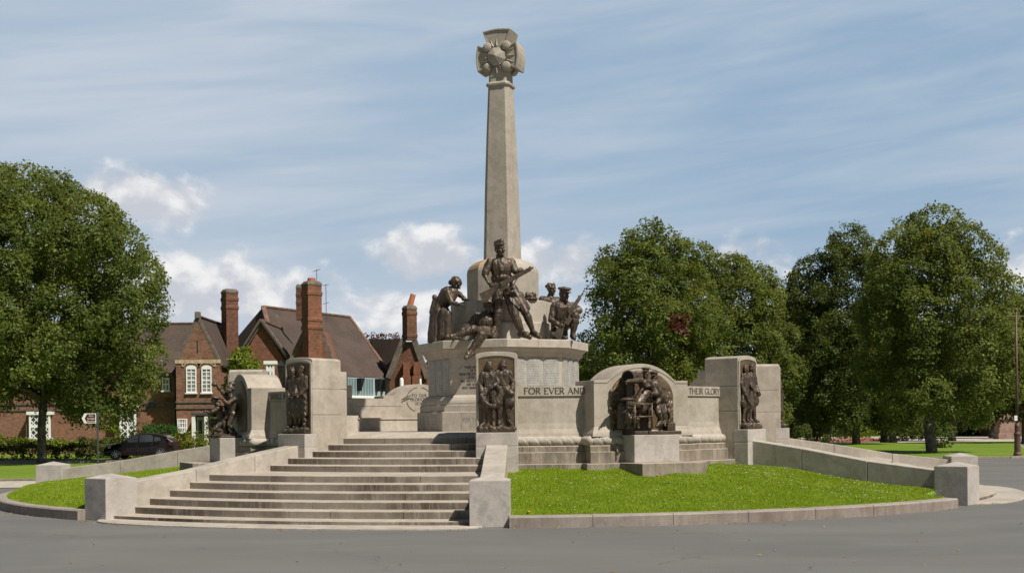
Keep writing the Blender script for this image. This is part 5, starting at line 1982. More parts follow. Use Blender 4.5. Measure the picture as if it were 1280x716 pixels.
# ------------------------------------------------------------------ FOLIAGE
def leaf_cloud(name, cen, nrm, per, spread, size, m, seed=1, tint0=None, flat=0.25, droop=0.25, aspect=0.6):
    """many small bent leaves in sprays round the given centres"""
    g = np.random.default_rng(seed)
    n = len(cen)
    N = n * per
    C = np.repeat(cen, per, 0)
    Nn = np.repeat(nrm, per, 0)
    # spray disc axes
    a = np.cross(nrm, np.array([0.31, 0.27, 0.91]))
    a /= np.linalg.norm(a, axis=1)[:, None] + 1e-9
    bb = np.cross(nrm, a)
    A, B = np.repeat(a, per, 0), np.repeat(bb, per, 0)
    rho = np.sqrt(g.random(N)) * spread * np.repeat(0.7 + 0.6 * g.random(n), per)
    th = g.uniform(0, 2 * np.pi, N)
    P = C + A * (rho * np.cos(th))[:, None] + B * (rho * np.sin(th))[:, None] + Nn * (g.normal(0, flat * spread, N))[:, None]
    P[:, 2] -= droop * (rho / spread) ** 2 * spread
    ln = Nn + g.normal(0, 0.55, (N, 3))
    ln /= np.linalg.norm(ln, axis=1)[:, None]
    d = g.normal(0, 1, (N, 3))
    d[:, 2] -= 0.5
    d -= ln * (d * ln).sum(1)[:, None]
    d /= np.linalg.norm(d, axis=1)[:, None]
    s = np.cross(ln, d)
    L = size * (0.65 + 0.7 * g.random(N))
    w = L * aspect
    Q = np.empty((N, 4, 3), np.float32)
    Q[:, 0] = P - d * (L * 0.5)[:, None]
    Q[:, 1] = P + s * (w * 0.5)[:, None] + ln * (0.12 * L)[:, None]
    Q[:, 2] = P + d * (L * 0.5)[:, None]
    Q[:, 3] = P - s * (w * 0.5)[:, None] + ln * (0.12 * L)[:, None]
    t = g.normal(0.36, 0.20, N) + np.repeat(g.normal(0, 0.16, n) if tint0 is None else tint0, per)
    return np_mesh(name, Q.reshape(-1, 3), 4, np.repeat(np.clip(t, 0, 1), 4), m)


def crown_points(lobes, dens, seed, inner=0.15, shell=(0.80, 1.02)):
    g = np.random.default_rng(seed)
    C, Nn = [], []
    for (c, r) in lobes:
        c, r = np.array(c, float), np.array(r, float)
        area = 4 * np.pi * ((r[0] * r[1]) ** 1.6 / 3 + (r[0] * r[2]) ** 1.6 / 3 + (r[1] * r[2]) ** 1.6 / 3) ** (1 / 1.6)
        n = max(8, int(area * dens))
        d = g.normal(0, 1, (n, 3))
        d /= np.linalg.norm(d, axis=1)[:, None]
        rad = g.uniform(shell[0], shell[1], n)
        k = g.random(n) < inner
        rad[k] = g.uniform(0.3, 0.8, k.sum())
        p = c + d * r * rad[:, None]
        nn = d / r
        nn /= np.linalg.norm(nn, axis=1)[:, None]
        C.append(p)
        Nn.append(nn)
    C, Nn = np.concatenate(C), np.concatenate(Nn)
    keep = np.ones(len(C), bool)
    for (c, r) in lobes:
        q = (((C - np.array(c)) / np.array(r)) ** 2).sum(1)
        keep &= ~((q < 0.50) & (g.random(len(C)) > inner))
    C, Nn = C[keep], Nn[keep]
    # ragged gaps
    f = np.array([mnoise.noise(Vector(p) * 0.55 + Vector((seed, 0, 0))) for p in C])
    k = f > -0.33
    C, Nn = C[k], Nn[k]
    f2 = np.array([mnoise.noise(Vector(q) * 1.25 + Vector((0, seed, 4))) for q in C])
    k2 = f2 > -0.24
    C, Nn, f = C[k2], Nn[k2], f[k][k2]
    k = slice(None)
    C = C + Nn * (0.45 * np.clip(f[k], -0.3, 0.6))[:, None]
    Nn = Nn * 0.62 + np.array([0, 0, 0.55]) + g.normal(0, 0.22, C.shape)
    Nn /= np.linalg.norm(Nn, axis=1)[:, None]
    return C, Nn


def lumps(c, r, n, k, seed, zmin=-0.75):
    """a main mass with n smaller masses standing out of its surface"""
    g = random.Random(seed)
    out = [(c, r)]
    for i in range(n):
        while True:
            d = Vector((g.gauss(0, 1), g.gauss(0, 1), g.gauss(0, 1))).normalized()
            if d.z > zmin:
                break
        s = k * g.uniform(0.75, 1.3)
        p = (c[0] + d.x * r[0] * (1.0 - s * 0.62), c[1] + d.y * r[1] * (1.0 - s * 0.62), c[2] + d.z * r[2] * (1.0 - s * 0.62))
        out.append((p, (r[0] * s, r[1] * s, r[2] * s * 0.85)))
    return out


def tree(name, label, base, lobes, trunk_r, fork, seed, m=None, dens=3.2, per=20, size=0.2, spread=0.5, group='trees round the green', extra_trunks=()):
    t = thing(name, label, 'tree', base, 0, group)
    bx, by, bz = base
    mt = MB()
    g = random.Random(seed)
    pts = [(0, 0, -0.1), (0.0, 0.0, 0.25), (g.uniform(-.1, .1), g.uniform(-.1, .1), fork * 0.5), (g.uniform(-.15, .15), g.uniform(-.15, .15), fork)]
    mt.tube(pts, [trunk_r * 1.45, trunk_r * 1.08, trunk_r * 0.95, trunk_r * 0.85], 14)
    top = Vector(pts[-1])
    for (c, r) in lobes[:14]:
        c = Vector(c) - Vector(base)
        mid = top.lerp(c, 0.5) + Vector((g.uniform(-.4, .4), g.uniform(-.4, .4), g.uniform(0.1, 0.7)))
        mt.tube([top - Vector((0, 0, 0.3)), top.lerp(mid, 0.4), mid, c], [trunk_r * 0.62, trunk_r * 0.42, trunk_r * 0.26, trunk_r * 0.08], 8)
        for q in range(2):
            e = c + Vector((g.uniform(-1, 1) * r[0], g.uniform(-1, 1) * r[1], g.uniform(-0.5, 0.8) * r[2])) * 0.75
            mt.tube([mid, mid.lerp(e, 0.5) + Vector((0, 0, 0.2)), e], [trunk_r * 0.2, trunk_r * 0.12, trunk_r * 0.04], 6)
    mt.build('trunk', M_BARK, t, (0, 0, 0), smooth=True)
    C, Nn = crown_points(lobes, dens, seed)
    # inner boughs, thickly leaved
    Ci, Ni = crown_points([(c, (r[0] * 1.12, r[1] * 1.12, r[2] * 1.05)) for c, r in lobes[:3]], dens * 0.55, seed + 500, inner=0.5, shell=(0.6, 1.0))
    C, Nn = np.concatenate([C, Ci]) - np.array(base), np.concatenate([Nn, Ni])
    tn = np.array([0.34 * mnoise.noise(Vector(q) * 0.42 + Vector((seed, 3, 1))) for q in C]) + np.random.default_rng(seed).normal(0, 0.13, len(C))
    me = leaf_cloud('crown', C, Nn, per, spread, size, m or M_LEAF, seed, tint0=tn)
    link('crown', me, t)
    return t


def gpt(x, d, z=0.0):
    """ground point under photo column x, d metres off"""
    p = W(x, 530, d)
    return (p.x, p.y, z)


def ez(y, d, x):
    return W(x, y, d).z


def crown(c, z0, z1, rx, ry, tw, n, seed, lean=(0.0, 0.0), lob=(0.17, 0.30)):
    """masses of a lime's crown: egg-shaped outline, widest at tw of its height, made of many uneven boughs"""
    g = random.Random(seed)
    H_ = z1 - z0

    def prof(t):
        if t > tw:
            return math.sqrt(max(0.0, 1 - ((t - tw) / (1 - tw)) ** 2))
        return math.sqrt(max(0.0, 1 - ((tw - t) / (tw + 0.16)) ** 2))
    out = []
    for t, k in ((0.25, 0.62), (0.45, 0.66), (0.66, 0.55)):
        q = prof(t) * k
        out.append(((c[0] + lean[0] * t, c[1] + lean[1] * t, z0 + H_ * t), (rx * q, ry * q, H_ * 0.24)))
    for i in range(n):
        t = (i + g.random()) / n
        t = t ** 0.88
        ang = i * 2.39996 + g.uniform(-0.5, 0.5)
        rl = g.uniform(*lob) * (1.0 if t < 0.8 else 0.85)
        q = max(0.0, prof(t) - rl * g.uniform(0.55, 1.05))
        p = (c[0] + lean[0] * t + math.cos(ang) * rx * q, c[1] + lean[1] * t + math.sin(ang) * ry * q, z0 + H_ * t - (rl * rx * 0.5 if t > 0.86 else 0))
        out.append((p, (rx * rl * g.uniform(0.9, 1.25), ry * rl * g.uniform(0.9, 1.25), rx * rl * g.uniform(0.62, 0.85))))
    return out


# big lime at the left edge
p = gpt(52, 63)
tree('lime_tree', 'large round lime tree at the left edge, dark trunk beside the hedge', p,
     crown((p[0] - 1.1, p[1]), 3.1, ez(206, 63, 30) - 0.2, 6.9, 6.6, 0.30, 96, 11), 0.205, 3.4, 11, dens=5.2, per=27, size=0.158, spread=0.42)
# broad pair of crowns behind the monument
p = gpt(812, 80)
tree('lime_tree', 'broad lime tree behind the gun relief, with a russet dead branch', p,
     crown((p[0] + 0.2, p[1]), 1.0, ez(281, 80, 830), 4.6, 5.0, 0.40, 72, 23), 0.34, 2.4, 23, dens=4.8, per=25, size=0.18, spread=0.44)
p = gpt(908, 86)
tree('lime_tree', 'lower rounded lime tree right of the middle clump, behind the right-hand pylons', p,
     crown((p[0] + 0.2, p[1]), 1.0, ez(314, 86, 908), 4.7, 4.6, 0.38, 70, 35), 0.32, 2.2, 31, dens=4.8, per=25, size=0.18, spread=0.44)
p = gpt(990, 104)
tree('lime_tree', 'small dark tree in the gap between the middle clump and the right-hand trees', p,
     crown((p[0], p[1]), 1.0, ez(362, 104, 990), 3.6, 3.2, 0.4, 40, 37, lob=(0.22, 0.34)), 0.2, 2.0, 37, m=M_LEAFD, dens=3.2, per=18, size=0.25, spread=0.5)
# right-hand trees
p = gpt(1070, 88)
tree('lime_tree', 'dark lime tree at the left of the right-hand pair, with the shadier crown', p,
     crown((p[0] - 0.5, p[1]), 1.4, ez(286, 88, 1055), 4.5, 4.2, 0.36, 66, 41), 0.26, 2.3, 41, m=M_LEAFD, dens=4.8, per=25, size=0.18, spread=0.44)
p = gpt(1164, 63)
tree('lime_tree', 'tall lime tree at the right with pale trunk rising from the grass by the road', p,
     crown((p[0] + 0.25, p[1]), 1.9, ez(259, 63, 1170), 3.75, 3.8, 0.38, 84, 43, lob=(0.16, 0.29)), 0.25, 2.3, 43, dens=5.8, per=27, size=0.148, spread=0.37)
p = gpt(1282, 88)
tree('lime_tree', 'tree at the right edge behind the lamp post', p,
     crown((p[0] - 0.6, p[1]), 1.6, ez(352, 88, 1275), 2.9, 3.6, 0.4, 46, 47, lob=(0.2, 0.34)), 0.25, 2.2, 47, dens=3.4, per=20, size=0.22, spread=0.46)
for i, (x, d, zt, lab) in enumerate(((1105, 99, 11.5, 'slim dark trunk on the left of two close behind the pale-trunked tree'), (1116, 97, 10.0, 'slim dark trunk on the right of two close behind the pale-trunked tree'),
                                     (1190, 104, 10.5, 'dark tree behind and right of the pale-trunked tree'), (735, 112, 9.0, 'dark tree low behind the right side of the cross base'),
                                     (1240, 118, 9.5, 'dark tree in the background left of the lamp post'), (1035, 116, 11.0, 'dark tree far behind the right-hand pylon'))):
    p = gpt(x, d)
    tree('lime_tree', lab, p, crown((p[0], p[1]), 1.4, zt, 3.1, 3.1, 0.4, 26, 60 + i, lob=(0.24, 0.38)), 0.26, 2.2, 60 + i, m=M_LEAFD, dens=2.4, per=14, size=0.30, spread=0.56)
# russet dead branch
p = W(848, 405, 74.6)
C = np.array([[p.x + rng.normal(0, 0.28), p.y + rng.normal(0, 0.1), p.z + rng.normal(0, 0.42)] for i in range(26)])
o = link('dead_branch', leaf_cloud('dead_branch', C - np.array(p), np.tile([0, -0.6, 0.5], (26, 1)), 14, 0.3, 0.22, M_LEAFR, 5))
o.location = p
tr = [q for q in bpy.data.objects if q.get('label', '').startswith('broad lime tree')][0]
o.parent = tr
o.location = Vector(p) - tr.location
p = gpt(268, 130)
tree('poplar_tree', 'narrow green tree top between the two brick houses', p, [((p[0], p[1], 8.5), (0.9, 0.9, 3.6))], 0.15, 3.0, 71, dens=7, per=16, size=0.3, spread=0.45, group='garden trees by the houses')
p = gpt(304, 78)
tree('garden_tree', 'small bright green tree in front of the orange brick gable', p, lumps((p[0], p[1], 4.9), (1.0, 0.8, 1.75), 7, 0.5, 73), 0.08, 2.8, 73, m=M_LIMEB, dens=8, per=16, size=0.19, spread=0.34, group='garden trees by the houses')
p = gpt(482, 125)
tree('copper_beech', 'dark red tree tips showing over the roof left of the tall pot chimney', p, [((p[0] - 1.0, p[1], 9.4), (1.2, 1.0, 1.6)), ((p[0] + 1.2, p[1], 9.6), (0.9, 0.9, 1.0)), ((p[0], p[1], 7.5), (2.2, 2, 2.2))], 0.15, 5.0, 79, m=M_LEAFR, dens=2.2, per=10, size=0.3, spread=0.4, group='garden trees by the houses')


def woodland():
    g = random.Random(3)
    lobes = []
    for i in range(44):
        x = 690 + i * 15
        d = g.uniform(135, 160)
        p = gpt(x, d)
        h = g.uniform(5.5, 8.5)
        lobes.append(((p[0], p[1], h * 0.48), (2.6, 2.4, h * 0.55)))
    C, Nn = crown_points(lobes, 2.0, 5, inner=0.1)
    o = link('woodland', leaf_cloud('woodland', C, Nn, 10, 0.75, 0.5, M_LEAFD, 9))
    tag(o, kind='stuff')


woodland()


def bush(name, label, x, d, ytop, w, m, depth=None, zb=0.0, dens=9, per=14, size=0.13, spread=0.2, group='garden shrubs and hedges', boxy=False, cat='shrub', seed=None):
    p = gpt(x, d)
    zt = ez(ytop, d, x)
    h = zt - zb
    dp = depth or w
    sd_ = seed or int(x * 7 + d)
    if boxy:
        g = np.random.default_rng(sd_)
        n = int((w * h * 2 + w * dp + dp * h * 2) * dens)
        C, Nn = [], []
        for i in range(n):
            f = g.random()
            fx, fy, fz = g.uniform(-.5, .5), g.uniform(-.5, .5), g.uniform(0, 1)
            k = w * h / (w * h + w * dp + dp * h * 2)
            if f < k:
                fy = -0.5
                nn = (0, -1, 0.3)
            elif f < k + w * dp / (w * h + w * dp + dp * h * 2):
                fz = 1
                nn = (0, 0, 1)
            else:
                fx = g.choice((-0.5, 0.5))
                nn = (2 * fx, 0, 0.3)
            wob = 0.07 * math.sin(fx * w * 2.1 + 1) + 0.05 * math.sin(fx * w * 5.3)
            C.append((fx * w, fy * dp, fz * (h + wob)))
            Nn.append(nn)
        C = np.array(C) + g.normal(0, 0.06, (n, 3))
        C[:, 2] = np.abs(C[:, 2])
        Nn = np.array(Nn, float)
    else:
        C, Nn = crown_points(lumps((0, 0, h * 0.5), (w / 2, dp / 2, h * 0.52), 9, 0.45, sd_), dens, sd_, inner=0.2)
        C[:, 2] = np.abs(C[:, 2])
    o = link(name, leaf_cloud(name, C, Nn, per, spread, size, m, sd_))
    o.location = (p[0], p[1], zb)
    return tag(o, label, cat, group)


bush('hedge', 'long low brownish hedge along the road behind the left tree', 30, 72, 558, 12.5, M_HEDGE, 1.2, boxy=True, cat='hedge', dens=18, size=0.12)
bush('shrub', 'rounded yellow-green bush at the far left above the hedge', 12, 75, 544, 2.6, M_LIMEB, 1.6, 0.4)
bush('shrub', 'yellow-green bush just left of the dark trunk above the hedge', 38, 75, 547, 1.7, M_LIMEB, 1.4, 0.4)
bush('shrub', 'yellow-green bush just right of the dark trunk above the hedge', 69, 75, 545, 1.7, M_LIMEB, 1.4, 0.4)
bush('shrub', 'pale green bush left of the signpost above the hedge', 92, 75, 548, 1.3, M_LIMEB, 1.2, 0.4)
bush('shrub', 'tall bright green climber left of the white lattice bay window', 136, 80, 531, 1.6, M_LIMEB, 1.2, 0.2, size=0.18)
bush('shrub', 'green bush right of the white lattice bay window', 181, 81, 526, 1.7, M_HEDGE, 1.4, 0.2)
bush('hedge', 'neatly clipped round-topped green hedge behind the car', 201, 78, 534, 1.75, M_GREENH, 1.4, 0.0, boxy=True, cat='hedge', dens=26, size=0.09)
bush('shrub', 'yellow-green bush between the clipped hedge and the yellow-flowered bush', 226, 76, 538, 1.5, M_LIMEB, 1.3)
bush('shrub', 'bush covered in yellow flowers under the white casement window', 243, 76, 537, 1.8, M_YEL, 1.4)
bush('shrub', 'pale yellow-green bush beside the left bronze relief', 261, 75, 540, 1.6, M_LIMEB, 1.3)
bush('shrub', 'climbing plant beside the porch of the left house', 267, 83, 519, 0.9, M_HEDGE, 0.6)
bush('hedge', 'low brown-green hedge between the car and the lattice bay window', 150, 74.5, 549, 4.5, M_HEDGE, 1.0, boxy=True, cat='hedge', dens=18, size=0.12)
# planting on the right
for i, (x, d, yt, w, m_, lab) in enumerate(((1002, 72, 531, 0.75, M_LEAFD, 'small dark bush right of the edge-on relief pylon'), (1014, 88, 538, 0.9, M_LEAFD, 'small low dark bush on the grass behind the right steps'),
                                            (1033, 80, 543, 0.6, M_LEAFD, 'tiny dark rose bush on the grass, left of the red flower bed'), (1178, 74, 528, 1.3, M_LEAFD, 'dark shrub beside the pale trunk'),
                                            (1135, 108, 524, 4.0, M_LEAFD, 'wide dark bush behind the red flower bed'), (1052, 126, 533, 3.0, M_HEDGE, 'olive green bush far behind the flower bed'),
                                            (1080, 130, 532, 3.0, M_LIMEB, 'light green bush far behind the flower bed'))):
    bush('shrub', lab, x, d, yt, w, m_, None, 0.05)
p = gpt(1062, 106)
C = np.stack([rng.uniform(-4.5, 4.5, 330), rng.uniform(-1.0, 1.0, 330), rng.uniform(0.06, 0.24, 330)], 1)
o = link('flower_bed', leaf_cloud('flower_bed', C, np.tile([0, -0.3, 1.0], (330, 1)), 10, 0.22, 0.11, M_RED, 3))
o.location = p
tag(o, kind='stuff')


# ------------------------------------------------------------------ HOUSES
def wall_quad(m, pts, thick):
    """upright outline extruded back by thick (a vector)"""
    return m.prism(pts, thick)


def sash(parent, x0, x1, y0, y1, d, nx, nz, arched=False, label=None, bay=0.0):
    a, b_ = W(x0, y1, d), W(x1, y0, d)
    w, h = b_.x - a.x, b_.z - a.z
    y = a.y
    base = parent.location
    m = MB()
    fw = 0.075
    m.box(a.x, a.x + fw, y - 0.07, y + 0.05, a.z, b_.z)
    m.box(b_.x - fw, b_.x, y - 0.07, y + 0.05, a.z, b_.z)
    m.box(a.x + fw, b_.x - fw, y - 0.07, y + 0.05, b_.z - fw, b_.z)
    m.box(a.x - 0.06, b_.x + 0.06, y - 0.12, y + 0.05, a.z - 0.09, a.z + 0.0)
    m.box(a.x + fw, b_.x - fw, y - 0.068, y + 0.05, a.z + 0.002, a.z + fw)
    for i in range(1, nx):
        xx = a.x + w * i / nx
        m.box(xx - 0.03, xx + 0.03, y - 0.05, y, a.z + fw, b_.z - fw)
    for i in range(1, nz):
        zz = a.z + h * i / nz
        q = 0.045 if i == nz // 2 else 0.028
        m.box(a.x + fw, b_.x - fw, y - 0.053, y - 0.003, zz - q, zz + q)
    if arched:
        n = 10
        pts = [(a.x + w / 2 + (w / 2) * math.cos(math.pi * i / n), b_.z - 0.002 + 0.2 * math.sin(math.pi * i / n)) for i in range(n + 1)]
        m.prism([(px, y - 0.068, pz) for px, pz in pts], (0, 0.1, 0))
    o = m.build('window', M_WHITE, parent, base)
    m = MB()
    m.box(a.x + 0.03, b_.x - 0.03, y - 0.02, y + 0.03, a.z + 0.03, b_.z - 0.03)
    m.build('glass', M_SKYCURT, o, base)
    return o


def lattice(parent, x0, x1, y0, y1, d, n):
    a, b_ = W(x0, y1, d), W(x1, y0, d)
    base = parent.location
    w, h = b_.x - a.x, b_.z - a.z
    y = a.y
    m = MB()
    fw = 0.12
    m.box(a.x, a.x + fw, y - 0.09, y + 0.05, a.z, b_.z)
    m.box(b_.x - fw, b_.x, y - 0.09, y + 0.05, a.z, b_.z)
    m.box(a.x - 0.15, b_.x + 0.15, y - 0.16, y + 0.3, b_.z, b_.z + 0.22)
    m.box(a.x - 0.1, b_.x + 0.1, y - 0.14, y + 0.3, a.z - 0.15, a.z)
    m.box(a.x + fw, b_.x - fw, y - 0.085, y + 0.05, a.z + h * 0.5 - 0.09, a.z + h * 0.5 + 0.09)
    m.box(a.x + w * 0.5 - 0.05, a.x + w * 0.5 + 0.05, y - 0.08, y + 0.05, a.z, b_.z)
    st_ = 0.42
    for half in (0, 1):
        z0, z1 = a.z + h * 0.5 * half + (0.09 if half else 0), a.z + h * (0.5 + 0.5 * half) - (0.09 if not half else 0)
        k = 0
        c = a.x - (z1 - z0)
        while c < b_.x:
            for s in (1, -1):
                xa, xb = (c, c + (z1 - z0)) if s == 1 else (c + (z1 - z0), c)
                # clip to the frame
                za, zb = z0, z1
                if s == 1:
                    if xa < a.x:
                        za += (a.x - xa)
                        xa = a.x
                    if xb > b_.x:
                        zb -= (xb - b_.x)
                        xb = b_.x
                else:
                    if xb < a.x:
                        zb -= (a.x - xb)
                        xb = a.x
                    if xa > b_.x:
                        za += (xa - b_.x)
                        xa = b_.x
                if zb - za > 0.1:
                    m.beam((xa, y - 0.05 - 0.012 * s, za), (xb, y - 0.05 - 0.012 * s, zb), 0.055, 0.02, (0, 1, 0))
            c += st_
    o = m.build('window', M_WHITE, parent, base)
    m = MB()
    m.box(a.x + 0.05, b_.x - 0.05, y - 0.02, y + 0.03, a.z + 0.03, b_.z - 0.03)
    m.build('glass', M_GLASS, o, base)


# --- left house: gabled bay, long wing with a small hooded dormer
D1 = 86.0
hb = gpt(248, D1)
h1 = thing('brick_house', 'brown brick house at the left with steep gable and two white arched windows', 'house', hb, 0, 'brick houses at the left')
aL, aR = W(221, 560, D1), W(276, 560, D1)
ze = ez(453, D1, 248)
za = ez(398, D1, 248)
xm = (aL.x + aR.x) / 2
m = MB()
m.prism([(aL.x, aL.y, -0.1), (aR.x, aL.y, -0.1), (aR.x, aL.y, ze), (xm, aL.y, za), (aL.x, aL.y, ze)], (0, 7.0, 0))
wl = W(-60, 560, D1 + 2.2)
m.box(wl.x, aL.x + 0.02, wl.y, wl.y + 6.5, -0.1, ez(462, D1 + 2.2, 190))
m.build('wall', M_BRICK, h1, hb)
m = MB()
# coping along the gable
for sx, xe in ((-1, aL.x), (1, aR.x)):
    m.beam((xe + sx * 0.12, aL.y + 0.05, ze - 0.25), (xm, aL.y + 0.05, za + 0.12), 0.22, 0.14, (0, 1, 0))
m.box(xm - 0.16, xm + 0.16, aL.y - 0.15, aL.y + 0.3, za + 0.02, za + 0.45)
m.build('gable_coping', M_COPE, h1, hb, bevel=0.02)
m = MB()
ov = 0.1
for sx, xe in ((-1, aL.x), (1, aR.x)):
    p_ = [(xe + sx * 0.18, aL.y + 0.28, ze - 0.32), (xm, aL.y + 0.28, za + 0.02), (xm, aL.y + 7.4, za + 0.02), (xe + sx * 0.18, aL.y + 7.4, ze - 0.32)]
    m.prism(p_, (0, 0, 0.14))
# wing roof: slope up from its eaves, hip at the left out of view
er, rr = ez(459, D1 + 1.9, 190), ez(407, D1 + 5.6, 220)
p_ = [(wl.x - 0.3, wl.y - 0.35, er - 0.15), (aL.x + 0.4, wl.y - 0.35, er - 0.15), (aL.x + 1.4, wl.y + 3.4, rr), (wl.x - 0.3, wl.y + 3.4, rr)]
m.prism(p_, (0, 0.02, 0.14))
p_ = [(wl.x - 0.3, wl.y + 7.0, er - 0.15), (aL.x + 0.4, wl.y + 7.0, er - 0.15), (aL.x + 1.4, wl.y + 3.42, rr), (wl.x - 0.3, wl.y + 3.42, rr)]
m.prism(p_, (0, -0.02, 0.14))
# hood over the small dormer
q0, q1 = W(199, 468, D1 + 0.9), W(222, 468, D1 + 0.9)
m.prism([(q0.x, q0.y, q0.z), (q1.x, q1.y, q1.z), (q1.x - 0.3, q1.y + 1.6, q1.z + 1.1), (q0.x + 0.5, q0.y + 1.6, q0.z + 1.1)], (0, 0, 0.12))
m.build('roof', M_ROOF, h1, hb)
m = MB()
m.beam((wl.x, wl.y + 3.42, rr + 0.16), (aL.x + 1.2, wl.y + 3.42, rr + 0.16), 0.26, 0.14)
m.beam((xm, aL.y + 0.3, za + 0.18), (xm, aL.y + 7.4, za + 0.18), 0.24, 0.12)
m.build('ridge', M_RIDGE, h1, hb, bevel=0.03)
m = MB()
q0, q1 = W(201, 470, D1 + 1.5), W(219, 496, D1 + 1.5)
m.box(q0.x, q1.x, q0.y, q0.y + 1.5, q1.z, q0.z + 0.1)
m.build('dormer', M_BRICK, h1, hb)
sash(h1, 203, 212, 472, 488, D1 + 1.43, 2, 2)
# string courses, arch heads, slit
m = MB()
for y_ in (502, 509.5):
    z_ = ez(y_, D1, 248)
    m.box(aL.x - 0.03, aR.x + 0.03, aL.y - 0.07, aL.y + 0.1, z_ - 0.06, z_ + 0.06)
    m.box(wl.x, aL.x - 0.04, wl.y - 0.07, wl.y + 0.1, z_ - 0.06, z_ + 0.06)
m.build('string_course', M_COPE, h1, hb)
m = MB()
z0, z1 = ez(457, D1, 248), ez(452.5, D1, 248)
m.box(aL.x - 0.05, aR.x + 0.05, aL.y - 0.06, aL.y + 0.1, z1 - 0.08, z1 + 0.16)
for cx_ in (239, 258.3):
    c_ = W(cx_, 459, D1)
    for i in range(9):
        t = math.pi * (0.08 + 0.84 * i / 8)
        m.box(c_.x + 0.55 * math.cos(t) - 0.09, c_.x + 0.55 * math.cos(t) + 0.09, aL.y - 0.055, aL.y + 0.1, c_.z + 0.30 * math.sin(t) - 0.02, c_.z + 0.30 * math.sin(t) + 0.17)
m.build('cream_arches', M_CREAM, h1, hb)
for x0, x1 in ((233, 245.4), (252.2, 264.4)):
    sash(h1, x0, x1, 460, 490.5, D1 - 0.02, 2, 6, True)
sash(h1, 222, 234, 523, 540, D1 - 0.02, 4, 3)
sash(h1, 263, 276, 521, 540, D1 - 0.02, 3, 3)
c0, c1 = W(246.3, 425, D1), W(247.3, 441, D1)
m = MB()
m.box(c0.x, c1.x, c0.y - 0.03, c0.y + 0.02, c1.z, c0.z)
m.build('slit_window', M_BLACK, h1, hb)
# porch
m = MB()
q0, q1 = W(239, 519, D1 - 1.3), W(277, 516.5, D1 - 1.3)
m.box(q0.x, q1.x, q0.y, q0.y + 1.4, q0.z, q0.z + 0.16)
m.build('porch_hood', M_GREY, h1, hb)
m = MB()
for x in (242.0, 257.8, 275.5):
    q = W(x, 520, D1 - 1.15)
    m.box(q.x - 0.11, q.x + 0.11, q.y - 0.1, q.y + 0.1, 0, q.z + 0.02)
m.build('porch_posts', M_WHITE, h1, hb)
m = MB()
q0, q1 = W(246, 521, D1 - 0.02), W(255, 521, D1 - 0.02)
m.box(q0.x, q1.x, q0.y - 0.05, q0.y + 0.05, 0.05, q0.z)
dr = m.build('door', M_DOOR, h1, hb)
m = MB()
m.box(q0.x + 0.12, q1.x - 0.12, q0.y - 0.06, q0.y - 0.045, q0.z - 1.1, q0.z - 0.2)
m.build('glass', M_GLASS, dr, hb)
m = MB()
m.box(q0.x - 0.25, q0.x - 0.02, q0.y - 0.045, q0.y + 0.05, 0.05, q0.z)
m.build('door_recess_shade', M_BLACK, h1, hb)  # black strip stands in for the shade beside the door
m = MB()
q0 = W(213.5, 470, D1 - 0.15)
m.tube([(q0.x, q0.y + 1.2, q0.z + 0.25), (q0.x, q0.y + 1.1, q0.z - 0.1), (q0.x, q0.y + 1.1, 0.1)], 0.085, 8)
m.beam((q0.x - 0.8, q0.y + 1.0, q0.z + 0.22), (q0.x + 0.5, q0.y + 1.0, q0.z + 0.22), 0.12, 0.12)
m.build('drainpipe', M_BLACK, h1, hb)
lattice(h1, 150, 170, 509, 547, D1 + 1.2, 4)
lattice(h1, 37, 63, 518, 547, D1 + 1.2, 4)
for x0_, x1_, yt_ in ((143, 172, 506), (32, 66, 514)):
    m = MB()
    q0, q1 = W(x0_, yt_, D1 + 1.3), W(x1_, 547, D1 + 1.3)
    m.box(q0.x, q1.x, q0.y + 0.05, q0.y + 1.3, 0, q0.z)
    m.build('bay', M_BRICK, h1, hb)
m = MB()
q0, q1 = W(183, 503, D1 + 2.12), W(194, 510, D1 + 2.12)
m.box(q0.x, q1.x, q0.y, q0.y + 0.1, q1.z, q0.z)
m.build('vent_window', M_GREY, h1, hb)

# --- middle house: big hipped roof, gable wing, tall chimneys
hb = gpt(400, 92)
h2 = thing('brick_house', 'large brown-roofed house in the middle with tall brick chimneys and an orange brick gable', 'house', hb, 0, 'brick houses at the left')
R1, R2 = W(329, 383, 94), W(437, 396, 103)
F1, F2 = W(350, 466, 90), W(492, 473, 98.5)
L1, B2 = W(252, 474, 98), W(500, 474, 110)
m = MB()
m.add([F1, F2, B2, L1, R1, R2], [(0, 1, 5, 4), (3, 0, 4), (1, 2, 5), (2, 3, 4, 5), (0, 3, 2, 1)])
# small rear-right roof running to the end gable
K1, K2 = W(462, 424, 104), W(506, 423, 99)
E1, E2 = W(486, 473, 98.3), W(489, 473, 97.2)
G1, G2 = W(462, 474, 108), W(528, 474, 104)
m.add([E1, E2, K2, K1, G1, G2], [(0, 1, 2, 3), (3, 2, 5, 4), (0, 3, 4), (0, 4, 5, 1)])
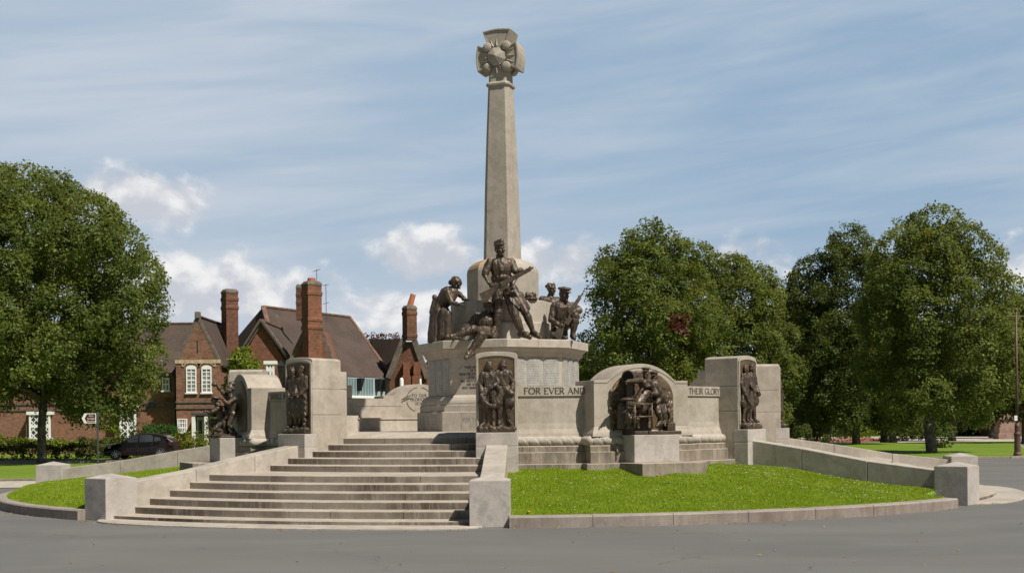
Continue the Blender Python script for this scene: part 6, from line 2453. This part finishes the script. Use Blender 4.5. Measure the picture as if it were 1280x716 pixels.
# gable wing roof
DG = 86.0
ga, gl, gr = W(325.5, 402.5, DG), W(296, 449, DG), W(362, 452, DG)
ridge_end = W(346, 411, 93)
back_l, back_r = W(318, 442, 94), W(392, 440, 93)
m.prism([ga, gr, (gr.x + 0.6, gr.y + 9, gr.z), (ga.x + 0.0, ga.y + 9, ga.z)], (0, 0, 0.14))
m.prism([ga, gl, (gl.x, gl.y + 9, gl.z), (ga.x, ga.y + 9, ga.z)], (0, 0, 0.14))
m.build('roof', M_ROOF, h2, hb)
m = MB()
m.beam(R1, F1.lerp(R1, 0.55), 0.34, 0.2)
m.beam(R1, R2, 0.26, 0.16)
m.beam(R2, F2, 0.24, 0.14)
m.beam(ga + V3(0, 0.3, 0.16), V3(ga.x, ga.y + 8.8, ga.z + 0.16), 0.26, 0.16)
m.build('ridge', M_RIDGE, h2, hb, bevel=0.03)
m = MB()
m.prism([(gl.x + 0.25, gl.y + 0.35, -0.1), (gr.x - 0.25, gl.y + 0.35, -0.1), (gr.x - 0.25, gl.y + 0.35, gr.z - 0.1), (ga.x, gl.y + 0.35, ga.z - 0.12), (gl.x + 0.25, gl.y + 0.35, gl.z - 0.05)], (0, 8.0, 0))
m.build('gable_wall', M_BRICKO, h2, hb)
m = MB()
m.beam(gl + V3(-0.1, 0.3, -0.1), ga + V3(0, 0.3, 0.12), 0.3, 0.2, (0, 1, 0))
m.beam(gr + V3(0.1, 0.3, -0.1), ga + V3(0, 0.3, 0.12), 0.3, 0.2, (0, 1, 0))
m.build('gable_coping', M_COPE, h2, hb, bevel=0.03)
# walls under the eaves
m = MB()
zz = F1.z - 0.15
ins = 0.8
m.prism([F1 + V3(0.3, ins, -0.2), F2 + V3(-ins, 0.6, -0.2), B2 + V3(-ins, -ins, -0.2), L1 + V3(ins, -0.2, -0.2)], (0, 0, -(zz + 0.1)))
m.build('wall', M_BRICK, h2, hb)
# white timbered front under the eaves
wa, wb = W(425, 470, 93.0), W(481, 474, 97.0)
dirw = (wb - wa)
dirw.z = 0
L_ = dirw.length
dirw.normalize()
nrmw = V3(dirw.y, -dirw.x, 0)
m = MB()


def onw(t, z, off=0.0):
    p = wa + dirw * (L_ * t) + nrmw * off
    return V3(p.x, p.y, z)


zt_, zb_ = wa.z - 0.05, ez(501, 95, 450)
m.prism([onw(0, zb_ - 3, 0), onw(1, zb_ - 3, 0), onw(1, zt_, 0), onw(0, zt_, 0)], -nrmw * 0.6)
m.build('rendered_wall', M_BLUEW, h2, hb)
z_lo, z_hi = ez(494, 95, 450), ez(473, 95, 450)
for t0, t1, nb in ((0.16, 0.34, 3), (0.42, 0.72, 5)):
    m = MB()
    m.prism([onw(t0, z_lo, 0.03), onw(t1, z_lo, 0.03), onw(t1, z_hi, 0.03), onw(t0, z_hi, 0.03)], -nrmw * 0.05)
    o = m.build('window', M_TEAL, h2, hb)
    m = MB()
    for i in range(nb + 1):
        t = t0 + (t1 - t0) * i / nb
        m.beam(onw(t, z_lo, 0.05), onw(t, z_hi, 0.05), 0.045, 0.04, nrmw)
    m.build('glazing_bar', M_BLUEW, o, hb)
m = MB()
m.beam(onw(0.10, z_lo - 0.12, 0.14), onw(0.76, z_lo - 0.12, 0.14), 0.3, 0.18)
m.build('sill', M_WHITE, h2, hb)
for t in (0.385, 0.80, 0.92):
    m = MB()
    m.prism([onw(t - 0.035, zt_ - 0.05, 0.0), onw(t + 0.05, zt_ - 0.05, 0.0), onw(t - 0.03, zt_ - 1.0, 0.0)], nrmw * 0.5)
    m.build('bracket', M_BLACK, h2, hb)
m = MB()
m.beam(F1 + V3(0, -0.05, -0.1), F2 + V3(0, -0.05, -0.1), 0.16, 0.16)
m.build('gutter', M_BLACK, h2, hb)


def chimney(parent, x0, x1, ytop, ybot, d, bands, m_, name='chimney', oct_=False, yaw=0.0):
    base = parent.location
    a, b_ = W(x0, ytop, d), W(x1, ybot, d)
    cx_, w = (a.x + b_.x) / 2, (b_.x - a.x)
    r = w / (math.cos(yaw) + math.sin(yaw)) / 2
    k = math.cos(yaw), math.sin(yaw)

    def ring(f, z):
        return [(cx_ + (sx * r * f) * k[0] - (sy * r * f) * k[1], a.y + (sx * r * f) * k[1] + (sy * r * f) * k[0], z) for sx, sy in ((-1, -1), (1, -1), (1, 1), (-1, 1))]
    m = MB()
    m.loft([ring(1.0, b_.z), ring(1.0, a.z)])
    for y_ in bands:
        z_ = ez(y_, d, (x0 + x1) / 2)
        m.loft([ring(1.0, z_ - 0.16), ring(1.09, z_ - 0.08), ring(1.09, z_ + 0.08), ring(1.0, z_ + 0.16)])
    c = m.build(name, m_, parent, base)
    m = MB()
    m.loft([ring(1.06, a.z + 0.0), ring(1.06, a.z + 0.12), ring(0.80, a.z + 0.30)])
    m.build('chimney_cap', M_COPE, c, base)
    return c, (cx_, a.y, a.z)


c1, t1 = chimney(h2, 276, 299, 367, 470, 91, (374.5, 385.0), M_BRICKD, yaw=0.62)
c2, t2 = chimney(h2, 376.5, 403.5, 357.5, 470, 85, (367.5, 400.0, 410.0), M_BRICKO, yaw=0.60)
m = MB()
m.lathe([(0.26, 0.2), (0.28, 0.25), (0.26, 0.5), (0.22, 0.52)], 12, t2)
m.build('chimney_pot', simple('red_pot', (0.40, 0.10, 0.07), 0.7), c2, hb)
m = MB()
m.tube([(t2[0] + 0.35, t2[1], t2[2]), (t2[0] + 0.35, t2[1], t2[2] + 1.1)], 0.02, 6)
m.beam((t2[0] + 0.1, t2[1], t2[2] + 0.95), (t2[0] + 0.6, t2[1], t2[2] + 1.1), 0.03, 0.03)
for zz_ in (0.2, -1.0, -2.0):
    m.beam((t2[0] + 0.75, t2[1], t2[2] + zz_ - 0.2), (t2[0] + 1.15, t2[1], t2[2] + zz_ - 0.1), 0.03, 0.03)
m.tube([(t2[0] + 0.95, t2[1], t2[2] - 2.4), (t2[0] + 0.95, t2[1], t2[2] + 0.1)], 0.02, 6)
m.build('aerial', M_GREY, c2, hb)
c3, t3 = chimney(h2, 370.5, 379, 361, 400, 92, (369, 379), M_BRICKD)
c4, t4 = chimney(h2, 502.5, 521.5, 387, 425, 97, (392, 420), M_BRICKD, yaw=0.55)
m = MB()
m.tube([(t4[0] + 0.02, t4[1], t4[2] + 0.2), (t4[0] + 0.30, t4[1], t4[2] + 1.15)], [0.24, 0.20], 12)
m.build('chimney_pot', M_TERRA, c4, hb)
# shouldered gable round chimney 2, and end gable under chimney 4
m = MB()
s0, s1, s2, s3 = W(366, 452, 85.4), W(384, 412, 85.4), W(398, 410, 85.4), W(412, 452, 85.4)
m.prism([V3(s0.x, s0.y, 0), V3(s3.x, s0.y, 0), V3(s3.x, s0.y, s3.z), V3(s2.x, s0.y, s2.z), V3(s1.x, s0.y, s1.z), V3(s0.x, s0.y, s0.z)], (0, 5.0, 0))
m.build('chimney_gable', M_BRICKO, h2, hb)
m = MB()
m.beam(s0 + V3(-0.1, 0.1, 0), s1 + V3(0, 0.1, 0.1), 0.45, 0.18, (0, 1, 0))
m.beam(s3 + V3(0.1, 0.1, 0), s2 + V3(0, 0.1, 0.1), 0.45, 0.18, (0, 1, 0))
m.build('gable_coping', M_COPE, h2, hb, bevel=0.03)
m = MB()
e0, e1, e2, e3 = W(487, 473, 97), W(504, 427, 97), W(518, 427, 97), W(533, 473, 97)
m.beam(e0 + V3(-0.1, -0.1, 0), e1 + V3(0, -0.1, 0.1), 0.45, 0.18, (0, 1, 0))
m.beam(e3 + V3(0.1, -0.1, 0), e2 + V3(0, -0.1, 0.1), 0.45, 0.18, (0, 1, 0))
m.build('gable_coping', M_COPE, h2, hb, bevel=0.03)
m = MB()
m.prism([V3(e0.x, e0.y, 0), V3(e3.x, e0.y, 0), V3(e3.x, e0.y, e3.z), V3(e2.x, e0.y, e2.z), V3(e1.x, e0.y, e1.z), V3(e0.x, e0.y, e0.z)], (0, 4.0, 0))
m.build('end_gable', M_BRICKD, h2, hb)
m = MB()
for x in (508, 521):
    q = W(x, 430, 96.6)
    for y_, w_, o_ in ((452, 0.24, 0.0), (470, 0.34, 0.15)):
        zq = ez(y_, 96.6, x)
        m.box(q.x - w_, q.x + w_, q.y - 0.25 - o_, q.y + 0.4 - o_, -0.1, zq)
m.build('buttress', M_BRICKO, h2, hb)
lattice(h2, 333, 343, 455, 470, 84.5, 2)
# --- far house on the right of the end gable
hb = gpt(545, 125)
h3 = thing('brick_house', 'small far red brick house end showing just left of the cross drum', 'house', hb, 0, 'brick houses at the left')
a, b_ = W(529, 455, 125), W(580, 455, 125)
m = MB()
m.box(a.x, b_.x, a.y, a.y + 6, -0.1, a.z - 0.2)
m.build('wall', M_BRICKO, h3, hb)
m = MB()
m.prism([(a.x - 0.2, a.y - 0.3, a.z - 0.4), (b_.x, a.y - 0.3, a.z - 0.4), (b_.x, a.y + 3, a.z + 1.4), (a.x + 1.6, a.y + 3, a.z + 1.4)], (0, 0, 0.15))
m.build('roof', M_ROOF, h3, hb)
q = W(537, 450, 125)
m = MB()
m.box(q.x - 0.45, q.x + 0.45, q.y, q.y + 0.9, a.z - 1, ez(453, 125, 537))
c_ = m.build('chimney', M_BRICKD, h3, hb)
m = MB()
m.lathe([(0.2, 0.0), (0.16, 0.5)], 10, (q.x, q.y + 0.4, ez(453, 125, 537)))
m.build('chimney_pot', M_TERRA, c_, hb)
# --- white gate posts
for x, y_, lab in ((502.5, 472, 'white round-topped post standing over the wall by the palm carving'), (526, 473, 'smaller white post standing over the dedication arch')):
    q = gpt(x, 70)
    zt_ = ez(y_, 70, x)
    m = MB()
    w_ = 0.11 if x < 510 else 0.06
    m.lathe([(w_, 0), (w_, zt_ - 0.15), (w_ * 0.85, zt_ - 0.05), (w_ * 0.4, zt_)], 14)
    o = m.build('white_post', M_WHITE, smooth=False)
    o.location = q
    tag(o, lab, 'post', 'white posts behind the parapet')

# --- distant red stone building at the right edge
hb = gpt(1290, 128)
h4 = thing('brick_building', 'reddish stone building glimpsed at the right edge behind the trees', 'building', hb, 0)
a, b_ = W(1251, 440, 128), W(1420, 440, 128)
m = MB()
m.box(a.x + 0.8, b_.x, a.y, a.y + 10, -0.1, a.z)
m.build('wall', M_BRICKO, h4, hb)
m = MB()
m.prism([(a.x + 0.5, a.y - 0.4, a.z - 0.1), (b_.x, a.y - 0.4, a.z - 0.1), (b_.x, a.y + 5, a.z + 3), (a.x + 1.5, a.y + 5, a.z + 3)], (0, 0, 0.2))
m.build('roof', M_ROOF, h4, hb)
m = MB()
q0, q1 = W(1262, 500, 127.8), W(1270, 520, 127.8)
m.box(q0.x, q1.x, q0.y - 0.02, q0.y + 0.1, q1.z, q0.z + 2.5)
m.build('window', M_GLASS, h4, hb)
hb = gpt(1262, 112)
m = MB()
q0, q1 = W(1249, 524, 112), W(1274, 524, 112)
m.box(q0.x, q1.x, q0.y, q0.y + 1.2, 0.0, q0.z)
m.box(q0.x - 0.15, q1.x + 0.15, q0.y - 0.15, q0.y + 1.35, q0.z, q0.z + 0.22)
m.box(q0.x + 0.4, q1.x - 0.4, q0.y + 0.2, q0.y + 1.0, q0.z + 0.22, q0.z + 0.5)
m.box(q0.x - 0.1, q1.x + 0.1, q0.y - 0.1, q0.y + 1.3, 0.0, 0.5)
o = m.build('stone_plinth', M_PINKW, None, hb, bevel=0.03)
o.location = hb
tag(o, 'pinkish stone plinth with a moulded top beside the lamp post at the right', 'plinth')

# ------------------------------------------------------------------ STREET FURNITURE
# lamp post at the right edge
d = 55.8
lb = gpt(1271.5, d, 0.09)
lp_ = thing('street_lamp', 'tall slim brown lamp post with ladder bar at the right edge', 'street lamp', lb)
zt_ = ez(389, d, 1272) - 0.09
m = MB()
m.lathe([(0.17, 0.0), (0.17, 0.10), (0.135, 0.16), (0.125, 0.85), (0.15, 0.90), (0.15, 0.98), (0.11, 1.03), (0.115, 1.30), (0.09, 1.36), (0.06, 1.42)], 16)
m.build('base', M_LAMP, lp_, smooth=False)
m = MB()
m.lathe([(0.058, 1.40), (0.052, 3.2), (0.045, zt_)], 12)
m.build('pole', M_LAMP, lp_, smooth=True)
m = MB()
m.tube([(-0.42, 0, zt_ - 0.22), (0.42, 0, zt_ - 0.22)], 0.022, 8)
m.ell((-0.42, 0, zt_ - 0.22), 0.04, 0.04, 0.04)
m.ell((0.42, 0, zt_ - 0.22), 0.04, 0.04, 0.04)
m.build('ladder_bar', M_LAMP, lp_)
m = MB()
m.lathe([(0.046, zt_ - 0.02), (0.065, zt_ + 0.01), (0.065, zt_ + 0.06), (0.03, zt_ + 0.10), (0.008, zt_ + 0.14)], 12)
m.build('finial', M_LAMP, lp_)
m = MB()
zp = ez(522, d, 1272) - 0.09
m.box(-0.15, -0.02, -0.085, -0.06, zp - 0.12, zp + 0.10)
m.build('number_plate', M_SIGNW, lp_)

# black lantern by the middle house
q = gpt(352, 70)
zl = ez(463, 70, 352)
lp2 = thing('street_lamp', 'black lantern on a post in front of the orange brick gable', 'street lamp', q)
m = MB()
m.tube([(0, 0, 0), (0, 0, zl - 0.4)], 0.05, 10)
m.build('pole', M_BLACK, lp2)
m = MB()
m.lathe([(0.12, zl - 0.42), (0.20, zl + 0.20), (0.24, zl + 0.24), (0.12, zl + 0.42), (0.03, zl + 0.55)], 6)
m.build('lantern', M_BLACK, lp2)

# finger sign
d = 60.0
q = gpt(122, d)
sg = thing('finger_signpost', 'dark signpost with a brown left-pointing arrow sign beside the hedge', 'sign', q)
zt_ = ez(515, d, 122)
m = MB()
m.tube([(0, 0, 0), (0, 0, zt_)], 0.045, 10)
m.ell((0, 0, zt_), 0.05, 0.05, 0.03)
m.build('pole', M_GREY, sg)
s0, s1 = W(102.2, 516.5, d), W(120.3, 528.6, d)
xl, xr, zl, zh = s0.x - q[0], s1.x - q[0], s1.z, s0.z
mid = (zl + zh) / 2


def finger(e, y0, y1):
    return [(xl + e * 1.3, y0, mid), (xl + 0.13 + e, y0, zl + e), (xr - e, y0, zl + e), (xr - e, y0, zh - e), (xl + 0.13 + e, y0, zh - e)]


m = MB()
m.prism(finger(0, -0.02, 0), (0, 0.03, 0))
pn = m.build('panel', M_SIGNW, sg)
m = MB()
p_ = [(xl + 0.14, -0.024, mid), (xl + 0.25, -0.024, zl + 0.035), (xr - 0.035, -0.024, zl + 0.035), (xr - 0.035, -0.024, zh - 0.035), (xl + 0.25, -0.024, zh - 0.035)]
m.prism(p_, (0, 0.006, 0))
m.build('brown_face', M_SIGNB, pn)
for i, s in enumerate(('Port', 'Sunlight', 'Museum')):
    cu = bpy.data.curves.new('lettering', 'FONT')
    cu.body = s
    cu.size = 0.115
    cu.align_x = 'CENTER'
    cu.extrude = 0.001
    to = bpy.data.objects.new('lettering', cu)
    COL.objects.link(to)
    dg = bpy.context.evaluated_depsgraph_get()
    dg.update()
    me = bpy.data.meshes.new_from_object(to.evaluated_get(dg))
    bpy.data.objects.remove(to)
    me.materials.clear()
    me.materials.append(M_SIGNW)
    o = link('lettering', me, pn)
    o.rotation_euler = (math.pi / 2, 0, 0)
    o.location = ((xl + 0.22 + xr) / 2, -0.028, zh - 0.155 - i * 0.125)

# ------------------------------------------------------------------ PARKED CAR
d = 70.0
fw, bw = W(145, 575, d), W(211, 575, d)
cb = ((fw.x + bw.x) / 2, fw.y, -0.004)
car = thing('parked_car', 'dark maroon hatchback parked nose-left behind the grey sloping wall', 'car', cb)
car.scale = (0.92, 0.92, 0.95)
# side outline: x along the car (front at -x), z up
outl = [(-2.02, 0.22), (-2.12, 0.42), (-2.08, 0.62), (-1.92, 0.74), (-1.30, 0.90), (-1.02, 0.95), (-0.35, 1.36), (0.10, 1.46), (0.75, 1.46), (1.35, 1.38), (1.72, 1.18), (2.02, 0.98), (2.08, 0.72), (2.10, 0.42), (2.02, 0.24)]


def half_w(z):
    if z < 0.95:
        return 0.86 - 0.10 * max(0, 0.45 - z) / 0.45
    return 0.86 - 0.21 * ((z - 0.95) / 0.51) ** 1.2


m = MB()
rings = []
for t in (-1, -0.93, 0.93, 1):
    f = 1.0 if abs(t) < 0.95 else 0.0
    ring = []
    for x, z in outl:
        w_ = half_w(z)
        endt = max(0, abs(x) - 1.5) / 0.6
        w_ -= 0.14 * endt ** 2
        k = 0.975 if f == 0 else 1.0
        ring.append((x * k, t * w_ if abs(t) == 1 else (1 if t > 0 else -1) * (w_ - 0.055), z * (0.985 if f == 0 else 1.0) + (0.01 if f == 0 else 0)))
    rings.append(ring)
m.loft(rings)
body = m.build('body', M_CAR, car, bevel=0.02)
for sy in (-1, 1):
    for pts, nm in (([(-0.92, 0.97), (-0.36, 1.31), (-0.02, 1.385), (-0.02, 0.98)], 'side_window'), ([(0.06, 0.98), (0.06, 1.39), (0.70, 1.39), (0.86, 1.30), (0.86, 0.99)], 'side_window'), ([(0.94, 1.0), (0.94, 1.28), (1.22, 1.24), (1.36, 1.06)], 'side_window')):
        m = MB()
        front = [(x, sy * (half_w(z) + 0.012), z) for x, z in pts]
        m.prism(front, (0, -sy * 0.03, 0))
        m.build(nm, M_GLASS, car)
    m = MB()
    m.ell((-0.86, sy * 0.98, 1.0), 0.09, 0.10, 0.07)
    m.build('door_mirror', M_CAR, car, smooth=True)
    for hx in (-0.15, 0.78):
        m = MB()
        m.box(hx - 0.1, hx + 0.1, sy * 0.875 - 0.012, sy * 0.875 + 0.012, 0.84, 0.87)
        m.build('door_handle', M_CAR, car)
    for hx in (-0.0,):
        m = MB()
        m.box(0.015, 0.028, sy * 0.866 - 0.006, sy * 0.866 + 0.006, 0.3, 0.96)
        m.box(-0.90, -0.888, sy * 0.866 - 0.006, sy * 0.866 + 0.006, 0.35, 0.94)
        m.build('door_seam', M_BLACK, car)
    m = MB()
    m.prism([(-1.98, sy * 0.66, 0.60), (-1.62, sy * 0.855, 0.66), (-1.58, sy * 0.86, 0.76), (-1.90, sy * 0.70, 0.73)], (0.0, sy * 0.015, 0.01))
    m.build('headlight', M_CLAMP, car)
    m = MB()
    m.prism([(2.06, sy * 0.60, 0.72), (1.80, sy * 0.85, 0.80), (1.76, sy * 0.84, 1.02), (1.99, sy * 0.62, 0.96)], (0.012, sy * 0.018, 0))
    m.build('tail_light', M_RLAMP, car)
m = MB()
m.prism([(1.40, -0.58, 1.375), (1.76, -0.62, 1.17), (1.76, 0.62, 1.17), (1.40, 0.58, 1.375)], (0.012, 0, 0.012))
m.build('rear_window', M_GLASS, car)
m = MB()
m.prism([(-1.00, -0.70, 0.972), (-0.40, -0.60, 1.345), (-0.40, 0.60, 1.345), (-1.00, 0.70, 0.972)], (-0.010, 0, 0.012))
m.build('windscreen', M_GLASS, car)
m = MB()
for i in range(14):
    pass
for wx in (-1.33, 1.30):
    for sy in (-1, 1):
        m = MB()
        pr = [(0.20, -0.10), (0.29, -0.105), (0.315, -0.07), (0.315, 0.07), (0.29, 0.105), (0.20, 0.10)]
        rings = [[(r * math.cos(2 * math.pi * j / 24), yy, r * math.sin(2 * math.pi * j / 24)) for j in range(24)] for r, yy in pr]
        m.loft(rings)
        ty = m.build('wheel', M_TYRE, car, smooth=False)
        ty.location = (wx, sy * 0.79, 0.315)
        m = MB()
        m.tube([(0, sy * 0.095, 0), (0, sy * 0.110, 0)], [0.06, 0.05], 12)
        for q_ in range(7):
            t = 2 * math.pi * q_ / 7
            m.beam((0.04 * math.cos(t), sy * 0.10, 0.04 * math.sin(t)), (0.205 * math.cos(t), sy * 0.10, 0.205 * math.sin(t)), 0.045, 0.02, (0, 1, 0))
        rr_ = [[(r * math.cos(2 * math.pi * j / 24), sy * yy, r * math.sin(2 * math.pi * j / 24)) for j in range(24)] for r, yy in ((0.195, 0.09), (0.215, 0.112), (0.225, 0.09))]
        m.loft(rr_, cap=False)
        m.build('rim', M_RIM, ty)
